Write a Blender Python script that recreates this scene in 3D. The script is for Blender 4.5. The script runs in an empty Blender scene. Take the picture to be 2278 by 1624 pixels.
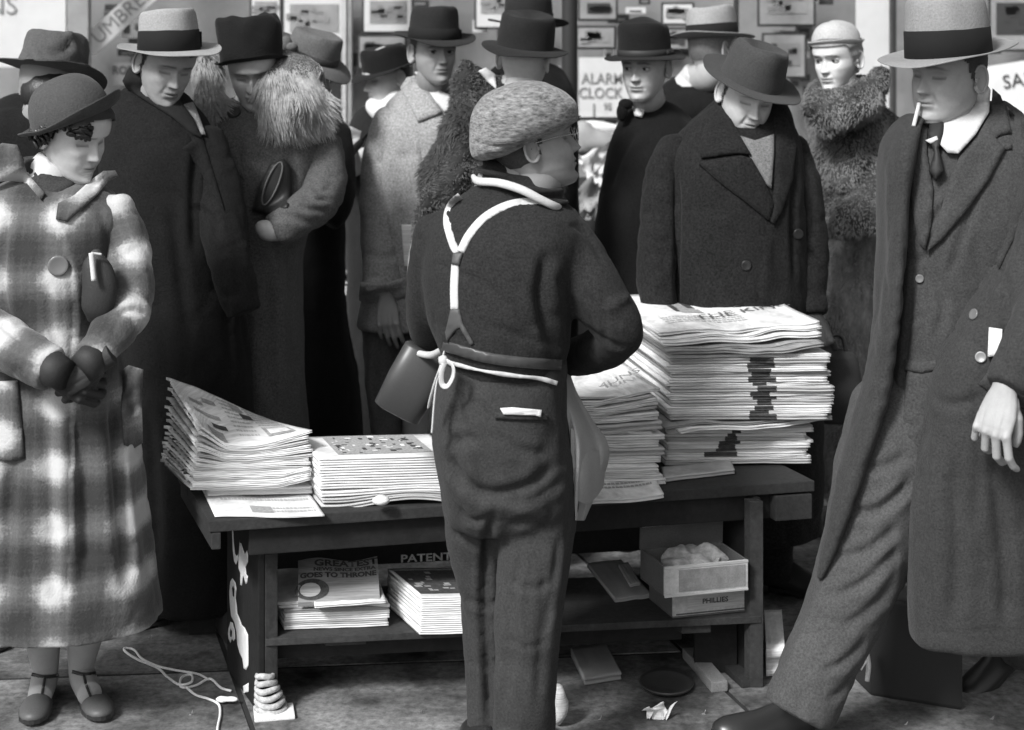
import bpy, bmesh, math, random
import numpy as np
from mathutils import Vector, Matrix, Euler
from mathutils.bvhtree import BVHTree
from mathutils.geometry import delaunay_2d_cdt

R = math.radians
scene = bpy.context.scene
COL = scene.collection

# ------------------------------------------------------------------ camera
FPX, CAMH, VHOR = 3600.0, 1.74, 50.0        # focal length, eye height, horizon row of the 2278 x 1624 view
cam_data = bpy.data.cameras.new("camera")
cam = bpy.data.objects.new("camera", cam_data)
COL.objects.link(cam)
cam.location = (0, 0, CAMH)
cam.rotation_euler = (R(90), 0, 0)
cam_data.sensor_width = 36
cam_data.lens = 36 * FPX / 2278
cam_data.shift_y = -(812 - VHOR) / 2278
cam_data.clip_start = 0.05
cam_data.clip_end = 400
cam_data.dof.use_dof = True
cam_data.dof.focus_distance = 4.05
cam_data.dof.aperture_fstop = 3.4
scene.camera = cam

# ------------------------------------------------------------------ overcast daylight
world = bpy.data.worlds.new("World")
scene.world = world
world.use_nodes = True
wn, wl = world.node_tree.nodes, world.node_tree.links
wn.clear()
SUN_EL, SUN_AZ = R(42), R(217)
sky = wn.new('ShaderNodeTexSky'); sky.sky_type = 'NISHITA'; sky.sun_disc = False
sky.sun_elevation = SUN_EL; sky.sun_rotation = SUN_AZ
sky.dust_density = 4.0; sky.air_density = 1.0
bw = wn.new('ShaderNodeRGBToBW')
bg = wn.new('ShaderNodeBackground'); bg.inputs['Strength'].default_value = 0.088
wo = wn.new('ShaderNodeOutputWorld')
wl.new(sky.outputs[0], bw.inputs[0]); wl.new(bw.outputs[0], bg.inputs[0]); wl.new(bg.outputs[0], wo.inputs[0])
sun_data = bpy.data.lights.new("sun", 'SUN')
sun_data.energy = 2.3; sun_data.angle = R(11); sun_data.color = (1, 1, 1)
sun = bpy.data.objects.new("sun", sun_data); COL.objects.link(sun)
sd = Vector((math.sin(SUN_AZ) * math.cos(SUN_EL), math.cos(SUN_AZ) * math.cos(SUN_EL), math.sin(SUN_EL)))
sun.rotation_euler = sd.to_track_quat('Z', 'Y').to_euler()
sun.location = (-3, -3, 8)
scene.view_settings.view_transform = 'Standard'
scene.view_settings.look = 'None'
scene.view_settings.exposure = 0.85
scene.view_settings.gamma = 1.0
scene.view_settings.use_curve_mapping = False

# ------------------------------------------------------------------ small maths
def P(u, v, Y):
    return Vector(((u - 1139) * Y / FPX, Y, CAMH - (v - VHOR) * Y / FPX))
def GY(v, z=0.0):                 # distance of a point of height z seen on row v
    return FPX * (CAMH - z) / (v - VHOR)
def G(u, v, z=0.0):
    return P(u, v, GY(v, z))
def uv_of(co):
    co = np.asarray(co)
    return np.stack([1139 + FPX * co[:, 0] / co[:, 1], VHOR + FPX * (CAMH - co[:, 2]) / co[:, 1]], 1)

_rs = np.random.RandomState(7)
_perm = _rs.rand(64, 64, 64)
def vnoise(p):
    p = np.asarray(p, float)
    i = np.floor(p).astype(int); f = p - i; f = f * f * (3 - 2 * f)
    i0 = i % 64; i1 = (i + 1) % 64
    r = 0
    for a in (0, 1):
        for b in (0, 1):
            for c in (0, 1):
                w = (f[:, 0] if a else 1 - f[:, 0]) * (f[:, 1] if b else 1 - f[:, 1]) * (f[:, 2] if c else 1 - f[:, 2])
                r = r + w * _perm[(i1 if a else i0)[:, 0], (i1 if b else i0)[:, 1], (i1 if c else i0)[:, 2]]
    return r * 2 - 1
def fbm(p, o=3):
    r = 0; a = 1.0
    for k in range(o):
        r = r + a * vnoise(np.asarray(p) * (2 ** k) + 17.3 * k); a *= .5
    return r

def spline(pts, n):
    """Catmull-Rom through rows of numbers, n samples."""
    p = np.array([list(a) for a in pts], float)
    m = len(p)
    if m == 2:
        t = np.linspace(0, 1, n)[:, None]
        return p[0] * (1 - t) + p[1] * t
    q = np.vstack([2 * p[0] - p[1], p, 2 * p[-1] - p[-2]])
    out = []
    for t in np.linspace(0, m - 1 - 1e-6, n):
        i = int(t); f = t - i
        a, b, c, d = q[i], q[i + 1], q[i + 2], q[i + 3]
        out.append(.5 * ((2 * b) + (-a + c) * f + (2 * a - 5 * b + 4 * c - d) * f * f + (-a + 3 * b - 3 * c + d) * f ** 3))
    return np.array(out)

def prof(tab):
    x = np.array([t[0] for t in tab], float); y = np.array([t[1] for t in tab], float)
    def f(q):
        q = np.clip(np.asarray(q, float), x[0], x[-1])
        i = np.clip(np.searchsorted(x, q, side='right') - 1, 0, len(x) - 2)
        h = x[i + 1] - x[i]; t = (q - x[i]) / h
        m = np.gradient(y, x)
        return (2 * t ** 3 - 3 * t ** 2 + 1) * y[i] + (t ** 3 - 2 * t ** 2 + t) * h * m[i] + (-2 * t ** 3 + 3 * t ** 2) * y[i + 1] + (t ** 3 - t ** 2) * h * m[i + 1]
    return f

# ------------------------------------------------------------------ materials
_mats = {}
def mat(name, val, rough=.85, grain=.0, gscale=260, blot=.0, bscale=12, bump=.0, sheen=.0, spec=.3, attr=None, wave=None, metal=0, stretch=None, coat=0):
    if name in _mats: return _mats[name]
    m = bpy.data.materials.new(name); m.use_nodes = True
    nt = m.node_tree; N, L = nt.nodes, nt.links
    b = N['Principled BSDF']
    b.inputs['Roughness'].default_value = rough
    b.inputs['Metallic'].default_value = metal
    b.inputs['Specular IOR Level'].default_value = spec
    if sheen:
        b.inputs['Sheen Weight'].default_value = sheen
        b.inputs['Sheen Roughness'].default_value = .45
    if coat: b.inputs['Coat Weight'].default_value = coat
    tc = N.new('ShaderNodeTexCoord'); src = tc.outputs['Object']
    if stretch:
        mp = N.new('ShaderNodeMapping'); mp.inputs['Scale'].default_value = stretch
        L.new(src, mp.inputs[0]); src = mp.outputs[0]
    cur = None
    def math_(op, a, c):
        n = N.new('ShaderNodeMath'); n.operation = op
        for i, s in enumerate((a, c)):
            if hasattr(s, 'links'): L.new(s, n.inputs[i])
            else: n.inputs[i].default_value = s
        return n.outputs[0]
    if attr:
        at = N.new('ShaderNodeAttribute'); at.attribute_name = attr; cur = at.outputs['Fac']
    else:
        v = N.new('ShaderNodeValue'); v.outputs[0].default_value = val; cur = v.outputs[0]
    def noise(sc, det, ro=.6):
        n = N.new('ShaderNodeTexNoise'); n.inputs['Scale'].default_value = sc
        n.inputs['Detail'].default_value = det; n.inputs['Roughness'].default_value = ro
        L.new(src, n.inputs['Vector']); return n.outputs['Fac']
    g = None
    if grain:
        g = noise(gscale, 3, .7)
        k = math_('MULTIPLY_ADD', g, grain * 4); k.node.inputs[2].default_value = 1 - grain * 2
        cur = math_('MULTIPLY', cur, k)
    if blot:
        g2 = noise(bscale, 4)
        k = math_('MULTIPLY_ADD', g2, blot * 4); k.node.inputs[2].default_value = 1 - blot * 2
        cur = math_('MULTIPLY', cur, k)
    cur = math_('MAXIMUM', cur, .004)
    L.new(cur, b.inputs['Base Color'])
    if bump:
        bp = N.new('ShaderNodeBump'); bp.inputs['Strength'].default_value = bump; bp.inputs['Distance'].default_value = .003
        L.new(g if g is not None else noise(gscale, 3), bp.inputs['Height']); L.new(bp.outputs[0], b.inputs['Normal'])
    _mats[name] = m
    return m

def wool(name, val, grain=.22, sheen=.25, gs=230, bump=.5, blot=.10):
    return mat(name, val, rough=.95, grain=grain * 2.0, gscale=min(gs, 190), blot=blot, bscale=9, bump=bump * 1.3, sheen=sheen * .25, spec=.08)

# ------------------------------------------------------------------ objects
def link(name, me, m=None, parent=None, smooth=True):
    o = bpy.data.objects.new(name, me); COL.objects.link(o)
    if m is not None and not me.materials: me.materials.append(m)
    if parent is not None: o.parent = parent
    if smooth and len(me.polygons): me.polygons.foreach_set('use_smooth', [True] * len(me.polygons))
    return o
def tag(o, label=None, cat=None, group=None, kind=None):
    if label: o['label'] = label
    if cat: o['category'] = cat
    if group: o['group'] = group
    if kind: o['kind'] = kind
    return o
def thing(name, label, cat, group=None):
    o = bpy.data.objects.new(name, None); COL.objects.link(o); o.empty_display_size = .05
    return tag(o, label, cat, group)
def mesh_from(verts, faces, name='mesh'):
    me = bpy.data.meshes.new(name); me.from_pydata([tuple(v) for v in verts], [], [tuple(f) for f in faces]); me.update()
    return me
class MB:
    def __init__(s): s.v = []; s.f = []; s.mi = []; s.cur = 0
    def add(s, v, f):
        n = len(s.v); s.v += [tuple(a) for a in v]; s.f += [tuple(i + n for i in a) for a in f]; s.mi += [s.cur] * len(f)
        return s
    def box(s, c, sx, sy, sz, rot=None):
        v = [Vector((x * sx / 2, y * sy / 2, z * sz / 2)) for x in (-1, 1) for y in (-1, 1) for z in (-1, 1)]
        if rot is not None: v = [rot @ a for a in v]
        v = [a + Vector(c) for a in v]
        return s.add(v, [(0, 1, 3, 2), (4, 6, 7, 5), (0, 4, 5, 1), (2, 3, 7, 6), (0, 2, 6, 4), (1, 5, 7, 3)])
    def prism(s, quad, dz):           # quad of bottom points, extruded up by dz (or vector)
        d = Vector((0, 0, dz)) if not isinstance(dz, Vector) else dz
        q = [Vector(a) for a in quad]; n = len(q)
        v = q + [a + d for a in q]
        f = [tuple(range(n - 1, -1, -1)), tuple(range(n, 2 * n))] + [(i, (i + 1) % n, (i + 1) % n + n, i + n) for i in range(n)]
        return s.add(v, f)
    def grid(s, pts):                 # 2-D list of points
        a = len(pts); b = len(pts[0])
        v = [p for r in pts for p in r]
        return s.add(v, [(i * b + j, i * b + j + 1, (i + 1) * b + j + 1, (i + 1) * b + j) for i in range(a - 1) for j in range(b - 1)])
    def loft(s, rings, cap=True, closed=True):
        n = len(rings[0]); v = [p for r in rings for p in r]; f = []
        for i in range(len(rings) - 1):
            for j in range(n if closed else n - 1):
                k = (j + 1) % n
                f.append((i * n + j, i * n + k, (i + 1) * n + k, (i + 1) * n + j))
        if cap:
            f.append(tuple(range(n - 1, -1, -1))); f.append(tuple((len(rings) - 1) * n + j for j in range(n)))
        return s.add(v, f)
    def tube(s, path, n=10, m=None, cap=True):   # rows x,y,z,r
        p = spline(path, m or max(2, 6 * len(path)))
        s.loft(tube_rings(p, n), cap); return s
    def blob(s, c, r, rot=None, nu=10, nv=7):
        rings = []
        for i in range(nv + 1):
            a = math.pi * (i + .001) / (nv + .002); rr = []
            for j in range(nu):
                b = 2 * math.pi * j / nu
                q = Vector((r[0] * math.sin(a) * math.cos(b), r[1] * math.sin(a) * math.sin(b), -r[2] * math.cos(a)))
                if rot is not None: q = rot @ q
                rr.append(q + Vector(c))
            rings.append(rr)
        return s.loft(rings)
    def build(s, name, m=None, parent=None, smooth=False, bevel=0, mats=None):
        me = mesh_from(s.v, s.f, name)
        if mats:
            for q in mats: me.materials.append(q)
            me.polygons.foreach_set('material_index', s.mi)
        bm = bmesh.new(); bm.from_mesh(me); bmesh.ops.recalc_face_normals(bm, faces=bm.faces)
        if bevel:
            bmesh.ops.bevel(bm, geom=[e for e in bm.edges if len(e.link_faces) == 2 and e.calc_face_angle(0) > .6], offset=bevel, segments=2, profile=.7, affect='EDGES')
        bm.to_mesh(me); bm.free()
        return link(name, me, m, parent, smooth)

def tube_rings(p, n=12, squash=1.0, up=None):
    rings = []
    up = Vector(up) if up is not None else Vector((0, -1, 0.01))
    last = None
    for i in range(len(p)):
        a = Vector(p[max(0, i - 1)][:3]); b = Vector(p[min(len(p) - 1, i + 1)][:3]); t = (b - a)
        t = t.normalized() if t.length > 1e-9 else Vector((0, 0, 1))
        if last is None: x = t.cross(up); x = x.normalized() if x.length > 1e-4 else t.cross(Vector((1, 0, 0))).normalized()
        else:
            x = last - t * last.dot(t); x.normalize()
        last = x; y = t.cross(x)
        c = Vector(p[i][:3]); r = max(p[i][3], 1e-4)
        rings.append([c + x * (r * math.cos(2 * math.pi * j / n)) + y * (r * squash * math.sin(2 * math.pi * j / n)) for j in range(n)])
    return rings

def np_mesh(me):
    co = np.empty(len(me.vertices) * 3); me.vertices.foreach_get('co', co)
    return co.reshape(-1, 3)
def set_co(me, co):
    me.vertices.foreach_set('co', co.ravel()); me.update()
def normals(me):
    n = np.empty(len(me.vertices) * 3); me.vertex_normals.foreach_get('vector', n)
    return n.reshape(-1, 3)
def laplace(me, it=3, lam=.6):
    co = np_mesh(me); e = np.empty(len(me.edges) * 2, dtype=np.int32); me.edges.foreach_get('vertices', e); e = e.reshape(-1, 2)
    deg = np.bincount(e.ravel(), minlength=len(co)).astype(float)[:, None]; deg[deg == 0] = 1
    for k in range(it):
        s = np.zeros_like(co)
        for c in range(3):
            s[:, c] = np.bincount(e[:, 0], co[e[:, 1], c], minlength=len(co)) + np.bincount(e[:, 1], co[e[:, 0], c], minlength=len(co))
        co = co + lam * (s / deg - co)
    set_co(me, co)
def remesh(me, voxel, it=3):
    o = bpy.data.objects.new('remesh_tmp', me); COL.objects.link(o)
    md = o.modifiers.new('r', 'REMESH'); md.mode = 'VOXEL'; md.voxel_size = voxel; md.adaptivity = 0
    dg = bpy.context.evaluated_depsgraph_get(); dg.update()
    out = bpy.data.meshes.new_from_object(o.evaluated_get(dg), depsgraph=dg)
    bpy.data.objects.remove(o); bpy.data.meshes.remove(me)
    laplace(out, it)
    return out
def tri_mesh(mb, name='m'):
    me = mesh_from(mb.v, mb.f, name); bm = bmesh.new(); bm.from_mesh(me); bmesh.ops.recalc_face_normals(bm, faces=bm.faces); bm.to_mesh(me); bm.free()
    return me

# ------------------------------------------------------------------ cloth
def trunk(rows, n=40, m=60, ex=2.4):
    """rows: (v, uL, uR, Y, half depth in m) -> rings"""
    p = spline(rows, m); rings = []
    for v, a, b, Y, d in p:
        c = P((a + b) / 2, v, Y); w = (b - a) / 2 * Y / FPX; r = []
        for j in range(n):
            t = 2 * math.pi * j / n; ct, st = math.cos(t), math.sin(t)
            r.append(c + Vector((w * math.copysign(abs(ct) ** (2 / ex), ct), d * math.copysign(abs(st) ** (2 / ex), st), 0)))
        rings.append(r)
    return rings
def limb(rows, n=18, m=None, squash=1.0):
    """rows: (u, v, Y, r in m)"""
    q = [tuple(P(u, v, Y)) + (r,) for u, v, Y, r in rows]
    p = spline(q, m or 8 * len(q))
    t = p[0][:3] - p[1][:3]; t = t / (np.linalg.norm(t) + 1e-9); r = p[0][3]
    p = np.vstack([np.append(p[0][:3] + t * r * .55, r * .45), np.append(p[0][:3] + t * r * .32, r * .80), p])
    return tube_rings(p, n, squash)
def seg_dist(uv, line):
    d = np.full(len(uv), 1e9); side = np.zeros(len(uv)); tt = np.zeros(len(uv)); L = 0
    tot = sum(math.dist(line[i], line[i + 1]) for i in range(len(line) - 1))
    for i in range(len(line) - 1):
        a = np.array(line[i][:2], float); b = np.array(line[i + 1][:2], float); ab = b - a; l = np.linalg.norm(ab)
        t = np.clip(((uv - a) @ ab) / (l * l + 1e-9), 0, 1); q = a + t[:, None] * ab; dd = np.linalg.norm(uv - q, axis=1)
        cr = (uv[:, 0] - a[0]) * ab[1] - (uv[:, 1] - a[1]) * ab[0]
        k = dd < d; d[k] = dd[k]; side[k] = np.sign(cr[k]); tt[k] = (L + t[k] * l) / tot; L += l
    return d, side, tt
def crease(me, folds, facing=.15):
    """folds: (polyline in view px, width px, depth m[, kind]); kind 'step' lowers one side, 'ridge' raises"""
    for fo in folds:
        line, w, dep = fo[0], fo[1], fo[2]; kind = fo[3] if len(fo) > 3 else 'v'
        line = [tuple(q) for q in spline(line, max(8, 4 * len(line)))] if len(line) > 2 else line
        co = np_mesh(me); nr = normals(me); uv = uv_of(co)
        view = co - np.array([0, 0, CAMH]); view /= np.linalg.norm(view, axis=1)[:, None]
        f = np.clip((-(nr * view).sum(1) - facing) / (.4), 0, 1)
        d, side, t = seg_dist(uv, line)
        fade = np.clip(np.minimum(t, 1 - t) / .15, 0, 1) if kind != 'step' else np.clip(np.minimum(t, 1 - t) / .05, 0, 1)
        if kind == 'v': a = -dep * np.exp(-(d / w) ** 2) + .45 * dep * np.exp(-((d - 2 * w) / (1.2 * w)) ** 2)
        elif kind == 'ridge': a = dep * np.exp(-(d / w) ** 2)
        else: a = dep * np.where(side > 0, np.exp(-(d / (w * 5)) ** 2), -.6 * np.exp(-(d / (w * 1.5)) ** 2)) * (1 if dep else 1)
        co = co + nr * (a * f * fade)[:, None]
        set_co(me, co)
def cloth(name, m, parent, lofts, voxel=.009, it=4, folds=(), noise=.004, nscale=(9, 9, 4), seed=0, fine=.0012, after=None, split=False):
    if split:
        o = cloth(name, m, parent, lofts[:1], voxel, it, folds, noise, nscale, seed, fine, after)
        for k, r in enumerate(lofts[1:]): cloth('sleeve', m, o, [r], voxel * .85, it, folds, noise, (9, 9, 9), seed + 90 + k, fine, after)
        return o
    mb = MB()
    for r in lofts: mb.loft(r)
    me = remesh(tri_mesh(mb), voxel, it)
    co = np_mesh(me); nr = normals(me)
    if noise:
        a = fbm(co * np.array(nscale) + seed * 7.7, 3)
        a = np.sign(a) * np.abs(a) ** 1.2
        rot = co + .05 * np.stack([vnoise(co * 4 + 7), vnoise(co * 4 + 19), vnoise(co * 4 + 31)], 1)
        b = (1 - np.abs(vnoise(rot * np.array(nscale) * 1.5 + seed * 3.1 + 5))) ** 4
        b2 = (1 - np.abs(vnoise(rot * np.array([5., 8., 17.]) + seed * 1.7 + 2))) ** 5 * np.clip(.5 + vnoise(co * 3 + seed), 0, 1)
        co = co + nr * (noise * a - noise * 1.0 * b - noise * .9 * b2 + fine * vnoise(co * 70))[:, None]
        set_co(me, co)
    crease(me, folds)
    laplace(me, 2, .4)
    if after: after(me)
    o = link(name, me, m, parent)
    return o
def bvh_of(*objs):
    v = []; f = []
    for o in objs:
        n = len(v); v += [tuple(q) for q in np_mesh(o.data)]; f += [tuple(i + n for i in p.vertices) for p in o.data.polygons]
    return BVHTree.FromPolygons(v, f)
CAMP = Vector((0, 0, CAMH))
def hit(bvh, u, v, fallback=4.0):
    d = (P(u, v, 1.0) - CAMP).normalized()
    h = bvh.ray_cast(CAMP, d)
    if h[0] is None:
        n = bvh.find_nearest(P(u, v, fallback))
        return P(u, v, n[0].y if n[0] is not None else fallback), -d
    return h[0], (h[1] if h[1].dot(d) < 0 else -h[1])
def patch(name, m, parent, bvh, outline, off=.003, th=.004, step=7, fall=4.0, round_=True, lift=None, smooth_outline=False, noise=0, smooth=3):
    """a piece of cloth lying on a surface; outline in view px"""
    ol = [tuple(q) for q in outline]
    if smooth_outline:
        ol = [tuple(q) for q in spline(ol + [ol[0]], len(ol) * 5)][:-1]
    b = []
    for i in range(len(ol)):
        a, c = ol[i], ol[(i + 1) % len(ol)]; n = max(1, int(math.dist(a, c) / step))
        for k in range(n): b.append((a[0] + (c[0] - a[0]) * k / n, a[1] + (c[1] - a[1]) * k / n))
    xs = [q[0] for q in b]; ys = [q[1] for q in b]; nb = len(b)
    def inside(x, y):
        c = False
        for i in range(nb):
            x1, y1 = b[i]; x2, y2 = b[i - 1]
            if (y1 > y) != (y2 > y) and x < (x2 - x1) * (y - y1) / (y2 - y1) + x1: c = not c
        return c
    pts = list(b); x = min(xs) + step / 2
    ba = np.array(b)
    while x < max(xs):
        y = min(ys) + step / 2
        while y < max(ys):
            if inside(x, y) and np.min(np.hypot(ba[:, 0] - x, ba[:, 1] - y)) > step * .5: pts.append((x, y))
            y += step
        x += step
    r = delaunay_2d_cdt([Vector(q) for q in pts], [(i, (i + 1) % nb) for i in range(nb)], [], 1, 1e-4)
    vs, fs = r[0], r[2]
    vv = np.array([[q.x, q.y] for q in vs])
    edge = np.array([np.min(np.hypot(ba[:, 0] - q[0], ba[:, 1] - q[1])) for q in vv])
    top = []; bot = []; dirs = [(P(q[0], q[1], 1.0) - CAMP).normalized() for q in vv]; ts = np.full(len(vv), np.nan)
    for k, d in enumerate(dirs):
        h = bvh.ray_cast(CAMP, d)
        if h[0] is not None: ts[k] = h[3]
    med = float(np.nanmedian(ts)) if np.any(~np.isnan(ts)) else fall
    for k, q in enumerate(vv):
        if np.isnan(ts[k]):
            nn_ = bvh.find_nearest(CAMP + dirs[k] * med)[0]; ts[k] = nn_.y / dirs[k].y if nn_ is not None else med
    es = np.array([(t[i], t[(i + 1) % len(t)]) for t in fs for i in range(len(t))]); deg = np.bincount(es[:, 0], minlength=len(ts)) + np.bincount(es[:, 1], minlength=len(ts)); deg[deg == 0] = 1
    for it_ in range(smooth):
        ts = .4 * ts + .6 * (np.bincount(es[:, 0], ts[es[:, 1]], minlength=len(ts)) + np.bincount(es[:, 1], ts[es[:, 0]], minlength=len(ts))) / deg
    for k, (q, e) in enumerate(zip(vv, edge)):
        kk = 1.0 if not round_ else min(1, .35 + e / (step * 1.2))
        l = lift(q[0], q[1]) if lift else 0
        if noise: l += noise * float(vnoise(np.array([[q[0] / 25, q[1] / 25, 3.3]]))[0])
        top.append(CAMP + dirs[k] * (ts[k] - off - th * kk - l)); bot.append(CAMP + dirs[k] * (ts[k] - off * .3 - l * .6))
    n = len(top); f = [tuple(reversed(t)) for t in fs]
    # orient toward camera
    f2 = []
    for t in fs:
        a, c, d = top[t[0]], top[t[1]], top[t[2]]
        t = tuple(t)
        if (c - a).cross(d - a).dot(a - CAMP) > 0: t = tuple(reversed(t))
        f2.append(t)
    cnt = {}
    for t in f2:
        for i in range(len(t)):
            e = (t[i], t[(i + 1) % len(t)]); cnt[e] = cnt.get(e, 0) + 1
    side = [(e[1], e[0], e[0] + n, e[1] + n) for e in cnt if (e[1], e[0]) not in cnt]
    allf = f2 + [tuple(i + n for i in reversed(t)) for t in f2] + side
    me = mesh_from(top + bot, allf, name)
    if top: 
        pass
    return link(name, me, m, parent)
def band_poly(line, w):
    """polyline -> outline of a band of width w px (w may be list)"""
    p = spline(line, max(3, 5 * len(line))) if len(line) > 2 else np.array(line, float)
    n = len(p); ws = np.interp(np.linspace(0, 1, n), np.linspace(0, 1, len(w)), w) if hasattr(w, '__len__') else [w] * n
    L = []; Rr = []
    for i in range(n):
        t = p[min(n - 1, i + 1)] - p[max(0, i - 1)]; t = t / (np.linalg.norm(t) + 1e-9); q = np.array([-t[1], t[0]]) * ws[i] / 2
        L.append(tuple(p[i] + q)); Rr.append(tuple(p[i] - q))
    return L + Rr[::-1]
def strap(name, m, parent, bvh, line, w, **k):
    k.setdefault('step', 6)
    return patch(name, m, parent, bvh, band_poly(line, w), **k)
def button(name, m, parent, bvh, u, v, r, fall=4.0, holes=True):
    h, n = hit(bvh, u, v, fall); q = n.to_track_quat('Z', 'Y').to_matrix()
    s = (h - CAMP).length / FPX * r; mb = MB(); rings = []
    for rr, z in ((.98, -.004), (1, .3 * s * .5), (.9, .42 * s * .5), (.7, .3 * s * .5), (.05, .26 * s * .5)):
        rings.append([h + q @ Vector((rr * s * math.cos(a * math.pi / 9), rr * s * math.sin(a * math.pi / 9), z + .003)) for a in range(18)])
    mb.loft(rings)
    return mb.build(name, m, parent, True)
def text_on(name, txt, m, parent, origin, xdir, ydir, size, depth=.0006, bvh=None, stretch=1.0, bold=.0, align='CENTER'):
    cu = bpy.data.curves.new(name, 'FONT'); cu.body = txt; cu.size = size; cu.align_x = align; cu.align_y = 'CENTER'; cu.resolution_u = 3
    cu.extrude = 0; cu.offset = bold; cu.fill_mode = 'BOTH'
    o = bpy.data.objects.new('tmp_text', cu); COL.objects.link(o)
    dg = bpy.context.evaluated_depsgraph_get(); dg.update()
    me = bpy.data.meshes.new_from_object(o.evaluated_get(dg), depsgraph=dg)
    bpy.data.objects.remove(o); bpy.data.curves.remove(cu)
    co = np_mesh(me); X = Vector(xdir).normalized(); Yd = Vector(ydir).normalized(); Z = X.cross(Yd).normalized()
    out = np.array([tuple(Vector(origin) + X * c[0] * stretch + Yd * c[1] + Z * depth) for c in co])
    set_co(me, out); me.name = name; me.materials.clear()
    return link(name, me, m, parent, False)

# ------------------------------------------------------------------ heads, hats, hands, shoes
_F = prof([(-.120, .045), (-.116, .070), (-.106, .0820), (-.095, .0835), (-.084, .0832), (-.074, .0838), (-.0655, .0845), (-.058, .0855), (-.045, .0860), (-.03, .086), (-.012, .085), (0, .0845), (.012, .090), (.022, .0945), (.04, .0935), (.06, .087), (.08, .071), (.095, .052), (.108, .026), (.115, -.004)])
_B = prof([(-.120, .03), (-.112, .0), (-.10, -.03), (-.08, -.052), (-.05, -.074), (-.02, -.093), (.02, -.101), (.05, -.098), (.08, -.08), (.095, -.062), (.108, -.034), (.115, -.006)])
_W = prof([(-.120, .006), (-.114, .024), (-.104, .037), (-.09, .0475), (-.075, .055), (-.055, .0620), (-.03, .0685), (-.005, .0720), (.02, .0745), (.045, .0745), (.07, .066), (.09, .050), (.105, .030), (.113, .012), (.115, .001)])

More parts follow.
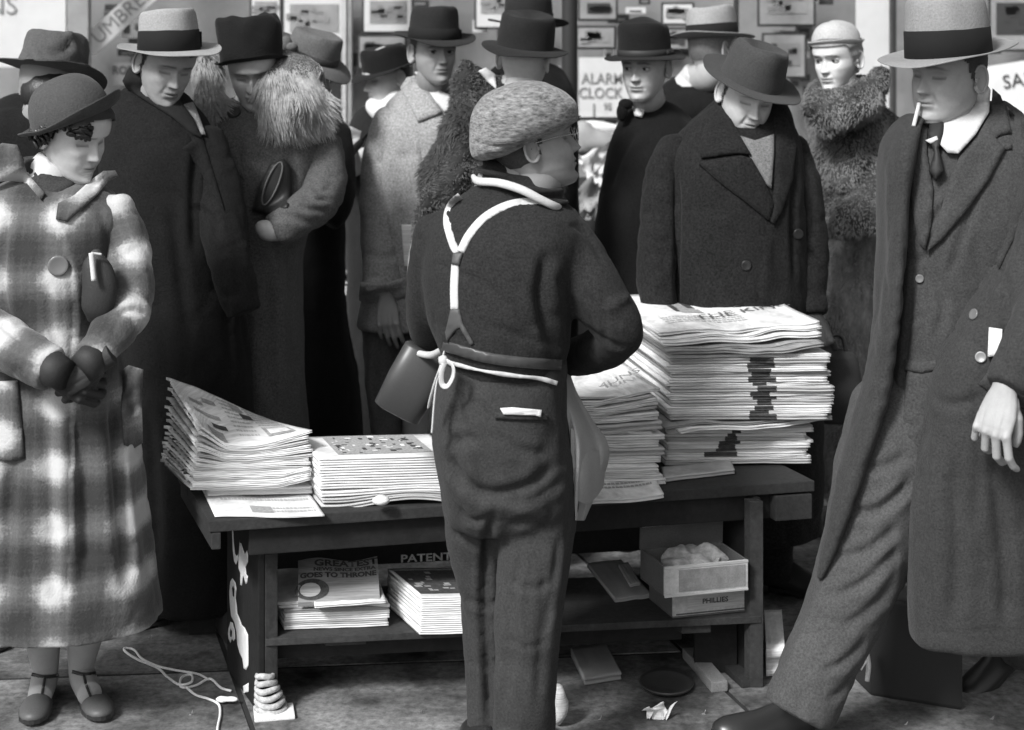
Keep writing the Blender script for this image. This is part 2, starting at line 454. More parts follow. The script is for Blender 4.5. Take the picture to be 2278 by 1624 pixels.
def head_local(f=None, nt=132, nz=104):
    """returns verts (x left-right, y forward, z up), faces, albedo factor"""
    f = f or {}
    g = lambda a, s: np.exp(-(a / s) ** 2)
    phi = np.linspace(.0, math.pi, nz); z = -.120 + .235 * (1 - np.cos(phi)) / 2
    t = np.linspace(0, 2 * math.pi, nt, endpoint=False); t = t + .45 * np.sin(t) * -1      # denser at the front (t = 0)
    Z, T = np.meshgrid(z, t, indexing='ij')
    jaw = f.get('jaw', 1.0)
    Fv, Bv, Wv = _F(Z), _B(Z), _W(Z) * np.where(Z < -.03, 1 + (jaw - 1) * np.clip((-.03 - Z) / .04, 0, 1), 1) * f.get('w', 1)
    cy = np.interp(Z, [-.12, -.08, 0, .115], [.04, .008, -.005, -.005])
    st, ct = np.sin(T), np.cos(T)
    X = Wv * np.sign(st) * np.abs(st) ** .92
    Yv = np.where(ct > 0, cy + (Fv - cy) * np.abs(ct) ** .80, cy - (cy - Bv) * np.abs(ct) ** .9)
    fw = np.clip((ct - .05) / .5, 0, 1)                      # only the front of the head
    ax = np.abs(X)
    d = np.zeros_like(X)
    d += -.0115 * 1.5 * g(ax - .031, .0165) * g(Z - .000, .0125) * f.get('sock', 1)
    d += .0070 * g(ax - .0315, .0115) * g(Z + .0015, .0080)
    d += -.0016 * g(ax - .0315, .014) * g(Z - .0085, .0028)      # lid fold
    d += -.0012 * g(ax - .030, .013) * g(Z + .0125, .004) * f.get('bags', 1)
    d += .0050 * g(ax - .028, .020) * g(Z - .019, .0070) * f.get('brow', 1)
    d += .0045 * g(ax - .046, .016) * g(Z + .028, .014) * f.get('cheekb', 1)
    d += .0030 * g(ax - .036, .018) * g(Z + .055, .020) * f.get('cheek', 1)
    d += -.0024 * g(ax - (.019 + np.clip(-.038 - Z, 0, .04) * .35), .0060) * g(Z + .055, .017) * f.get('fold', 1)
    # nose
    nl = f.get('nose', 1.0)
    tt = np.clip((-Z + .004) / .042, 0, 1)
    prj = (.004 + .0205 * tt ** 1.15) * nl
    end = 1 / (1 + np.exp((-.0425 - Z) / .0016)); top = 1 / (1 + np.exp((Z - .008) / .004))
    wid = .0068 + .0052 * tt ** 2
    d += prj * np.exp(-(ax / wid) ** 2.4) * end * top
    d += .0085 * nl * g(ax - .0125, .0058) * g(Z + .0365, .0075) * end
    d += -.0020 * g(ax - .0185, .003) * g(Z + .036, .008)
    # mouth
    mw = .024 * f.get('mouth', 1)
    mm = np.clip(1 - (ax / mw) ** 2, 0, 1)
    lip = f.get('lip', 1)
    d += (.0040 * g(ax, .02) * g(Z + .066, .014)) + .0050 * lip * g(Z + .0600, .0048) * mm ** .7 - .0014 * g(ax, .0028) * g(Z + .053, .006)
    d += .0052 * lip * g(Z + .0715, .0052) * mm ** .8
    d += -.0046 * g(Z + .0655 + .05 * ax * f.get('sad', 1), .0017) * np.clip(1 - (ax / (mw * 1.15)) ** 4, 0, 1)
    d += -.0015 * g(ax - mw * 1.08, .004) * g(Z + .067, .005)
    d += -.0015 * g(ax, .02) * g(Z + .084, .004) + .0075 * g(ax, .016) * g(Z + .099, .010) * f.get('chin', 1)
    d += -.0030 * g(ax - .05, .012) * g(Z + .055, .018) * f.get('gaunt', 0)
    d += -.002 * g(Z - .045, .0025) * g(ax, .03) * f.get('wrinkle', 0) - .0012 * g(Z - .034, .002) * g(ax, .03) * f.get('wrinkle', 0)
    Yv = Yv + d * fw
    X = X * (1 - .05 * g(Z - .01, .03) * np.clip(ct, 0, 1))       # temples
    V = np.stack([X, Yv, Z], -1).reshape(-1, 3)
    F = [(i * nt + j, i * nt + (j + 1) % nt, (i + 1) * nt + (j + 1) % nt, (i + 1) * nt + j) for i in range(nz - 1) for j in range(nt)]
    # albedo: skin, lips, brows, lashes, stubble
    a = np.ones_like(X)
    a *= 1 - f.get('lipdark', .35) * fw * mm ** .3 * (g(Z + .0605, .0042) + g(Z + .071, .0048)).clip(0, 1)
    a *= 1 - .75 * fw * g(Z + .0655 + .05 * ax, .0013) * np.clip(1 - (ax / mw) ** 4, 0, 1)
    bz = .0195 + f.get('browz', 0) - .35 * np.clip(ax - .036, 0, 1) * 1.0 + .02 * np.clip(ax - .012, 0, .02)
    nzz = 1 + .25 * fbm(np.stack([X * 900, Z * 300, X * 0], -1).reshape(-1, 3), 2).reshape(X.shape)
    bth = f.get('browth', .0044) * (1.15 - ax * 8)
    a *= 1 - f.get('browdark', .9) * fw * np.exp(-((Z - bz) / bth) ** 2) * (1 / (1 + np.exp((.011 - ax) / .002))) * (1 / (1 + np.exp((ax - .050) / .003))) * np.clip(nzz, 0, 1.2).clip(0, 1)
    lz = -.0035 - 3.5 * (ax - .0315) ** 2 * -1 + f.get('lashz', -.001)     # lid edge curve (closed, looking down)
    if not f.get('open'):
        a *= 1 - .85 * fw * np.exp(-((Z - (lz - .0022)) / .0021) ** 2) * (np.abs(ax - .0315) < .0145)
    a *= 1 - .45 * fw * np.exp(-((ax - .0115) / .0035) ** 2 - ((Z + .0445) / .0028) ** 2)     # nostril
    a *= 1 - .12 * fw * g(ax - .031, .014) * g(Z - .001, .009)
    a *= 1 + .05 * fbm(np.stack([X * 90, Yv * 90, Z * 90], -1).reshape(-1, 3), 3).reshape(X.shape)
    if f.get('stub'):
        a *= 1 - f['stub'] * np.clip((-.035 - Z) / .02, 0, 1) * np.clip(ct + .45, 0, 1) ** .5 * (1 - .6 * g(ax - .03, .014) * g(Z + .04, .015))
    if f.get('mous'):
        a *= 1 - .8 * fw * np.exp(-((Z + .0515) / .0045) ** 2) * np.clip(1 - (ax / .024) ** 4, 0, 1)
    if f.get('rouge'): a *= 1 - f['rouge'] * fw * g(ax - .045, .014) * g(Z + .035, .014)
    return V, F, a.reshape(-1)

def hl_(a, nape=-.05):
    return float(np.interp(a, [0, .9, 1.2, 1.42, 1.6, 1.9, 2.3, 3.2], [.052, .050, .030, -.010, -.012, -.028, nape, nape]))

def ear_mesh(mb, side, s=1.0, c=(.0735, -.012, -.012)):
    # outer rim (helix), lobe and hollow
    n = 16; rings = []
    ctr = Vector((side * (c[0] + .003), c[1], c[2]))
    rim = []
    for i in range(n + 1):
        a = R(-150 + 300 * i / n)            # from the front top round the back to the lobe
        yy = -math.cos(a) * .017 * s; zz = -math.sin(a) * .031 * s
        rim.append((ctr.x + side * (-.002 + .011 * (1 + math.cos(a)) / 2), ctr.y + yy - .006, ctr.z + zz, .0036 if i < n - 2 else .0052))
    mb.loft(tube_rings(np.array(rim), 8))
    shell = []
    for k, (q, dx) in enumerate(((1.0, .010), (.8, .0055), (.45, .001), (.05, 0))):
        shell.append([Vector((ctr.x + side * (dx * (1 - math.cos(t)) / 2 - .002), ctr.y - .006 + math.cos(t) * .0165 * s * q, ctr.z + math.sin(t) * .030 * s * q)) for t in [2 * math.pi * j / 20 for j in range(20)]])
    mb.loft(shell, cap=False)
    back = [[Vector((ctr.x + side * (dx * (1 - math.cos(t)) / 2 - .004), ctr.y - .004 + math.cos(t) * .0165 * q, ctr.z + math.sin(t) * .030 * q)) for t in [2 * math.pi * j / 16 for j in range(16)]] for q, dx in ((1.0, .009), (.7, -.004))]
    mb.loft(back, cap=False)
    mb.blob((ctr.x + side * .002, ctr.y + .009, ctr.z - .002), (.003, .004, .006))      # tragus

def head_matrix(pos, yaw=0, pitch=0, roll=0, s=1.0):
    """yaw 0 looks at the camera, +yaw to the right of the view; +pitch looks down; +roll tips the crown to the view's right"""
    base = Matrix(((-1, 0, 0), (0, -1, 0), (0, 0, 1)))       # forward y -> towards the camera
    return Matrix.Translation(pos) @ Matrix.Rotation(R(yaw), 4, 'Z') @ (Matrix.Rotation(R(roll), 4, 'Y') @ Matrix.Identity(4)) @ base.to_4x4() @ Matrix.Rotation(R(-pitch), 4, 'X') @ Matrix.Scale(s, 4)

def make_body(root, M, feat=None, skin=.42, neck=None, extra=(), hands=(), ears=True, detail=1.0):
    """head, neck, limbs and hands of one figure as one mesh"""
    feat = feat or {}
    V, F, a = head_local(feat, int(132 * detail), int(104 * detail))
    mb = MB(); W = M
    mb.add([W @ Vector(v) for v in V], F); alb = list(a)
    if ears:
        e = MB(); ear_mesh(e, 1); ear_mesh(e, -1)
        mb.add([W @ Vector(v) for v in e.v], e.f); alb += [.95] * len(e.v)
    a0 = W @ Vector((0, -.012, -.035)); a1 = W @ Vector((0, -.012, -.10))
    if neck is None: neck = P(*uv_of([tuple(a1)])[0], a1.y) + Vector((0, .03, -.12))
    nn = MB(); r = .060 * feat.get('neck', 1.0)
    p = spline([tuple(a0) + (r * .8,), tuple(a1) + (r * .95,), tuple(neck) + (r * 1.1,), tuple(neck + Vector((0, .01, -.08))) + (r * 1.5,)], 16)
    nn.loft(tube_rings(p, 24)); mb.add(nn.v, nn.f); alb += [.96 if not feat.get('stub') else .8] * len(nn.v)
    for x in extra:
        n0 = len(mb.v); mb.loft(x); alb += [feat.get('leg', 1.0)] * (len(mb.v) - n0)
    for hm in hands:
        n0 = len(mb.v); mb.add([tuple(v) for v in np_mesh(hm)], [tuple(q.vertices) for q in hm.polygons]); alb += [1.0] * (len(mb.v) - n0)
    me = mesh_from(mb.v, mb.f, 'body')
    bm = bmesh.new(); bm.from_mesh(me); bmesh.ops.recalc_face_normals(bm, faces=bm.faces); bm.to_mesh(me); bm.free()
    at = me.attributes.new('albedo', 'FLOAT', 'POINT'); at.data.foreach_set('value', np.array(alb) * skin)
    o = link('body', me, mat('skin', .4, rough=.55, grain=.05, gscale=300, blot=.06, bscale=40, attr='albedo', spec=.35, bump=.12), root)
    if feat.get('open'):
        gx, gz = feat.get('gaze', (0, 0))
        for s in (-1, 1):
            e = MB(); c = Vector((s * .0315, .0612, -.0008)); r = .0135
            e.cur = 0; rr = []
            for i in range(13):
                q = math.pi * i / 12; rr.append([c + Vector((r * math.sin(q) * math.cos(t), r * math.cos(q), r * math.sin(q) * math.sin(t))) for t in [2 * math.pi * j / 20 for j in range(20)]])
            e.loft(rr)
            mi = [0] * len(e.f)
            e2 = MB(); cc = c + Vector((gx, 0, gz)).normalized() * 0
            dirv = Vector((gx, 1, gz)).normalized()
            qn = dirv.to_track_quat('Z', 'Y').to_matrix()
            ring = [[c + dirv * (r * .93) + qn @ Vector((q * math.cos(t), q * math.sin(t), h)) for t in [2 * math.pi * j / 16 for j in range(16)]] for q, h in ((.0066, .0004), (.005, .0013), (.0005, .0017))]
            ball = e.build('eye', mat('eye_white', .55, rough=.2), root, True); ball.data.transform(M)
            e2.loft(ring); ir = e2.build('iris', mat('iris', .03, rough=.15), ball, True); ir.data.transform(M)
            ld = MB()        # lids as curved shells above and below
            for sg, hgt, drop in ((1, .0052, .001), (-1, -.0045, 0)):
                pts = []
                for i in range(9):
                    x = -1 + 2 * i / 8; zz = hgt * (1 - abs(x) ** 2.2) - .0012 + (.0015 * x * s)
                    row = []
                    for k in range(5):
                        q = k / 4; z3 = zz + sg * q * .009; y3 = math.sqrt(max(0, (r + .0012) ** 2 - min(abs(x) * .0125, .0130) ** 2 - min(abs(z3), .0135) ** 2)) if q < .6 else math.sqrt(max(0, (r + .0012) ** 2 - (x * .0125) ** 2 - min(abs(zz + sg * .0054), .013) ** 2)) - (q - .6) * .002
                        row.append(c + Vector((x * .0150, y3, z3)))
                    pts.append(row)
                ld.grid(pts)
            lo = ld.build('eyelid', mat('eyelid', .36, rough=.6), root, True); lo.data.transform(M)
            la = MB(); la.tube([(c.x + x * .0148, c.y + math.sqrt(max(1e-6, (r + .0018) ** 2 - (x * .0125) ** 2 - .005 ** 2 * (1 - x * x))), .0052 * (1 - abs(x) ** 2.2) - .0010 - .0008 + .0015 * x * s, .0011) for x in (-.95, -.5, 0, .5, .95)], 6)
            l2 = la.build('eyelash', mat('lash', .02), lo, True); l2.data.transform(M)
    return o

def revolve_pts(fn, rows, n=72):
    return [[Vector(fn(t, 2 * math.pi * j / n)) for j in range(n)] for t in rows]

def fedora(root, M, m, mband, crown=.115, brim=.062, a=.083, b=.102, front=-.012, back=.016, side=.012, pinch=.55, dent=.028, tilt=(0, 0), z0=.045, bandh=.036, taper=.90, lump=.0045, seed=0, bow=1, name='hat', undercol=None, y0=-.004, curl=.0, band=True, wroll=0, dome=False):
    """front/back/side: how far the brim edge rises (or drops when negative)"""
    T = M @ Matrix.Translation((0, y0, z0)) @ Matrix.Rotation(R(-tilt[0]), 4, 'X') @ Matrix.Rotation(R(tilt[1]), 4, 'Y')
    if wroll:
        c_ = T.translation.copy(); T = Matrix.Translation(c_) @ Matrix.Rotation(R(wroll), 4, 'Y') @ Matrix.Translation(-c_) @ T
    n = 84
    def crown_pt(h, q):       # h 0..1 up the side, >1 across the top to the centre
        s, c = math.sin(q), math.cos(q)
        if dome:
            e = h / 1.97 * math.pi / 2; k = math.cos(e) ** .72; z = crown * math.sin(e) ** .9
            return (a * k * s, b * k * c, z + lump * float(vnoise(np.array([[s * 2, c * 2, z * 20 + seed]]))[0]))
        if h <= 1:
            k = 1 - (1 - taper) * h - .03 * math.sin(h * math.pi) * 0
            if h > .6: k -= .15 * ((h - .6) / .4) ** 2.2
            x, y, z = a * k * s, b * k * c, crown * h * (1 if h < .8 else 1) - .0
            if h > .6: z = crown * (.6 + .40 * math.sin((h - .6) / .4 * math.pi / 2) ** .9)
        else:
            u = 2 - h; k = (taper - .15) * u
            x, y, z = a * k * s, b * k * c, crown
            z -= dent * (1 - u ** 2.2) * math.exp(-(x / .030) ** 2 * .6) * (1 if dent > 0 else .4)
            if dent < 0: z += -dent * (1 - u * u)
        hh = min(h, 1)
        # pinches at both sides of the front
        f = pinch * max(0, hh - .25) / .75 * math.exp(-((q if q < math.pi else q - 2 * math.pi) ** 2 - 0) / .9 ** 2)
        x *= 1 - .42 * f
        z -= .012 * f * (1 if h > .7 else 0) * 0
        z += (.010 * (y / b)) * hh * 1.0
        ln = float(vnoise(np.array([[x * 22 + seed * 9, y * 22 + 3, z * 22 + seed]]))[0])
        return (x * (1 + lump * 12 * ln * hh), y * (1 + lump * 9 * ln * hh), z + lump * ln * hh)
    mb = MB()
    rows = [0, .1, .2, .35, .5, .65, .78, .84, .9, .95, 1.0, 1.06, 1.14, 1.25, 1.4, 1.55, 1.7, 1.85, 1.97]
    mb.loft(revolve_pts(crown_pt, rows, n), cap=False)
    def brim_pt(t, q, up=0):
        s, c = math.sin(q), math.cos(q)
        e = (front * max(0, c) ** 1.5 + back * max(0, -c) ** 1.2 + side * s * s)
        k = max(0, t) ** 1.7
        rx = a + brim * t * (1 - .10 * abs(s)); ry = b + brim * t
        rx -= abs(e) * .25 * k; w = (.0022 * math.sin(3 * q + seed) + .0016 * math.sin(5 * q + 2 * seed)) * k
        cu = curl * max(0, (t - .7) / .3) ** 2
        return (rx * s, ry * c, e * k + w + up + cu)
    mb.loft(revolve_pts(lambda t, q: brim_pt(t, q, .0015), [0, .2, .4, .6, .8, .93, 1.0], n), cap=False)
    mb.loft([[Vector(brim_pt(1.0, 2 * math.pi * j / n, .0015)) for j in range(n)], [Vector(brim_pt(1.015, 2 * math.pi * j / n, .0)) for j in range(n)], [Vector(brim_pt(1.0, 2 * math.pi * j / n, -.0015)) for j in range(n)]], cap=False)
    mb.loft(revolve_pts(lambda t, q: brim_pt(t, q, -.0015), [1.0, .93, .8, .6, .4, .2, 0, -.25], n), cap=False)
    hat = mb.build(name, m, root, True); hat.data.transform(T)
    if band:
        bb = MB(); rr = []
        for h, o in ((-.0, .0005), (.01, .0022), (bandh / crown, .0022), (bandh / crown + .01, .0003)):
            row = []
            for j in range(n):
                q = 2 * math.pi * j / n; x, y, z = crown_pt(h, q); l = math.hypot(x, y); row.append(Vector((x * (1 + o / l), y * (1 + o / l), z)))
            rr.append(row)
        bb.loft(rr, cap=False)
        if bow:
            x = -bow * (a + .003)
            bb.box((x, .0, bandh * .5), .005, .014, bandh * .95); bb.box((x, -.022, bandh * .5), .004, .03, bandh * .8); bb.box((x, .018, bandh * .5), .004, .022, bandh * .8)
        bo = bb.build('hat_band', mband, hat, True); bo.data.transform(T)
    return hat

def hand_mesh(Mx, curl=(.5, .5, .5, .5), thumb=(.5, .5), spread=.06, side=1, s=1.0, voxel=.0021, fist=0):
    """wrist at the origin, fingers along +x, palm down (-z), thumb on +y * side"""
    mb = MB()
    rings = []
    for x, w, t, z in ((-.03, .026, .021, 0), (0, .027, .019, 0), (.02, .034, .017, 0), (.05, .040, .0155, .001), (.074, .0395, .0138, .002), (.086, .036, .0115, .001), (.096, .028, .008, -.001)):
        rings.append([Vector((x, side * .002 + w * math.cos(q) , z + t * math.sin(q))) for q in [2 * math.pi * j / 16 for j in range(16)]])
    mb.loft(rings)
    mb.blob((.032, side * .022, -.010), (.030, .017, .014))
    mb.blob((.04, -side * .022, -.008), (.032, .014, .012))
    L = ((.044, .026, .021), (.048, .030, .022), (.044, .028, .022), (.034, .021, .019)); rad = (.0092, .0095, .0090, .0078)
    for i in range(4):
        y = side * (.031 - .0208 * i); c = curl[i]
        p = Vector((.058, y, .001)); pts = [tuple(p) + (rad[i] * 1.02,)]
        p = Vector((.092 - .004 * abs(i - 1.2) , y * 1.03, .002)); pts.append(tuple(p) + (rad[i] * 1.1,))
        ang = 0; yaw = side * spread * (1.5 - i)
        for k in range(3):
            ang += c * (1.35, 1.5, 1.0)[k]
            d = Vector((math.cos(ang) * math.cos(yaw), math.sin(yaw), -math.sin(ang)))
            h = p + d * (L[i][k] * .5); p = p + d * L[i][k]
            pts.append(tuple(h) + (rad[i] * (1 - .09 * k),)); pts.append(tuple(p) + (rad[i] * (1.02 - .12 * k) if k < 2 else rad[i] * .62,))
        mb.loft(tube_rings(np.array(pts), 10))
    a1, a2 = thumb
    p = Vector((.012, side * .016, -.006)); pts = [tuple(p) + (.012,)]
    d = Vector((math.cos(.75 - a1 * .5), side * math.sin(.75 - a1 * .5), -.25 - a1 * .3)).normalized()
    p = p + d * .042; pts.append(tuple(p) + (.0125,))
    d = Vector((math.cos(.5 - a1 * .7), side * math.sin(.5 - a1 * .7), -.3 - a1 * .5)).normalized(); p = p + d * .032; pts.append(tuple(p) + (.0105,))
    d = Vector((math.cos(.3 - a2), side * math.sin(.3 - a2), -.3 - a2 * .4)).normalized(); p = p + d * .016; pts.append(tuple(p) + (.010,)); p = p + d * .013; pts.append(tuple(p) + (.006,))
    mb.loft(tube_rings(np.array(pts), 10))
    me = remesh(tri_mesh(mb), voxel, 3)
    c0_ = np_mesh(me); kn = np.zeros(len(c0_))
    for i in range(4):
        y = side * (.031 - .0208 * i) * 1.03; kn += .0026 * np.exp(-((c0_[:, 0] - .090) / .008) ** 2 - ((c0_[:, 1] - y) / .0065) ** 2) * (c0_[:, 2] > 0)
        kn -= .0016 * np.exp(-((c0_[:, 0] - .070) / .022) ** 2 - ((c0_[:, 1] - (y - side * .0104)) / .0035) ** 2) * (c0_[:, 2] > 0)
    set_co(me, c0_ + normals(me) * kn[:, None])
    me.transform(Mx @ Matrix.Scale(s, 4))
    return me
def frame(pos, xdir, zdir):
    """matrix whose x runs along the fingers and z out of the back of the hand"""
    x = Vector(xdir).normalized(); z = Vector(zdir); z = (z - x * z.dot(x)).normalized(); y = z.cross(x)
    m = Matrix((x, y, z)).transposed().to_4x4(); m.translation = Vector(pos); return m

def shoe(name, m, parent, heel, toedir, L=.27, W=.09, hgt=.085, pitch=0, heelh=.022, msole=None):
    """lace shoe; heel = ground point under the heel"""
    d = Vector(toedir); d.z = 0; d.normalize(); s = Vector((-d.y, d.x, 0))
    T = Matrix((d, s, Vector((0, 0, 1)))).transposed().to_4x4(); T.translation = Vector(heel)
    T = T @ Matrix.Rotation(R(-pitch), 4, 'Y')
    rings = []
    for x, w, h, z in ((-.0, .30, .55, .30), (.02, .62, .85, .24), (.12, .68, 1.0, .20), (.28, .68, 1.0, .16), (.42, .74, .78, .10), (.58, .90, .60, .04), (.74, 1.0, .52, .04), (.88, .88, .44, .05), (.96, .62, .34, .07), (1.0, .22, .20, .10)):
        r = []
        for j in range(20):
            q = 2 * math.pi * j / 20; yy = math.cos(q) * w * W / 2; zz = math.sin(q)
            zz = (zz * (h - z / 2) * hgt if zz > 0 else zz * .12 * hgt); r.append(Vector((x * L, yy, z * hgt * .5 + .016 + zz)))
        rings.append(r)
    up = MB().loft(rings).build(name, m, parent, True); up.data.transform(T)
    so = MB(); ol = [(0, .25), (.03, .6), (.15, .68), (.4, .7), (.6, .9), (.75, 1.02), (.9, .86), (.98, .5), (1.01, .15)]
    top = [Vector((x * L, w * W / 2, .014)) for x, w in ol] + [Vector((x * L, -w * W / 2, .014)) for x, w in reversed(ol)]
    so.prism([v - Vector((0, 0, .006)) for v in top], .010)
    hl = [v for v in top if v.x < .3 * L]
    so.prism([Vector((v.x, v.y * .95, .0)) for v in hl], .010)
    q = so.build('sole', msole or m, up); q.data.transform(T)
    return up

def tufts(name, m, parent, src, n=6000, length=.03, width=.0016, seed=1, flow=(0, 0, -1), flowk=.7, keep=None, spread=.5, faces=None):
    """short hairs standing on a mesh, each a narrow two-triangle blade, as one part"""
    rs = np.random.RandomState(seed); me = src
    me.calc_loop_triangles()
    tr = np.empty(len(me.loop_triangles) * 3, dtype=np.int32); me.loop_triangles.foreach_get('vertices', tr); tr = tr.reshape(-1, 3)
    co = np_mesh(me); nr = normals(me)
    A = np.linalg.norm(np.cross(co[tr[:, 1]] - co[tr[:, 0]], co[tr[:, 2]] - co[tr[:, 0]]), axis=1)
    nn = nr[tr].mean(1); cc = co[tr].mean(1)
    vis = ((nn * (cc - np.array([0, 0, CAMH]))).sum(1) < .25 * np.linalg.norm(cc, axis=1) * .6)
    A = A * vis
    if keep is not None: A = A * keep(cc)
    k = rs.choice(len(tr), n, p=A / A.sum())
    u = rs.rand(n, 1); v = rs.rand(n, 1); w = u + v > 1; u = np.where(w, 1 - u, u); v = np.where(w, 1 - v, v)
    p = co[tr[k, 0]] + u * (co[tr[k, 1]] - co[tr[k, 0]]) + v * (co[tr[k, 2]] - co[tr[k, 0]])
    N_ = nn[k] / np.linalg.norm(nn[k], axis=1)[:, None]
    fl = np.array(flow, float)[None, :] + .9 * np.stack([vnoise(p * 14 + 3), vnoise(p * 14 + 9), vnoise(p * 14 + 31)], 1)
    d = N_ * (1 - flowk * .6) + fl * flowk + spread * (rs.rand(n, 3) - .5); d /= np.linalg.norm(d, axis=1)[:, None]
    L = length * (.5 + rs.rand(n, 1)) * (1 + .4 * vnoise(p * 9)[:, None])
    side = np.cross(d, p - np.array([0, 0, CAMH])); side /= np.linalg.norm(side, axis=1)[:, None] + 1e-9
    side = side * width
    mid = p + d * L * .55 + fl * .12 * L; tip = p + d * L + fl * .4 * L
    V = np.stack([p - side, p + side, mid + side * .8, mid - side * .8, tip], 1).reshape(-1, 3)
    b = np.arange(n)[:, None] * 5
    me2 = bpy.data.meshes.new(name)
    F = [(5 * i, 5 * i + 1, 5 * i + 2, 5 * i + 3) for i in range(n)] + [(5 * i + 3, 5 * i + 2, 5 * i + 4) for i in range(n)]
    me2.from_pydata([tuple(q) for q in V], [], F); me2.update()
    return link(name, me2, m, parent, False)

# ================================================================== setting
M_CONC = mat('pavement_concrete', .13, rough=.9, grain=.55, gscale=48, blot=1.25, bscale=3.4, bump=.6)
M_CONC2 = mat('pavement_concrete_worn', .15, rough=.9, grain=.55, gscale=44, blot=1.3, bscale=2.6, bump=.6)
M_DIRT = mat('joint_dirt', .03, rough=1, grain=.2)
gr = MB(); gr.grid([[Vector((x, y, -.02)) for y in (-60, 0, 60, 300)] for x in (-200, -20, 20, 200)])
tag(gr.build('ground', mat('ground_base', .07, rough=1, grain=.2, blot=.2)), kind='structure')
sl = MB(); sl.prism([(-9, -1, -.015), (9, -1, -.015), (9, 8.0, -.015), (-9, 8.0, -.015)], .011)
pavement = tag(sl.build('pavement', M_DIRT), kind='structure')
j0 = G(540, 1560); j1 = G(515, 1490)
sdir = Vector((-.316, 1, 0)); edir = Vector((1.0, .10, 0))
org = Vector((j1.x, j1.y, 0)); rng = random.Random(5)
for a in range(-5, 6):
    for b in range(-3, 4):
        c0 = org + edir * (a * 1.23) + sdir * (b * 1.25); g = .007
        q = [c0 + edir * g + sdir * g, c0 + edir * (1.23 - g) + sdir * g, c0 + edir * (1.23 - g) + sdir * (1.25 - g), c0 + edir * g + sdir * (1.25 - g)]
        if min(v.y for v in q) > 7.6 or max(v.y for v in q) < -.5: continue
        q = [Vector((v.x, min(v.y, 7.6), -.004 + rng.uniform(-.0015, .0015))) for v in q]
        m_ = MB(); m_.prism(q, .004)
        m_.build('paving_slab', M_CONC if (a + b) % 2 else M_CONC2, pavement, bevel=.0012)

# far side of the pavement: the shop front
M_WALL = mat('shop_paint', .035, rough=.5, grain=.1, blot=.1, bump=.1)
M_BACK = mat('window_card_light', .25, rough=.9, blot=.22, bscale=5)
M_MID = mat('window_card_grey', .30, rough=.9, blot=.25, bscale=7)
M_DARK = mat('frame_dark', .03, rough=.6)
M_WHITE = mat('white_card', .66, rough=.8, blot=.06)
M_INK = mat('printing_ink', .05, rough=.8)
M_GREYINK = mat('faded_ink', .25, rough=.9)
M_LIGHTW = mat('light_wood', .5, rough=.6, blot=.1)
SY = 7.6
shop = thing('shop_front', 'shop front with pale window backdrop above a dark panelled base, behind the whole crowd', 'shop')
shop.location = (0, SY, 0)
def sx(u, Y=SY): return (u - 1139) * Y / FPX
def sz(v, Y=SY): return CAMH - (v - VHOR) * Y / FPX
def srect(name, m, u0, v0, u1, v1, Y, th=.02, parent=shop):
    b = MB(); b.box(((sx(u0, Y) + sx(u1, Y)) / 2, Y + th / 2, (sz(v0, Y) + sz(v1, Y)) / 2), abs(sx(u1, Y) - sx(u0, Y)), th, abs(sz(v1, Y) - sz(v0, Y)))
    if parent is shop:
        o = b.build(name, m, None, bevel=.002); o.parent = shop; o.matrix_parent_inverse = Matrix.Translation((0, -SY, 0)); return o
    return b.build(name, m, parent, bevel=.002)
bk = MB(); bk.box((0, SY + .75, 1.9), 9.6, .04, 2.8)
o = bk.build('window_backdrop', M_BACK); o.parent = shop; o.matrix_parent_inverse = Matrix.Translation((0, -SY, 0))
for (nm, c, s_, m_) in (('stall_riser', (0, SY + .06, .36), (9.6, .12, .75), M_WALL), ('window_sill', (0, SY + .03, .76), (9.6, .22, .05), M_LIGHTW), ('window_shelf', (0, SY + .44, .76), (9.6, .58, .04), M_MID),
                        ('window_head', (0, SY + .06, 3.25), (9.6, .2, .3), M_WALL), ('side_wall', (-4.8, SY + .3, 1.7), (.2, 1.0, 3.4), M_WALL), ('side_wall', (4.8, SY + .3, 1.7), (.2, 1.0, 3.4), M_WALL), ('roof_slab', (0, SY + .4, 3.45), (9.8, 1.2, .1), M_WALL)):
    b = MB(); b.box(c, *s_); o = b.build(nm, m_, bevel=.004); o.parent = shop; o.matrix_parent_inverse = Matrix.Translation((0, -SY, 0))
for u, w, m_ in ((173, 46, M_MID), (765, 10, M_LIGHTW), (778, 9, M_MID), (1640, 8, M_DARK), (1990, 9, M_DARK)):
    srect('mullion', m_, u - w / 2, -470, u + w / 2, 410, SY + .0, .06)
for x in (-3.6, -2.2, -.9, .4, 1.7, 3.0):
    b = MB(); b.box((x + .65, SY + .115, .36), 1.1, .02, .5); o = b.build('riser_panel', M_WALL, bevel=.006); o.parent = shop; o.matrix_parent_inverse = Matrix.Translation((0, -SY, 0))
gl = MB(); gl.box((0, SY - .012, 1.95), 9.4, .006, 2.3)
M_GLASS = bpy.data.materials.new('window_glass'); M_GLASS.use_nodes = True
_n = M_GLASS.node_tree.nodes; _l = M_GLASS.node_tree.links; _n.clear()
_t = _n.new('ShaderNodeBsdfTransparent'); _g = _n.new('ShaderNodeBsdfGlossy'); _g.inputs['Roughness'].default_value = .03; _m = _n.new('ShaderNodeMixShader'); _m.inputs[0].default_value = .05; _o = _n.new('ShaderNodeOutputMaterial')
_l.new(_t.outputs[0], _m.inputs[1]); _l.new(_g.outputs[0], _m.inputs[2]); _l.new(_m.outputs[0], _o.inputs[0])
o = gl.build('window_pane', M_GLASS); o.parent = shop; o.matrix_parent_inverse = Matrix.Translation((0, -SY, 0))
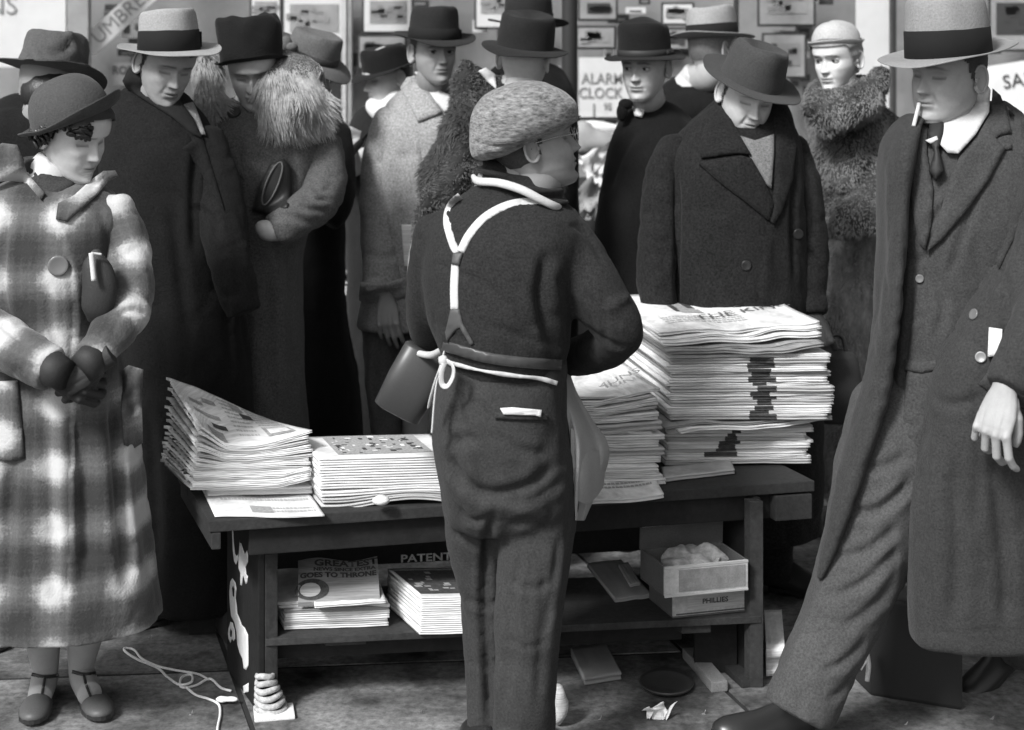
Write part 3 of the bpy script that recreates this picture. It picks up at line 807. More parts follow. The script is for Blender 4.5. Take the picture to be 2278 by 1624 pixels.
# painted lettering on the base
M_PAINT = mat('dull_paint', .17, rough=.8); M_PAINT2 = mat('pale_paint', .5, rough=.8)
YR = SY - .004
def rtext(name, t, u, v, size_px, m, Y, bold=.0, stretch=1.0, parent=shop, depth=.0):
    o = text_on(name, t, m, None, P(u, v, Y), (1, 0, 0), (0, 0, 1), size_px * Y / FPX, depth, stretch=stretch, bold=bold)
    if parent is shop: o.parent = shop; o.matrix_parent_inverse = Matrix.Translation((0, -SY, 0))
    elif parent is not None: o.parent = parent
    return o

pole = thing('iron_post', 'black iron post between the vendor cap and the price sign', 'post')
b = MB(); b.tube([(sx(1267, 6.4), 6.4, 0, .033), (sx(1267, 6.4), 6.4, 1.2, .031), (sx(1267, 6.4), 6.4, 3.2, .030)], 20, 8)
b.build('shaft', M_DARK, pole, True)
b = MB(); b.tube([(sx(1267, 6.4), 6.4, 0, .075), (sx(1267, 6.4), 6.4, .04, .07), (sx(1267, 6.4), 6.4, .12, .045)], 20, 8); b.build('base', M_DARK, pole, True)

# cards and pictures in the window
def framed(u0, v0, u1, v1, Y, label, cap=True, inner=M_MID, mt=M_WHITE, pic=(.12, .2, .88, .75)):
    t = thing('picture_card', label, 'picture', 'cards and pictures in the shop window')
    w, h = u1 - u0, v1 - v0
    srect('frame', M_DARK, u0 - 5, v0 - 5, u1 + 5, v1 + 5, Y + .012, .012, t)
    srect('mount', mt, u0, v0, u1, v1, Y + .004, .006, t)
    srect('print', inner, u0 + w * pic[0], v0 + h * pic[1], u0 + w * pic[2], v0 + h * pic[3], Y, .003, t)
    rg = random.Random(int(u0)); mb = MB()
    for k in range(12):
        x = u0 + w * rg.uniform(pic[0] + .05, pic[2] - .1); y = v0 + h * rg.uniform(pic[1] + .06, pic[3] - .06)
        mb.box(P(x, y, Y - .002), rg.uniform(.02, .07), .002, rg.uniform(.01, .035))
    mb.build('ink_marks', M_INK if inner is not M_MID else M_GREYINK, t)
    return t
Y1 = 8.0
framed(632, -120, 760, 88, Y1, 'framed picture card high in the window above the grey felt hat with a bow', pic=(.1, .62, .95, .92))
framed(810, -110, 915, 70, Y1, 'framed print in the window between the white mullion and the tall dark fedora', pic=(.12, .62, .9, .9))
framed(560, -90, 622, 96, Y1, 'narrow framed card in the window just right of the tall black hat', pic=(.1, .5, .9, .9))
framed(1060, -60, 1140, 60, Y1, 'pale framed card in the window between the two dark hats at top centre')
framed(1290, -100, 1370, 42, Y1, 'grey framed card at top of the window above the dark bordered notice', inner=M_INK, mt=M_MID, pic=(.2, .75, .85, .92))
framed(1286, 62, 1366, 105, Y1, 'dark bordered grey notice on the window back, above the clock sale sign', mt=M_MID)
framed(1476, 10, 1540, 52, Y1, 'small pale framed print between the black round hat and the pale banded fedora', mt=M_WHITE)
framed(1476, 66, 1530, 108, Y1, 'small grey framed print under another, right of the black round hat', mt=M_MID, inner=M_INK)
framed(1690, -40, 1810, 54, Y1, 'grey framed print in the window above the dark fedora with shadowed crown', mt=M_MID)
framed(1700, 78, 1790, 170, Y1, 'square grey card in the window left of the blonde woman', mt=M_MID, inner=M_GREYINK)
framed(2205, -20, 2300, 110, Y1, 'dark framed picture in the window at the right edge beside the pale fedora', mt=M_MID, inner=M_INK)
framed(640, 100, 755, 180, Y1, 'grey landscape card low in the window behind the fur collar', mt=M_MID, inner=M_GREYINK)
framed(800, 82, 900, 150, Y1, 'grey card behind the small black hat', mt=M_MID, inner=M_GREYINK)

_rg = random.Random(77)
for (ua, ub, va, vb_, n_, sec_) in ((150, 300, -10, 150, 9, 'above the crumpled hat'), (560, 930, -20, 210, 44, 'left of the tall dark fedora'), (1040, 1240, -20, 160, 14, 'behind the two black hats'), (1275, 1560, -10, 130, 20, 'right of the iron post'), (1690, 1900, -10, 190, 22, 'beside the blonde woman'), (2190, 2300, -10, 130, 6, 'at the right edge'), (700, 930, 180, 420, 16, 'beside the reading person'), (1290, 1420, 250, 420, 8, 'under the price sign')):
    for k_ in range(n_):
        u_, v_ = _rg.uniform(ua, ub), _rg.uniform(va, vb_); w_, h_ = _rg.uniform(14, 52), _rg.uniform(12, 50); Yk = 8.05 + .012 * k_
        m1 = _rg.choice((M_WHITE, M_MID, M_DARK, M_DARK, M_BACK, M_GREYINK, M_WALL))
        t_ = thing('ticket', ('small ' if w_ * h_ < 900 else 'larger ') + {M_WHITE: 'white', M_MID: 'grey', M_DARK: 'black', M_BACK: 'light grey', M_GREYINK: 'mid grey', M_WALL: 'dull black'}[m1] + (' upright' if h_ > w_ else ' broad') + ' card in the window clutter ' + sec_, 'card', 'small cards crowding the shop window'); srect('card', m1, u_, v_, u_ + w_, v_ + h_, Yk, .006, t_)
        srect('print', M_GREYINK if m1 in (M_DARK, M_INK) else M_INK, u_ + w_ * .2, v_ + h_ * _rg.uniform(.2, .5), u_ + w_ * .8, v_ + h_ * .75, Yk - .004, .003, t_)
sg = thing('price_sign', 'white price sign reading ALARM CLOCK 1.95 beside the iron post', 'sign')
srect('board', M_WHITE, 1288, 128, 1402, 262, 7.98, .01, sg)
for t_, u, v, s_ in (('ALARM', 1340, 176, 34), ('CLOCK', 1336, 208, 34), ('1', 1321, 246, 40), ('95', 1352, 238, 22)):
    rtext('lettering', t_, u, v, s_, M_GREYINK, 7.975, .001, .85, sg)
us = thing('banner', 'white diagonal banner reading UMBRELLAS in the window left of the pale banded fedora', 'sign')
b = MB(); c0 = P(300, 10, 7.9); ang = R(42); rotm = Matrix.Rotation(-ang, 3, 'Y')
b.box(c0, .62, .01, .105, rotm); b.build('cloth', M_WHITE, us)
text_on('lettering', 'UMBRELLAS', M_GREYINK, us, c0 + Vector((0, -.008, 0)), rotm @ Vector((1, 0, 0)), rotm @ Vector((0, 0, 1)), .10, .0)
rb = thing('price_sign', 'grey card lettered ROBES under the diagonal banner, left of the velvet collar', 'sign')
srect('board', M_BACK, 243, 140, 330, 190, 7.95, .01, rb)
rtext('lettering', 'ROBES', 284, 157, 26, M_INK, 7.945, .001, .9, rb)
sl_ = thing('sale_sign', 'white slanting sign reading SALE at the right edge behind the walking man', 'sign')
b = MB(); c0 = P(2270, 180, 7.4); rotm = Matrix.Rotation(R(-9), 3, 'Y'); b.box(c0 + Vector((.02, .012, -.09)), .42, .01, .36, rotm); b.build('board', M_WHITE, sl_)
text_on('lettering', 'SALE', M_INK, sl_, c0 + Vector((.01, 0, .005)), rotm @ Vector((1, 0, 0)), rotm @ Vector((0, 0, 1)), .088, .0)
wb = thing('notice_board', 'tall blank white board in the window behind the blonde woman', 'sign')
srect('board', M_WHITE, 1905, -200, 1978, 330, 7.7, .02, wb)
wl_ = thing('notice_board', 'big white poster at top left behind the crumpled hat', 'sign')
srect('board', M_WHITE, -80, -200, 146, 150, 7.7, .02, wl_)
rtext('lettering', 'NS', 2, 14, 60, M_GREYINK, 7.695, 0, 1, wl_)
# dark display base between the crowd with an oval and lettering
vb = thing('vending_cabinet', 'dark cabinet with an oval ring and pale lettered strip, behind the grey overcoat', 'cabinet')
Yv = 6.7
b = MB(); x0, x1 = sx(690, Yv), sx(850, Yv); b.box(((x0 + x1) / 2, Yv + .25, .44), x1 - x0, .5, .88); b.build('cabinet_body', M_DARK, vb, bevel=.01)
b = MB(); c = P(765, 562, Yv - .012)
pts = [(c.x + .062 * math.cos(t), c.y, c.z + .085 * math.sin(t), .011) for t in [2 * math.pi * k / 24 for k in range(25)]]
b.loft(tube_rings(np.array(pts), 8)); b.build('oval_ring', M_PAINT, vb, True)
rtext('lettering', 'KOI', 764, 621, 30, M_PAINT2, Yv - .006, .002, 1.1, vb)
b = MB(); b.box(P(770, 646, Yv - .004), .165, .006, .036); b.build('pale_strip', M_PAINT2, vb)
b = MB(); b.box(P(775, 470, Yv - .02), .10, .02, .05); b.box(P(740, 478, Yv - .02), .04, .02, .02); b.build('top_fitting', M_PAINT2, vb)
for z_ in (.60, .63): 
    b = MB(); b.box(Vector((sx(772, Yv), Yv - .004, z_ - .06)), .2, .006, .008); b.build('groove', M_PAINT, vb)

# goods heaped in the window under the price sign (seen right of the vendor)
def lumpy(name, label, cat, c, r, m, seed, group=None, amp=.25, faces=14):
    mb = MB(); mb.blob(c, r, None, faces * 2, faces); me = tri_mesh(mb, name); co = np_mesh(me); nr = normals(me)
    co = co + nr * (min(r) * amp * fbm(co * (1.2 / max(r)) + seed, 3))[:, None]; set_co(me, co)
    return tag(link(name, me, m), label, cat, group)
Yg = 7.2
t_ = thing('display_table', 'low display stand carrying pale goods behind the vendor and his post', 'display stand')
b = MB(); b.box(((sx(1240, Yg) + sx(1440, Yg)) / 2, Yg + .2, sz(415, Yg) - .02), sx(1440, Yg) - sx(1240, Yg), .5, .04); b.build('shelf', M_DARK, t_)
b = MB(); b.box(((sx(1240, Yg) + sx(1440, Yg)) / 2, Yg + .2, sz(415, Yg) / 2 - .02), sx(1430, Yg) - sx(1250, Yg), .44, sz(415, Yg) - .04); b.build('cabinet_body', M_WALL, t_)
b = MB(); b.box(P(1318, 264, Yg), .26, .02, .014); b.build('sign_rail', M_DARK, t_)
lumpy('clock', 'round pale clock on the display stand under the price sign', 'clock', P(1322, 285, Yg), (.13, .03, .03), M_WHITE, 3, amp=.2)
lumpy('clock', 'small white upright clock at the right of the display stand goods', 'clock', P(1388, 290, Yg), (.035, .03, .05), M_WHITE, 5, amp=.1)
lumpy('cloth_bundle', 'grey crumpled bundle in the middle of the display stand', 'bundle', P(1312, 315, Yg), (.13, .08, .07), M_MID, 9, amp=.5)
def sheet3(name, label, cat, uvs, Y, m, seed, group=None, amp=.012):
    """a crumpled sheet with corners given in view, thickness 2 mm"""
    pts = [P(u, v, Y + dy) for u, v, dy in uvs]; n = 12; top = []; bot = []
    for i in range(n + 1):
        a = []; bb = []
        for j in range(n + 1):
            s, t = i / n, j / n; p = pts[0] * (1 - s) * (1 - t) + pts[1] * s * (1 - t) + pts[2] * s * t + pts[3] * (1 - s) * t
            k = float(fbm(np.array([[s * 3 + seed, t * 3, seed * 1.7]]), 3)[0]); p = p + Vector((k * amp * .4, -abs(k) * amp, k * amp)); a.append(p); bb.append(p + Vector((0, .002, -.002)))
        top.append(a); bot.append(bb)
    mb = MB(); mb.grid(top); mb.grid(bot)
    for row in ((lambda q: [q[0][j] for j in range(n + 1)]), (lambda q: [q[n][j] for j in range(n + 1)]), (lambda q: [q[i][0] for i in range(n + 1)]), (lambda q: [q[i][n] for i in range(n + 1)])):
        mb.grid([row(top), row(bot)])
    return tag(mb.build(name, m, None, True), label, cat, group)
sheet3('wrapping_paper', 'crumpled white wrapping paper lying across the display stand', 'paper', [(1268, 345, 0), (1350, 340, .05), (1395, 255 + 60, .1), (1330, 410, .0)], Yg - .1, M_WHITE, 2, amp=.08)
sheet3('wrapping_paper', 'white paper sloping down the front of the display stand by the dark coat', 'paper', [(1345, 330, 0), (1400, 290, .05), (1400, 400, .1), (1340, 420, .0)], Yg - .08, M_WHITE, 6, amp=.06)
sheet3('wrapping_paper', 'grey paper at the foot of the display stand goods beside the vendor chin', 'paper', [(1280, 420, 0), (1335, 430, 0), (1330, 490, 0), (1275, 480, 0)], Yg - .12, M_MID, 8, amp=.08)
lumpy('cup', 'small pale cup low on the display stand', 'cup', P(1270, 385, Yg - .05), (.03, .03, .06), M_WHITE, 15, amp=.1)

# ================================================================== the newsstand
M_STAND = mat('stand_black_paint', .013, rough=.75, grain=.3, gscale=60, blot=.25, bscale=14, bump=.3, stretch=(1, 1, 1))
M_STANDTOP = mat('stand_board_worn', .030, rough=.8, grain=.3, gscale=90, blot=.2, bscale=10, bump=.3)
M_SHELF = mat('shelf_board_worn', .034, rough=.7, grain=.35, gscale=70, blot=.4, bscale=8, bump=.4)
ZT = .52
FL, FR, BL, BR = (G(465, 1160, ZT), G(1813, 1070, ZT), G(395, 1045, ZT), None)
SV = BL - FL; BR = FR + SV; EV = (FR - FL)
en = EV.normalized(); sn = SV.normalized()
def T(a, b, z):          # a along the front edge 0..1, b from front to back 0..1
    p = FL + EV * a + SV * b; return Vector((p.x, p.y, z))
stand = thing('newspaper_stand', 'low black wooden newspaper stand with a lower shelf, loaded with papers', 'newsstand')
stand.location = (0, 0, 0)
def sboard(name, quad, dz, m=M_STAND, parent=stand, bev=.003):
    b = MB(); b.prism(quad, dz); return b.build(name, m, parent, bevel=bev)
for k in range(3):       # the top is three boards running end to end
    b0, b1 = k / 3 + .004, (k + 1) / 3 - .004
    sboard('tabletop_board', [T(0, b0, ZT - .028), T(1, b0, ZT - .028), T(1, b1, ZT - .028), T(0, b1, ZT - .028)], .028, M_STANDTOP)
sboard('front_rail', [T(.065, .06, ZT - .10), T(.93, .06, ZT - .10), T(.93, .10, ZT - .10), T(.065, .10, ZT - .10)], .07)
sboard('end_rail', [T(.93, .0, ZT - .10), T(.995, .0, ZT - .10), T(.995, .95, ZT - .10), T(.93, .95, ZT - .10)], .066, M_STANDTOP)
sboard('end_rail', [T(.004, .0, ZT - .07), T(.018, .0, ZT - .07), T(.018, .98, ZT - .07), T(.004, .98, ZT - .07)], .04, M_STANDTOP)
# lettered side panel on the left
p0 = G(575, 1590); p1 = G(505, 1487); pd = (p1 - p0).normalized(); pn = Vector((pd.y, -pd.x, 0))
sboard('side_panel', [p0, p0 + pn * .016, p1 + pn * .016, p1][::-1], ZT - .032)
sboard('front_leg', [p0 + pn * .017, p0 + pn * .05, p0 + pn * .05 + pd * .03, p0 + pn * .017 + pd * .03], ZT - .12, M_SHELF)
# backboard across, reaching out past the side panel
bl = G(420, 1412); YB = bl.y
bb0 = Vector((bl.x, YB, bl.z)); bb1 = Vector((sx(1720, YB + .28), YB + .28, bl.z))
bd = (bb1 - bb0).normalized(); bn = Vector((-bd.y, bd.x, 0))
zb = .02
q0 = Vector((bb0.x, bb0.y, .17)); q1 = Vector((bb1.x, bb1.y, .17))
sboard('back_board', [q0 + bd * .10, q1, q1 + bn * .016, q0 + bd * .10 + bn * .016], ZT - .032 - .17)
sboard('back_leg', [bb0 - bn * .004, bb0 + bd * .098 - bn * .004, bb0 + bd * .098 + bn * .02, bb0 + bn * .02], ZT - .034)
# right legs
r0 = G(1698, 1530); rp = Vector((r0.x, r0.y, 0))
sboard('front_leg', [rp + Vector((-.034, 0, 0)), rp, rp + pd * .03, rp + Vector((-.034, 0, 0)) + pd * .03], ZT - .032, M_SHELF)
sboard('side_panel', [rp + pd * .034 + Vector((-.004, 0, .0)), rp + pd * .034 + Vector((.012, 0, 0)), rp + pd * .42 + Vector((.012, 0, 0)), rp + pd * .42 + Vector((-.004, 0, 0))], ZT - .032)
sboard('back_leg', [G(1545, 1497), G(1640, 1497), G(1640, 1497) + Vector((0, .03, 0)), G(1545, 1497) + Vector((0, .03, 0))], .165)
# lower shelf: two boards and an apron
ZS = .188
def S(a, b, z):
    q = (p0 + pn * .018) * (1 - a) + (rp + Vector((-.006, 0, 0))) * a + pd * (.004 + b * .36); return Vector((q.x, q.y, z))
for k in range(2):
    b0, b1 = k / 2 + .003, (k + 1) / 2 - .003
    sboard('shelf_board', [S(.0, b0 - .02, ZS - .018), S(1.0, b0 - .02, ZS - .018), S(1.0, b1, ZS - .018), S(.0, b1, ZS - .018)], .018, M_SHELF, bev=.002)
sboard('shelf_apron', [S(.03, .16, ZS - .075), S(.86, .16, ZS - .075), S(.86, .2, ZS - .075), S(.03, .2, ZS - .075)], .055)
sboard('batten', [S(.84, .02, ZS - .042), S(.90, .02, ZS - .042), S(.90, .9, ZS - .042), S(.84, .9, ZS - .042)], .022, M_SHELF)
sboard('batten', [S(.12, .02, ZS - .03), S(.2, .02, ZS - .03), S(.2, .9, ZS - .03), S(.12, .9, ZS - .03)], .011, M_SHELF)
# lettering
M_SIGNW = mat('sign_paint_white', .68, rough=.7, grain=.1, blot=.12, bscale=30)
txo = G(950, 1240, .4); yy = bb0 + bd * ((P(950, 1240, 4.75).x - bb0.x) / bd.x) - bn * .002
text_on('lettering', 'PATENT', M_SIGNW, stand, P(948, 1241, yy.y - .002), bd, (0, 0, 1), .031, 0, stretch=1.32, bold=.0006)
z1 = lambda x, y: ((850 + x * .4926) * .57, (2000 + y * .4926) * .57)
sidebvh = bvh_of([c for c in stand.children if c.name.startswith('side_panel')][0])
SH = [[(112, 135), (118, 300), (128, 385), (145, 415), (160, 375), (162, 330), (150, 345), (138, 330), (128, 250), (122, 140)],
      [(176, 210), (172, 240), (186, 245), (205, 300), (215, 330), (232, 300), (240, 330), (240, 390), (222, 430), (226, 490), (240, 505), (232, 560), (220, 570), (208, 520), (200, 500), (192, 580), (178, 575), (178, 480), (164, 440), (163, 360), (168, 300), (172, 250)],
      [(100, 545), (116, 520), (140, 555), (148, 600), (142, 680), (152, 740), (155, 800), (172, 835), (190, 890), (215, 915), (240, 970), (243, 1080), (243, 1210), (225, 1250), (205, 1235), (195, 1160), (172, 1110), (155, 1050), (148, 950), (130, 870), (105, 820), (96, 740), (91, 640), (95, 580)],
      [(85, 920), (100, 865), (120, 875), (135, 930), (138, 1000), (125, 1020), (112, 1000), (100, 1035), (85, 1000), (80, 960)],
      [(200, 1375), (245, 1350), (245, 1420), (205, 1430)]]
for k, s_ in enumerate(SH):
    pl = [z1(*q) for q in s_]
    patch('painted_letter', M_SIGNW, stand, sidebvh, pl, off=.0035, th=.0006, step=5, round_=False, smooth=0)
for s_ in ([(112, 600), (122, 580), (132, 610), (128, 670), (118, 660)], [(95, 945), (103, 915), (113, 945), (110, 985), (98, 985)]):
    patch('letter_gap', M_STAND, stand, sidebvh, [z1(*q) for q in s_], off=.0055, th=.0006, step=4, round_=False, smooth=0)

# ------------------------------------------------------------------ newspapers
def newsprint(name, val, sc=1.0, cover=.35):
    """pale newsprint with faint printed columns on it"""
    m = mat(name, val, rough=.9, grain=.34, gscale=330, blot=.0, bscale=8, spec=.2, bump=.5, stretch=(.03, .03, 1.0))
    return m
M_NEWS = newsprint('newsprint', .70)
M_NEWS2 = newsprint('newsprint_grey', .44)
M_NEWSD = newsprint('newsprint_dull', .27)
M_PRINTD = mat('headline_ink', .12, rough=.9)
M_EDGE = mat('page_edges', .55, rough=.95, grain=.25, gscale=220, blot=.1, stretch=(.15, .15, 4))
M_PRINT = mat('printed_ink', .06, rough=.85, grain=.5, gscale=120)
M_PRINTG = mat('printed_grey', .33, rough=.9, grain=.4, gscale=150)
M_TEXTG = mat('printed_text', .42, rough=.9, grain=.3, gscale=300)

def paper(label, fl, fr, sv, th, z, zt=None, seed=0, wave=.002, group=None, m=M_NEWS, nx=34, ny=10, name='newspaper', cat='newspaper', ink=None, zf=None, edge=True, sag=0, round_=1.0, teeth=0, msec=None, jag=.0):
    """one folded paper: fl, fr front corners, sv side vector; zf(s,t) lifts the sheet"""
    fl = Vector((fl.x, fl.y, 0)); fr = Vector((fr.x, fr.y, 0)); e = fr - fl; rings = []
    rs_ = random.Random(seed); ph = seed * 3.7
    prof_ = []
    for k, (px_, pz_) in enumerate(((0, -.5), (-.38, -.40), (-.45, -.2), (.25, -.02), (-.45, .2), (-.38, .42), (0, .5))): prof_.append((px_ * th * .8 * round_ / sv.length, pz_ * th, 0))
    cross = [(q[0], q[1]) for q in prof_] + [((j + 1) / ny, .5 * th) for j in range(ny)] + [(1.0, -.5 * th)] + [(1 - (j + 1) / ny, -.5 * th) for j in range(ny - 1)]
    V = []
    for i in range(nx + 1):
        s = i / nx; r = []
        for t, h in cross:
            wv = wave * float(fbm(np.array([[s * 4 + ph, t * 1.6 + ph, ph]]), 2)[0])
            zz = z + h + wv + (zf(s, t) if zf else 0) - sag * max(0, -t) 
            tx = s
            jx = jag * float(vnoise(np.array([[s * 9 + ph, 1.3, ph]]))[0]) if t < .02 else 0
            dx = teeth * (1 if int(t * 60 + .5) % 2 else -1) if (i == 0 and teeth) else 0
            p = fl + e * tx + sv * (t + jx) + e.normalized() * dx
            r.append(Vector((p.x, p.y, zz)))
        rings.append(r)
    mb = MB(); mb.loft(rings); o = mb.build(name, m, None, True)
    if ink:
        me = o.data; me.materials.append(M_PRINT); n = len(cross)
        for k, pf in enumerate(me.polygons):
            i = k // n; j = k % n
            if k < nx * n and ink[0] <= i / nx <= ink[1] and (j < 6 or j == n - 1): pf.material_index = 1
    tag(o, label, cat, group)
    return o

ORD = ['top', 'second', 'third', 'fourth', 'fifth', 'sixth', 'seventh', 'eighth', 'ninth', 'tenth', 'eleventh', 'twelfth', 'thirteenth', 'fourteenth', 'fifteenth', 'sixteenth', 'seventeenth', 'eighteenth', 'nineteenth', 'twentieth', 'twenty-first', 'twenty-second', 'twenty-third', 'twenty-fourth', 'twenty-fifth', 'twenty-sixth', 'twenty-seventh', 'twenty-eighth', 'twenty-ninth', 'thirtieth', 'thirty-first']
# --- tall pile at the right
tall = 'newspapers in the tall pile at the right end'
GT = 'folded newspaper inside the tall pile at the right end of the stand'
z = ZT + .006; N = 31; sv0 = Vector((-.11, .54, 0)); lay = []
rg = random.Random(3)
for i in range(N):
    t = i / (N - 1)
    th = ((.0155, .0085, .0125)[i % 3] if 12 <= i < 26 else ((.0125, .0075)[i % 2] if i < 10 else (.012, .008)[i % 2]))
    if i < 10: uL, uR, ang = 1482 + rg.uniform(-6, 6), 1800 + rg.uniform(-8, 12), .05
    elif i < 12: uL, uR, ang = (1512, 1852, .20) if i == 10 else (1480, 1848, .16)
    elif i < 26: uL, uR, ang = 1486 + rg.uniform(-7, 7), 1846 + rg.uniform(-8, 10), .03 + rg.uniform(-.02, .02)
    else: uL, uR, ang = 1482 - (i - 26) * 4, 1826 + rg.uniform(-6, 8), .12 + .03 * (i - 26)
    Yl = 4.44 if i < 10 else (4.36 if i < 12 else 4.40)
    if i >= 26: Yl = 4.36 + .012 * (i - 26)
    zc = z + th / 2
    l = P(uL, 0, Yl); w = (uR - uL) * Yl / FPX; r = l + Vector((w, w * ang, 0)); r = Vector((sx(uR, Yl + w * ang), Yl + w * ang, 0))
    wv = .0014 if 12 <= i < 26 else (.0014 if i < 10 else .006)
    lab = ORD[N - 1 - i] + ' newspaper from the top of the tall right pile' + (', dark print across the fold' if (2 <= i < 10 or 12 <= i < 25) else '')
    ink = None
    if 12 <= i < 25: ink = (.50 + rg.uniform(-.03, .02), .61 + rg.uniform(-.02, .05))
    if 2 <= i < 10: ink = (.37 + rg.uniform(-.03, .03) - .02 * (6 - i), .47 + rg.uniform(-.02, .03))
    zf = None
    if i in (10, 11): zf = lambda s, t, k=i: .012 * s + .004 * math.sin(s * 9)
    if i >= 26: zf = lambda s, t: .012 * max(0, s - .6) ** 2 * 4 + .003 * math.sin(s * 14 + i)
    if i == N - 1: lab = 'top newspaper of the tall pile, white front page with a small picture'
    if i == 10: lab = 'newspaper jutting out askew low in the tall pile, its page edge wavy'
    m_ = M_NEWS if i % 3 else M_NEWS2
    if i in (11, 26, 27): m_ = M_NEWSD
    mm_ = M_NEWS if i in (10, N - 1, N - 2) else m_
    o = paper(lab, l, r, sv0, th, zc, seed=i + 1, wave=wv, group=tall, m=mm_, ink=ink, zf=zf, jag=.02 if i >= 26 or i in (10, 11) else .008)
    lay.append((o, l, r, zc + th / 2)); z += th + (.0006 if i not in (11, 25, 27) else .006)
tall_top = lay[-1]
topb = bvh_of(tall_top[0])
def onto(bvh, p, up=1.0):
    h = bvh.ray_cast(Vector((p.x, p.y, 3)), Vector((0, 0, -1)))
    return h[0] if h[0] is not None else None
def decal(name, m, parent, bvh, l, r, sv, a0, a1, b0, b1, n=10, k=6, lift=.0012, jitter=0, seed=0):
    """a printed block lying on a page, corners as fractions of the page"""
    pts = []
    for i in range(n + 1):
        row = []
        for j in range(k + 1):
            a = a0 + (a1 - a0) * i / n; b = b0 + (b1 - b0) * j / k
            p = l + (r - l) * a + sv * b; h = onto(bvh, p)
            row.append((h if h is not None else Vector((p.x, p.y, 0))) + Vector((0, 0, lift)))
        pts.append(row)
    mb = MB(); mb.grid(pts); return mb.build(name, m, parent, True)
def page_text(parent, bvh, l, r, sv, a0, a1, b0, b1, rows, m=None, seed=0, gap=.5):
    rg = random.Random(seed); mb = MB()
    for k in range(rows):
        b = b0 + (b1 - b0) * (k + .25) / rows; bh = (b1 - b0) / rows * gap; a = a0
        while a < a1:
            w = rg.uniform(.01, .035); e = min(a1, a + w)
            q = []
            for aa, bb_ in ((a, b), (e, b), (e, b + bh), (a, b + bh)):
                p = l + (r - l) * aa + sv * bb_; h = onto(bvh, p)
                if h is None: q = None; break
                q.append(h + Vector((0, 0, .0011)))
            if q: mb.add(q, [(0, 1, 2, 3)])
            a = e + rg.uniform(.004, .009)
    o = mb.build('printed_text', m or M_TEXTG, parent); return o
o, l, r, zz = tall_top; l = Vector((l.x, l.y, 0)); r = Vector((r.x, r.y, 0))
decal('printed_picture', M_PRINT, o, topb, l, r, sv0, .27, .31, .45, .98); decal('printed_picture', M_PRINTG, o, topb, l, r, sv0, .31, .42, .52, .62, lift=.0013)
decal('printed_picture', M_PRINT, o, topb, l, r, sv0, .38, .43, .55, .92, lift=.0014); decal('printed_picture', M_PRINTG, o, topb, l, r, sv0, .30, .44, .42, .52, lift=.0014)
decal('printed_picture', M_PRINTG, o, topb, l, r, sv0, .31, .37, .62, 1.0, lift=.0013)
page_text(o, topb, l, r, sv0, .12, .62, .16, .34, 4, seed=4)
hz = onto(topb, l + (r - l) * .68 + sv0 * .38)
text_on('headline', 'THE KING', M_PRINTD, o, hz + Vector((0, 0, .004)), ((r - l).normalized() * .92 + sn * .38), (-.15, 1, 0), .07, 0, stretch=1.2)

# --- stack behind the vendor's apron
mid = 'newspapers in the lower stack beside the tall pile'
z = ZT + .001; rg = random.Random(8); ths = [.018, .009, .009, .016, .012, .008, .022, .012, .007, .014, .007, .024, .008, .012, .006, .007, .010, .007, .010, .008]
for i, th in enumerate(ths):
    uL = 1130 + rg.uniform(-6, 6); uR = (1472 if i < 10 else 1462) + rg.uniform(-12, 8); Yl = 4.24 + .02 * (i > 3)
    l = Vector((sx(uL, Yl), Yl, 0)); r = Vector((sx(uR, Yl + .03), Yl + .03, 0))
    zf = (lambda s, t, k=i: (.01 * max(0, s - .6) * 2.5) * (k - 9) * .35 if k > 9 else 0)
    lab = ORD[len(ths) - 1 - i] + ' newspaper from the top of the stack between the apron and tall pile'
    if i == len(ths) - 1: lab = 'top newspaper of the stack by the vendor elbow, corner curling up'; zf = lambda s, t: .10 * max(0, s - .70) ** 1.2 + .004
    o = paper(lab, l, r, Vector((-.09, .33, 0)), th * .94, z + th / 2, seed=40 + i, wave=.0045 if i > 9 else .0012, group=mid, m=(M_NEWS2 if i in (6, 11, 14) else M_NEWS), zf=zf, jag=.03 if i > 9 else .008)
    z += th
o_b = bvh_of(o); text_on('headline', 'MUNS', M_PRINTG, o, (onto(o_b, l + (r - l) * .80 + Vector((-.09, .33, 0)) * .30) or l) + Vector((0, 0, .016)), (.9, .2, .35), (-.2, 1, .1), .05, 0)
# papers sticking out on the front edge
def flat(label, corners, z, th, m=M_NEWS, seed=0, zf=None, name='newspaper', wave=.0015, cat='newspaper', group=None, **k):
    """corners: fl, fr, bl in view px at height z"""
    a, b, c = [G(u, v, z) for u, v in corners]
    return paper(label, a, b, Vector((c.x - a.x, c.y - a.y, 0)), th, z + th / 2, seed=seed, zf=zf, m=m, name=name, wave=wave, cat=cat, group=group, **k), a, b, Vector((c.x - a.x, c.y - a.y, 0))
M_LOW = ZT + .0015
o, l, r, s_ = flat('folded newspaper overhanging the front edge under the apron', [(1205, 1138), (1476, 1106), (1180, 1060)], M_LOW + .0, .013, seed=60, zf=lambda s, t: .004 * math.sin(s * 6))
page_text(o, bvh_of(o), l, r, s_, .35, .95, .25, .45, 2, M_PRINTG, 3)
flat('rolled magazine lying flat on the stand right of the stacks', [(1478, 1072), (1634, 1054), (1472, 1050)], M_LOW, .014, m=M_NEWS2, seed=61, cat='magazine', name='magazine')

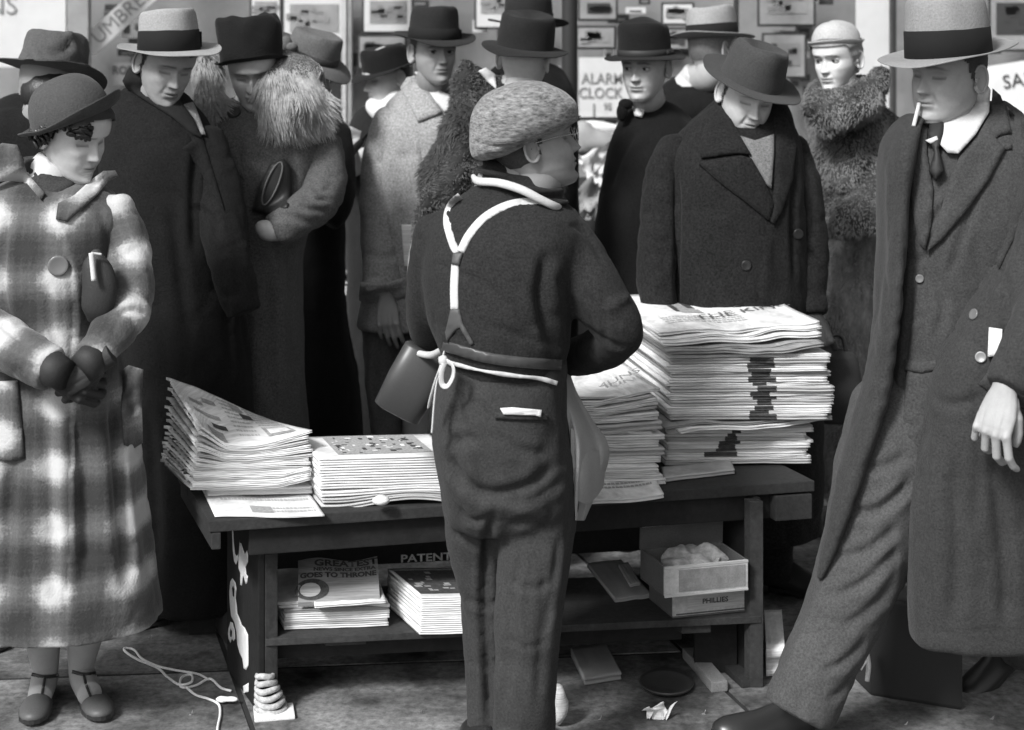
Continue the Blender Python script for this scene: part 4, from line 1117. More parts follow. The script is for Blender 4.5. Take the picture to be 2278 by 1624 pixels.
# --- second pile: folded picture papers left of the vendor
sec = 'picture papers in the flat stack left of the vendor'
z = ZT + .001; rg = random.Random(12); ths = [.014, .013, .014, .013, .0135, .013, .0135, .013, .013]
Yl = 4.07
for i, th in enumerate(ths):
    uL = (716 if i < 3 else 712) + rg.uniform(-3, 3); uR = 1010 + rg.uniform(-3, 3)
    l = Vector((sx(uL, Yl), Yl, 0)); r = Vector((sx(uR, Yl + .035), Yl + .035, 0))
    zf = (lambda s, t, k=i: .0035 * (3 - k) * math.sin(s * 5.5 + 4.2) + .002) if i < 3 else (lambda s, t: .004)
    lab = ORD[len(ths) - 1 - i] + ' picture paper from the top of the flat stack left of the vendor'
    if i == len(ths) - 1: lab = 'top picture paper of the flat stack, a large grey picture on its page'
    if i == 0: lab = 'lowest paper of the flat stack left of the vendor, sagging over the edge'
    sv1 = Vector((-.075, .205, 0)); o = paper(lab, l, r, sv1, th * .95, z + th / 2, seed=80 + i, wave=.0008, group=sec, m=M_NEWS2 if i < 2 else M_NEWS, zf=zf, round_=1.1)
    z += th
ob = bvh_of(o)
decal('printed_picture', M_PRINTG, o, ob, l, r, sv1, .16, .86, .12, .92)
rg = random.Random(2); mb = MB()
for k in range(34):
    a, b = rg.uniform(.18, .80), rg.uniform(.15, .85); w, h = rg.uniform(.01, .05), rg.uniform(.02, .10)
    q = [onto(ob, l + (r - l) * x + sv1 * y) for x, y in ((a, b), (a + w, b), (a + w, b + h), (a, b + h))]
    if all(x is not None for x in q): mb.add([x + Vector((0, 0, .0018)) for x in q], [(0, 1, 2, 3)])
mb.build('ink_marks', M_PRINT, o)['kind'] = 'stuff'
mb = MB()
for k in range(26):
    a, b = rg.uniform(.18, .80), rg.uniform(.15, .85); w, h = rg.uniform(.01, .05), rg.uniform(.02, .10)
    q = [onto(ob, l + (r - l) * x + sv1 * y) for x, y in ((a, b), (a + w, b), (a + w, b + h), (a, b + h))]
    if all(x is not None for x in q): mb.add([x + Vector((0, 0, .0022)) for x in q], [(0, 1, 2, 3)])
mb.build('unprinted_gaps', M_NEWS, o)['kind'] = 'stuff'
lumpy('paper_roll', 'small white roll of paper under the front edge of the flat stack', 'paper roll', P(848, 1113, 4.03), (.022, .02, .012), M_NEWS, 4, amp=.1)
# --- left pile with curled pages
lef = 'newspapers in the curled pile at the left end'
o, l, r, s_ = flat('single printed sheet overhanging the front left corner of the stand', [(478, 1150), (722, 1150), (447, 1086)], M_LOW, .004, seed=90, wave=.0012, zf=lambda s, t: .002 * math.sin(s * 7), group=lef)
ob = bvh_of(o); page_text(o, ob, l, r, s_, .12, .95, .46, .70, 2, M_TEXTG, 5, .6); page_text(o, ob, l, r, s_, .55, .95, .10, .3, 2, M_TEXTG, 6, .5); decal('printed_picture', M_PRINTG, o, ob, l, r, s_, .36, .56, .10, .30)
flat('folded newspaper lying flat beneath the curled pile', [(462, 1104), (694, 1098), (440, 1050)], ZT + .009, .022, seed=91, wave=.002, group=lef)
n = 15; z0 = .556; sv2 = Vector((-.135, .27, 0))
ftop = prof([(0, .168), (.10, .145), (.22, .117), (.36, .108), (.6, .114), (.85, .132), (1, .142)]); btop = prof([(0, .232), (.3, .195), (.7, .135), (1, .095)])
rg = random.Random(21)
for i in range(n):
    k = (i + .6) / n
    uL, uR = 430 + 14 * k + rg.uniform(-3, 3), (694 if i < n - 2 else 688) + rg.uniform(-8, 9) - (8 if i < 4 else 0); Yl = 4.09 + .02 * k
    l = Vector((sx(uL, Yl), Yl, 0)); r = Vector((sx(uR, Yl + .03), Yl + .03, 0))
    def zf(s, t, k=k, i=i):
        tt = max(0, min(1, t)); top = float(ftop(s)) * (1 - tt) + float(btop(s)) * tt
        flatv = .150 * k * (1 - .1) + (.03 * (1 - k) * max(0, s - .75) * 4 * (1 if i < 5 else 0) * .8)
        mix = k ** 1.6
        return flatv * (1 - mix) * .80 + top * k * mix + (1 - mix) * 0
    lab = ORD[n - 1 - i] + ' newspaper from the top of the curled pile at the left end'
    if i == n - 1: lab = 'top sheet of the curled pile, its printed page rising to a point'
    o = paper(lab, l, r, sv2, .0075, z0, seed=100 + i, wave=.002, group=lef, m=M_NEWS if i % 3 else M_NEWS2, zf=zf, teeth=.005, nx=26, ny=22, jag=.012, round_=1)
    # inner leaves showing at the toothed left end
ob = bvh_of(o); l = Vector((l.x, l.y, 0)); r = Vector((r.x, r.y, 0))
for a0, a1, b0, b1, m_ in ((.10, .22, .62, .68, M_PRINTG), (.08, .32, .40, .47, M_PRINTG), (.20, .33, .22, .30, M_PRINT), (.24, .36, .70, .78, M_PRINTG), (.12, .26, -.0, .16, M_PRINTG), (.52, .62, .74, .90, M_PRINTG), (.56, .66, .55, .68, M_PRINT)):
    decal('printed_picture', m_, o, ob, l, r, sv2, a0, a1, b0, b1, lift=.0022)
page_text(o, ob, l, r, sv2, .42, .60, .15, .95, 9, M_TEXTG, 8, .4); page_text(o, ob, l, r, sv2, .66, .90, .30, .95, 8, M_TEXTG, 9, .45)
decal('printed_picture', M_PRINTG, o, ob, l, r, sv2, .66, .90, .12, .34, lift=.0018); decal('printed_picture', M_NEWS, o, ob, l, r, sv2, .69, .87, .16, .30, lift=.0030)

# ------------------------------------------------------------------ lower shelf
ls = 'newspapers on the lower shelf'
def shelf_stack(uL, uR, vF, n, th, sv, seed, labs, group, m=M_NEWS, ang=.10, jit=4, wave=.001, zbase=ZS + .001, mats=None):
    z = zbase; rg = random.Random(seed); out = None
    for i in range(n):
        a = G(uL + rg.uniform(-jit, jit), vF, ZS); w = (uR - uL) * a.y / FPX; l = Vector((a.x, a.y, 0)); r = l + Vector((w, w * ang, 0))
        lab = labs[1] if i == n - 1 else (ORD[i].replace('top', 'lowest') + ' ' + labs[0])
        o = paper(lab, l, r, sv, th * .95, z + th / 2, seed=seed + i, wave=wave, group=group, m=(mats[i] if mats else m)); z += th; out = (o, l, r, z)
    return out
o, l, r, z = shelf_stack(632, 862, 1402, 5, .0105, Vector((-.09, .25, 0)), 130, ('newspaper from the bottom of the left stack on the lower shelf', 'grey backed newspaper fifth from the bottom in the left stack on the lower shelf'), ls, mats=[M_NEWS, M_NEWS2, M_NEWS, M_NEWS, M_NEWSD])
o, l, r, z = shelf_stack(618, 864, 1398, 2, .0075, Vector((-.08, .25, 0)), 140, ('newspaper under the open printed page on the left shelf stack', 'printed page open on top of the left stack on the lower shelf'), ls, zbase=z, ang=.04, wave=.003)
ob = bvh_of(o); page_text(o, ob, l, r, Vector((-.08, .25, 0)), .30, .98, .10, .30, 2, M_PRINTG, 2, .7); decal('printed_picture', M_PRINTG, o, ob, l, r, Vector((-.08, .25, 0)), .38, .97, .30, .45)
# folded paper with the royal headline, standing half open
hp = thing('newspaper', 'folded grey newspaper with bold headline about a throne, on the left shelf stack', 'newspaper', ls)
zc = z; a = P(663, 1340, 4.12); b_ = P(845, 1322, 4.14); 
A0 = Vector((a.x, a.y, zc + .004)); B0 = Vector((b_.x, b_.y, zc + .006)); up = Vector((-.018, .135, .067))
rows = []
for i in range(25):
    s = i / 24; row = []
    for j in range(15):
        t = j / 14; p = A0 + (B0 - A0) * s + up * t + Vector((0, 0, .010 * math.sin(t * math.pi) + .006 * math.sin(s * 7) * t + (.012 * math.exp(-(t / .12) ** 2) - .006) * .5)); row.append(p)
    rows.append(row)
mb = MB(); mb.grid(rows); mb.grid([[p - Vector((0, -.004, .012)) for p in r_] for r_ in rows])
for f_ in (lambda q: [q[i][0] for i in range(25)], lambda q: [q[i][14] for i in range(25)], lambda q: q[0], lambda q: q[24]):
    e = f_(rows); mb.grid([e, [p - Vector((0, -.004, .012)) for p in e]])
pg = mb.build('front_page', M_NEWSD, hp, True)
pb = bvh_of(pg); nrm = (B0 - A0).cross(up).normalized(); xd = (B0 - A0).normalized(); yd = up.normalized()
def stick(o, bvh, nrm, d=.0012):
    co = np_mesh(o.data)
    for k in range(len(co)):
        h = bvh.ray_cast(Vector(co[k]) + nrm * .1, -nrm)
        if h[0] is not None: co[k] = h[0] + nrm * d
    set_co(o.data, co)
for tx, s, t, size, bo in (('GREATEST', .60, .86, .036, .0012), ('NEWS SINCE EXTRA', .58, .70, .018, .0007), ('GOES TO THRONE', .50, .56, .0235, .0012)):
    q = text_on('headline', tx, M_PRINT, pg, A0 + (B0 - A0) * s + up * t, xd, yd, size, 0, bold=bo, stretch=.98); stick(q, pb, nrm)
mb = MB()
for rr0, rr1, m_i in ((.027, .036, 0),):
    pts = [[A0 + (B0 - A0) * .17 + up * .26 + xd * (q * math.cos(t) * 1.3) + yd * (q * math.sin(t)) for t in [2 * math.pi * k / 28 for k in range(29)]] for q in (0, .012, .024, .034)]
mb.grid(pts); q = mb.build('printed_picture', M_PRINT, pg); stick(q, pb, nrm)
mb = MB(); mb.grid([[A0 + (B0 - A0) * .15 + up * .25 + xd * (q * math.cos(t) * 1.2) + yd * (q * math.sin(t)) for t in [2 * math.pi * k / 24 for k in range(25)]] for q in (0, .011, .022)]); q = mb.build('printed_portrait', M_NEWS2, pg); stick(q, pb, nrm, .0022)
flat('thin white newspaper under the folded headline paper', [(700, 1352), (858, 1342), (690, 1300)], zc + .0005, .008, seed=151, group=ls)
o, l, r, z = shelf_stack(935, 1120, 1413, 9, .0108, Vector((-.10, .21, 0)), 160, ('magazine from the bottom of the middle stack on the lower shelf', 'top magazine of the middle shelf stack with a dark cover picture'), 'magazines in the middle stack on the lower shelf', jit=3, ang=.05)
ob = bvh_of(o); decal('printed_picture', M_PRINT, o, ob, l, r, Vector((-.10, .21, 0)), .03, .97, .08, .9)
mb = MB(); rg = random.Random(4); svm = Vector((-.10, .21, 0))
for k in range(22):
    a, b = rg.uniform(.05, .85), rg.uniform(.1, .8); w, h = rg.uniform(.03, .09), rg.uniform(.03, .08)
    q = [onto(ob, l + (r - l) * x + svm * y) for x, y in ((a, b), (a + w, b), (a + w, b + h), (a, b + h))]
    if all(x is not None for x in q): mb.add([x + Vector((0, 0, .0018)) for x in q], [(0, 1, 2, 3)])
mb.build('cover_highlights', M_PRINTG, o)['kind'] = 'stuff'
# right half of the shelf: books and cigar boxes
M_PAPERG = mat('manila_paper', .30, rough=.9, blot=.1, grain=.1)
o, a, b, s_ = flat('worn grey paper pad lying on the right half of the lower shelf', [(1368, 1340), (1448, 1330), (1306, 1262)], ZS + .001, .012, m=M_PAPERG, seed=170, cat='paper pad', name='paper_pad')
o, a, b, s_ = flat('narrow light pencil box on the grey pad', [(1402, 1306), (1424, 1302), (1376, 1262)], ZS + .014, .010, m=M_NEWS2, seed=171, cat='pencil box', name='pencil_box')
M_BOX = mat('cigar_box_label', .42, rough=.7, grain=.2, gscale=90, blot=.2, bscale=25, bump=.2); M_BOXD = mat('cigar_box_wood', .10, rough=.7, grain=.2, blot=.2); M_BOXP = mat('cigar_box_panel', .22, rough=.7, blot=.25, bscale=40, grain=.2)
def cigar(label, uvf, z, h, sv, lid=False, txt=None):
    t = thing('cigar_box', label, 'cigar box', 'cigar boxes on the lower shelf')
    a, b = G(uvf[0], uvf[1], z), G(uvf[2], uvf[3], z); a.z = b.z = z; th = .006
    def pr(nm, q, dz, m): bb = MB(); bb.prism(q, dz); return bb.build(nm, m, t, bevel=.0012)
    e = (b - a).normalized(); w = (b - a).length; s1 = sv.normalized(); d = sv.length
    C = lambda x, y, zz=0: a + e * x + s1 * y + Vector((0, 0, zz))
    pr('box_bottom', [C(0, 0), C(w, 0), C(w, d), C(0, d)], .004, M_BOXD)
    fr_ = pr('box_front', [C(0, 0, .0045), C(w, 0, .0045), C(w, th, .0045), C(0, th, .0045)], h - .0045, M_BOX)
    pr('box_back', [C(0, d - th, .0045), C(w, d - th, .0045), C(w, d, .0045), C(0, d, .0045)], h - .0045, M_BOXD)
    pr('box_side', [C(0, th + .0005, .0045), C(th, th + .0005, .0045), C(th, d - th - .0005, .0045), C(0, d - th - .0005, .0045)], h - .0045, M_BOXD)
    pr('box_side', [C(w - th, th + .0005, .0045), C(w, th + .0005, .0045), C(w, d - th - .0005, .0045), C(w - th, d - th - .0005, .0045)], h - .0045, M_BOXD)
    # border strips and a panel on the front
    def fp(nm, x0, x1, z0, z1, m, o=.001):
        bb = MB(); bb.prism([C(w * x0, -o, h * z0), C(w * x1, -o, h * z0), C(w * x1, -.0001, h * z0), C(w * x0, -.0001, h * z0)], h * (z1 - z0)); return bb.build(nm, m, fr_)
    if txt:
        fp('label_panel', .18, .93, .25, .82, M_NEWS2); fp('label_strip', .04, .96, .10, .15, M_BOXD); fp('label_strip', .04, .96, .88, .93, M_BOXD)
        text_on('lettering', txt, M_PRINT, fr_, C(w * .52, -.0015, h * .52), e, (0, 0, 1), .018, 0.0004, bold=.0005, stretch=1.1)
        pr('box_lid', [C(-.002, -.002, h + .0006), C(w + .002, -.002, h + .0006), C(w + .002, d, h + .0006), C(-.002, d, h + .0006)], .005, M_BOXD)
    else:
        fp('label_panel', .17, .97, .14, .86, M_BOXP); fp('label_strip', .0, 1.0, .92, 1.0, M_NEWS2, .0016); fp('label_strip', .0, 1.0, .0, .07, M_NEWS2, .0016)
    if lid:
        L0 = C(0, d, h + .001); bb = MB(); q = [C(0, d * .85, h + .040), C(w, d * .85, h + .040), C(w, d * .85 + .004, h + .040), C(0, d * .85 + .004, h + .040)]
        bb.prism([C(-.002, d - .002, h), C(w + .002, d - .002, h), C(w + .002, d + .003, h), C(-.002, d + .003, h)], Vector((0, -.015, .062)) ); bb.build('box_lid', M_BOXD, t); bb = MB(); bb.prism([C(-.002, d - .019, h + .0625), C(w + .002, d - .019, h + .0625), C(w + .002, d - .012, h + .0625), C(-.002, d - .012, h + .0625)], .004); bb.build('lid_edge', M_BOX, t)
    return t, C, w, d
svb = Vector((-.05, .145, 0))
_, C, w, d = cigar('closed cigar box lettered PHILLIES, underneath the open one', (1497, 1376, 1676, 1358), ZS + .001, .072, svb, False, 'PHILLIES')
_, C, w, d = cigar('open cigar box full of crumpled paper, on top of the closed one', (1478, 1330, 1664, 1312), ZS + .080, .078, svb, True)
lumpy('crumpled_paper', 'crumpled pale paper filling the open cigar box', 'paper', C(w * .5, d * .45, .066), (w * .42, d * .36, .026), mat('tissue_paper', .26, rough=.9, grain=.25, gscale=60, blot=.3, bscale=30), 31, amp=1.1, faces=30)

# ------------------------------------------------------------------ things on the pavement
M_STRING = mat('string_white', .75, rough=.9, grain=.2)
def cord(name, label, cat, pts, r, m=M_STRING, close=False, n=6):
    q = [(G(u, v, .006).x, G(u, v, .006).y, .004 + (h or 0), r) for u, v, h in pts]; mb = MB(); mb.tube(q, 8, len(q) * n); return tag(mb.build(name, m, None, True), label, cat)
zf7 = lambda x, y: (x * .6158 * .57, (1850 + y * .6158) * .57)
cord('string', 'white string snaking over the pavement in front of the plaid coat', 'string', [(*zf7(1465, 1370), .0), (*zf7(1400, 1350), .0), (*zf7(1330, 1300), .003), (*zf7(1240, 1335), 0), (*zf7(1150, 1355), .004), (*zf7(1150, 1300), .006), (*zf7(1210, 1280), .006), (*zf7(1215, 1330), .008), (*zf7(1140, 1345), .006), (*zf7(1060, 1280), 0), (*zf7(1000, 1225), 0), (*zf7(880, 1175), 0), (*zf7(800, 1125), 0), (*zf7(790, 1100), 0), (*zf7(850, 1110), 0), (*zf7(900, 1175), .004), (*zf7(1000, 1222), .004), (*zf7(1120, 1240), 0), (*zf7(1250, 1262), 0), (*zf7(1325, 1300), 0)], .0033)
cord('string', 'loose end of white string trailing towards the bottom edge', 'string', [(*zf7(1180, 1365), .008), (*zf7(1240, 1395), 0), (*zf7(1320, 1420), 0), (*zf7(1385, 1455), 0), (*zf7(1395, 1520), 0), (*zf7(1380, 1600), 0), (*zf7(1378, 1680), 0)], .0033)
lumpy('string_knot', 'bunched end of the white string by the lettered panel', 'knot', G(505, 1556, .012), (.028, .010, .008), M_STRING, 6, amp=.3)
# coil of rags/rope by the left leg
cl = thing('rope_coil', 'coil of thick pale rope standing by the foot of the lettered panel', 'rope')
g = G(600, 1592, 0); zc = .012
for k in range(6):
    R0 = .036 - .0035 * k; mb = MB(); c = Vector((g.x - .003 * k, g.y + .02, .012 + .0165 * k))
    mb.loft(tube_rings(np.array([(c.x + R0 * math.cos(t), c.y + R0 * math.sin(t), c.z + .003 * math.sin(t * 2 + k), .0078) for t in [2 * math.pi * i / 26 for i in range(27)]]), 8), cap=False)
    mb.build('rope_turn', mat('old_rope', .42, rough=.9, grain=.5, gscale=90, bump=.6), cl, True)
mb = MB(); mb.box(Vector((g.x + .01, g.y + .005, .006)), .10, .08, .010, Matrix.Rotation(.2, 3, 'Z')); mb.build('rope_end', M_STRING, cl, bevel=.003)
sheet3('paper_scrap', 'torn white scrap of paper on the pavement below the shelf', 'paper', [(1423, 1586, 0), (1470, 1594, 0), (1500, 1568, .0), (1452, 1570, .0)], 4.05, M_NEWS, 4, amp=.02)
lumpy('crumpled_paper', 'crumpled white paper on the pavement against the vendor trouser leg', 'paper', G(1240, 1570, .05), (.018, .02, .05), M_NEWS, 14, amp=.6)
flat('newspaper bundle on the pavement under the stand, behind the vendor legs', [(1300, 1524), (1381, 1511), (1270, 1460)], .001, .022, m=M_PAPERG, seed=181, name='newspaper_bundle', cat='newspaper')
mb = MB(); c = G(1482, 1510, .02); rr = []
for q, zz in ((.068, .006), (.072, .012), (.070, .016), (.062, .010), (.02, .008)): rr.append([Vector((c.x + q * 1.0 * math.cos(t), c.y + q * 1.15 * math.sin(t), zz)) for t in [2 * math.pi * k / 36 for k in range(36)]])
mb.loft(rr); tag(mb.build('tin_tray', mat('dark_tin', .05, rough=.35, spec=.6), None, True), 'round dark tin tray on the pavement under the cigar boxes', 'tray')
def plank(label, a, b, w, h, m):
    a = G(*a); b = G(*b); d = (b - a).normalized(); s = Vector((d.y, -d.x, 0)); mb = MB(); mb.prism([a + s * w / 2, b + s * w / 2, b - s * w / 2, a - s * w / 2], h); return tag(mb.build('wooden_batten', m, None, bevel=.004), label, 'wood')
plank('worn pale wooden batten lying on the pavement under the stand', (1601, 1540), (1535, 1462), .045, .028, mat('bare_wood', .22, rough=.8, grain=.3, blot=.2))
plank('dark wooden batten on the pavement beside the right leg of the stand', (1668, 1530), (1600, 1468), .045, .02, M_STANDTOP)
flat('newspaper bundle standing on the pavement right of the stand leg', [(1704, 1503), (1745, 1500), (1700, 1425)], .001, .085, m=M_NEWS, seed=185, name='newspaper_bundle', cat='newspaper')
cs = thing('equipment_case', 'black square case standing on the pavement behind the walking man', 'case')
a, b = G(1936, 1548), G(2142, 1582); mb = MB(); mb.prism([a, b, b + Vector((-.03, .16, 0)), a + Vector((-.03, .16, 0))], .255); mb.build('case_body', mat('black_leather', .022, rough=.5, grain=.1), cs, bevel=.01)
mb = MB(); mb.tube([tuple((a + b) / 2 + Vector((-.06, .08, .25))) + (.008,), tuple((a + b) / 2 + Vector((-.04, .08, .285))) + (.008,), tuple((a + b) / 2 + Vector((.04, .08, .285))) + (.008,), tuple((a + b) / 2 + Vector((.06, .08, .25))) + (.008,)], 8); mb.build('handle', M_DARK, cs, True)
mb = MB(); mb.tube([tuple(P(1930, 1425, 4.12)) + (.008,), tuple(P(1926, 1452, 4.1)) + (.010,), tuple(P(1932, 1480, 4.1)) + (.007,), tuple(P(1929, 1515, 4.1)) + (.006,)], 8); mb.tube([tuple(P(1930, 1460, 4.1)) + (.004,), tuple(P(1905, 1468, 4.08)) + (.003,)], 6); mb.tube([tuple(P(1930, 1465, 4.1)) + (.004,), tuple(P(1915, 1490, 4.08)) + (.003,)], 6)
mb.build('cord_tie', M_STRING, cs, True)

for k_, (u_, v_, a_) in enumerate(((1105, 1600, .5), (930, 1585, .3), (1330, 1600, .25), (1560, 1588, .3), (420, 1590, .25), (2200, 1600, .4), (2010, 1612, .3), (330, 1420, .25))):
    sheet3('paper_scrap', 'tiny dirty scrap of litter, ' + ('left of the vendor', 'far left of the vendor by the coil', 'right of the vendor', 'below the wooden battens', 'by the string end', 'at the bottom right edge', 'under the black case', 'beyond the string loop')[k_], 'litter', [(u_, v_, 0), (u_ + 26 * a_, v_ + 3, 0), (u_ + 30 * a_, v_ - 9, 0), (u_ + 6, v_ - 10 * a_, 0)], GY(v_), M_PAPERG if k_ % 2 else M_NEWS2, k_ + 40, amp=.004)

# ================================================================== people
M_LEATH = mat('black_shoe_leather', .025, rough=.35, spec=.6)
M_WHITEC = mat('white_cotton', .52, rough=.85, grain=.1, bump=.1, gscale=150)
M_HAIRD = mat('dark_hair', .018, rough=.45, grain=.3, gscale=120, spec=.5, bump=.6, stretch=(1, 1, .25))
def person(label): return thing('person', label, 'person', 'people crowded round the newspaper stand')

# ---------------------------------------------------------------- woman in the plaid coat
def plaid_mat():
    m = bpy.data.materials.new('plaid_wool'); m.use_nodes = True; nt = m.node_tree; N, L = nt.nodes, nt.links; b = N['Principled BSDF']
    b.inputs['Roughness'].default_value = .95; b.inputs['Specular IOR Level'].default_value = .1; b.inputs['Sheen Weight'].default_value = .2
    at = N.new('ShaderNodeAttribute'); at.attribute_name = 'plaid'
    sep = N.new('ShaderNodeSeparateXYZ'); L.new(at.outputs['Vector'], sep.inputs[0])
    tc = N.new('ShaderNodeTexCoord')
    def M_(op, a, c, d=None):
        n = N.new('ShaderNodeMath'); n.operation = op
        for i, s in enumerate((a, c, d)):
            if s is None: continue
            if hasattr(s, 'links'): L.new(s, n.inputs[i])
            else: n.inputs[i].default_value = s
        return n.outputs[0]
    def stripe(sock, freq, ph):      # soft broad stripes, 0..1
        a = M_('MULTIPLY_ADD', sock, freq * 2 * math.pi, ph); s = M_('SINE', a, 0.0)
        return M_('MULTIPLY_ADD', s, .5, .5)
    sx_ = M_('POWER', stripe(sep.outputs[0], 1 / .165, 1.3), 1.45); sy_ = M_('POWER', stripe(sep.outputs[1], 1 / .148, .2), 1.3)
    v = M_('MULTIPLY_ADD', sx_, .5, 0.0); v = M_('MULTIPLY_ADD', sy_, .55, v)
    both = M_('MULTIPLY', sx_, sy_); v = M_('MULTIPLY_ADD', both, .45, v)
    # thin overcheck
    t1 = M_('POWER', stripe(sep.outputs[0], 1 / .020, 0), 3); t2 = M_('POWER', stripe(sep.outputs[1], 1 / .020, 0), 3)
    v = M_('MULTIPLY_ADD', t1, .06, v); v = M_('MULTIPLY_ADD', t2, .06, v)
    n1 = N.new('ShaderNodeTexNoise'); n1.inputs['Scale'].default_value = 190; n1.inputs['Detail'].default_value = 3; L.new(tc.outputs['Object'], n1.inputs['Vector'])
    v = M_('MULTIPLY_ADD', n1.outputs['Fac'], .45, v); v = M_('SUBTRACT', v, .22)
    cr = N.new('ShaderNodeValToRGB'); cr.color_ramp.elements[0].position = .08; cr.color_ramp.elements[0].color = (.040, .040, .040, 1)
    cr.color_ramp.elements[1].position = 1.35 / 1.5; cr.color_ramp.elements[1].color = (.50, .50, .50, 1); e = cr.color_ramp.elements.new(.5); e.color = (.125, .125, .125, 1)
    sc = M_('MULTIPLY', v, .72); L.new(sc, cr.inputs[0]); L.new(cr.outputs[0], b.inputs['Base Color'])
    bp = N.new('ShaderNodeBump'); bp.inputs['Strength'].default_value = .5; bp.inputs['Distance'].default_value = .003; L.new(n1.outputs['Fac'], bp.inputs['Height']); L.new(bp.outputs[0], b.inputs['Normal'])
    return m
M_PLAID = plaid_mat()
def plaid_attr(arms, ox=0.0, oz=0.0, lim=1.18):
    def f(me):
        co = np_mesh(me); out = np.stack([co[:, 0] - ox, co[:, 2] - oz], 1)
        best = np.full(len(co), 1e9)
        for path in arms:
            pp = np.array([tuple(P(u, v, Y)) for u, v, Y, r in path]); rr = np.array([r for *_, r in path]); acc = 0
            for i in range(len(pp) - 1):
                a, b = pp[i], pp[i + 1]; ab = b - a; l = np.linalg.norm(ab); t = np.clip((co - a) @ ab / l ** 2, 0, 1); q = a + t[:, None] * ab
                d = np.linalg.norm(co - q, axis=1); r = rr[i] + (rr[i + 1] - rr[i]) * t
                ax = ab / l; sd = np.cross(ax, [0, -1, 0]); sd /= np.linalg.norm(sd)
                k = (d < r * lim) & (d / r < best); best[k] = (d / r)[k]
                out[k, 0] = ((co - q) @ sd)[k] + .04; out[k, 1] = -(acc + t[k] * l) + .03
                acc += l
        at = me.attributes.new('plaid', 'FLOAT_VECTOR', 'POINT'); at.data.foreach_set('vector', np.column_stack([out, np.zeros(len(co))]).ravel())
    return f
def woman_plaid():
    rt = person('young woman in a pale plaid coat and round felt hat at the left edge')
    Y = 4.04
    body = trunk([(392, 60, 165, 4.08, .06), (410, -10, 222, 4.07, .10), (440, -55, 262, 4.06, .125), (490, -68, 282, 4.05, .14), (580, -50, 268, 4.04, .15), (700, -42, 252, 4.04, .15), (850, -66, 282, 4.04, .165), (1000, -92, 312, 4.04, .175), (1200, -118, 338, 4.05, .19), (1378, -135, 360, 4.05, .205)], ex=2.3)
    ra = [(250, 462, 4.05, .062), (284, 560, 4.02, .062), (288, 668, 3.95, .060), (246, 742, 3.87, .052), (207, 796, 3.82, .047)]
    la = [(-40, 462, 4.05, .07), (-72, 600, 4.0, .07), (-68, 715, 3.93, .068), (20, 770, 3.85, .064), (118, 822, 3.80, .052)]
    folds = [([(52, 395), (95, 450), (130, 510), (158, 600), (167, 700), (163, 800), (160, 1000), (158, 1200), (152, 1395)], 4, .010, 'step'),
             ([(212, 440), (238, 520), (243, 600), (250, 680)], 9, .004), ([(18, 470), (5, 600), (15, 700), (60, 740)], 9, .012),
             ([(165, 880), (185, 1050), (195, 1300)], 20, .014), ([(250, 860), (262, 1050), (282, 1320)], 14, .016), ([(300, 1000), (322, 1180), (345, 1330)], 12, .012), ([(95, 880), (110, 1050), (118, 1340)], 14, .012), ([(30, 1010), (18, 1200), (10, 1350)], 14, .012),
             ([(255, 640), (290, 660), (325, 650)], 7, .009), ([(262, 700), (295, 690), (330, 700)], 7, .009), ([(248, 560), (280, 590), (318, 600)], 8, .007), ([(0, 720), (30, 745), (70, 765)], 7, .006), ([(105, 620), (112, 720), (135, 780)], 8, .006)]
    coat = cloth('coat', M_PLAID, rt, [body], voxel=.0078, it=5, folds=folds[:9] + folds[-1:], noise=.0045, nscale=(8, 8, 3), seed=1, after=plaid_attr([], P(0, 0, 4).x, .05))
    for k_, arm_ in enumerate((ra, la)):
        cloth('sleeve', M_PLAID, coat, [limb(arm_, 28)], voxel=.0062, it=5, folds=folds[9:-1], noise=.0055, nscale=(9, 9, 9), seed=60 + k_, after=plaid_attr([arm_], 0, 0, 99))
    bv = bvh_of(coat, *coat.children)
    def pl(o):          # pieces cut from the same cloth carry the pattern too
        co = np_mesh(o.data); at = o.data.attributes.new('plaid', 'FLOAT_VECTOR', 'POINT'); at.data.foreach_set('vector', np.column_stack([co[:, 0] + .9, co[:, 2] * 1.0 + .02, co[:, 0] * 0]).ravel()); return o
    # collar wings and lapel
    pl(patch('collar', M_PLAID, coat, bv, [(-30, 335), (5, 318), (38, 322), (50, 350), (60, 385), (100, 430), (92, 446), (60, 408), (20, 402), (-35, 408)], off=.014, th=.007, step=9, smooth_outline=False, lift=lambda u, v: .018 * max(0, (395 - v) / 80)))
    pl(patch('collar', M_PLAID, coat, bv, [(200, 402), (230, 380), (256, 379), (264, 392), (240, 404), (220, 430), (190, 458), (150, 494), (124, 488), (129, 452), (165, 434)], off=.008, th=.008, step=7))
    # scarf filling the neck opening
    M_SC = wool('dark_scarf', .045)
    mb = MB(); mb.loft(trunk([(475, 112, 142, 3.96, .02), (445, 85, 162, 4.0, .045), (410, 66, 176, 4.04, .068), (378, 60, 152, 4.07, .066), (348, 56, 128, 4.09, .058)], 36, 30))
    me = tri_mesh(mb); co = np_mesh(me); co += normals(me) * (.006 * fbm(co * np.array([14, 14, 40]), 2))[:, None]; set_co(me, co); link('scarf', me, M_SC, rt)
    pl(patch('pocket', M_PLAID, coat, bv, [(-40, 850), (40, 846), (46, 900), (55, 1020), (20, 1026), (-40, 1020)], off=.004, th=.009, step=10))
    pl(patch('pocket', M_PLAID, coat, bv, [(272, 822), (286, 812), (319, 822), (315, 880), (318, 985), (298, 998), (275, 990), (270, 900)], off=.006, th=.012, step=8))
    button('button', mat('grey_button', .14, rough=.3, spec=.6), coat, bv, 130, 591, 22)
    # arms in gloves
    M_GL = mat('dark_glove', .028, rough=.6, grain=.2, bump=.4)
    gl = rt
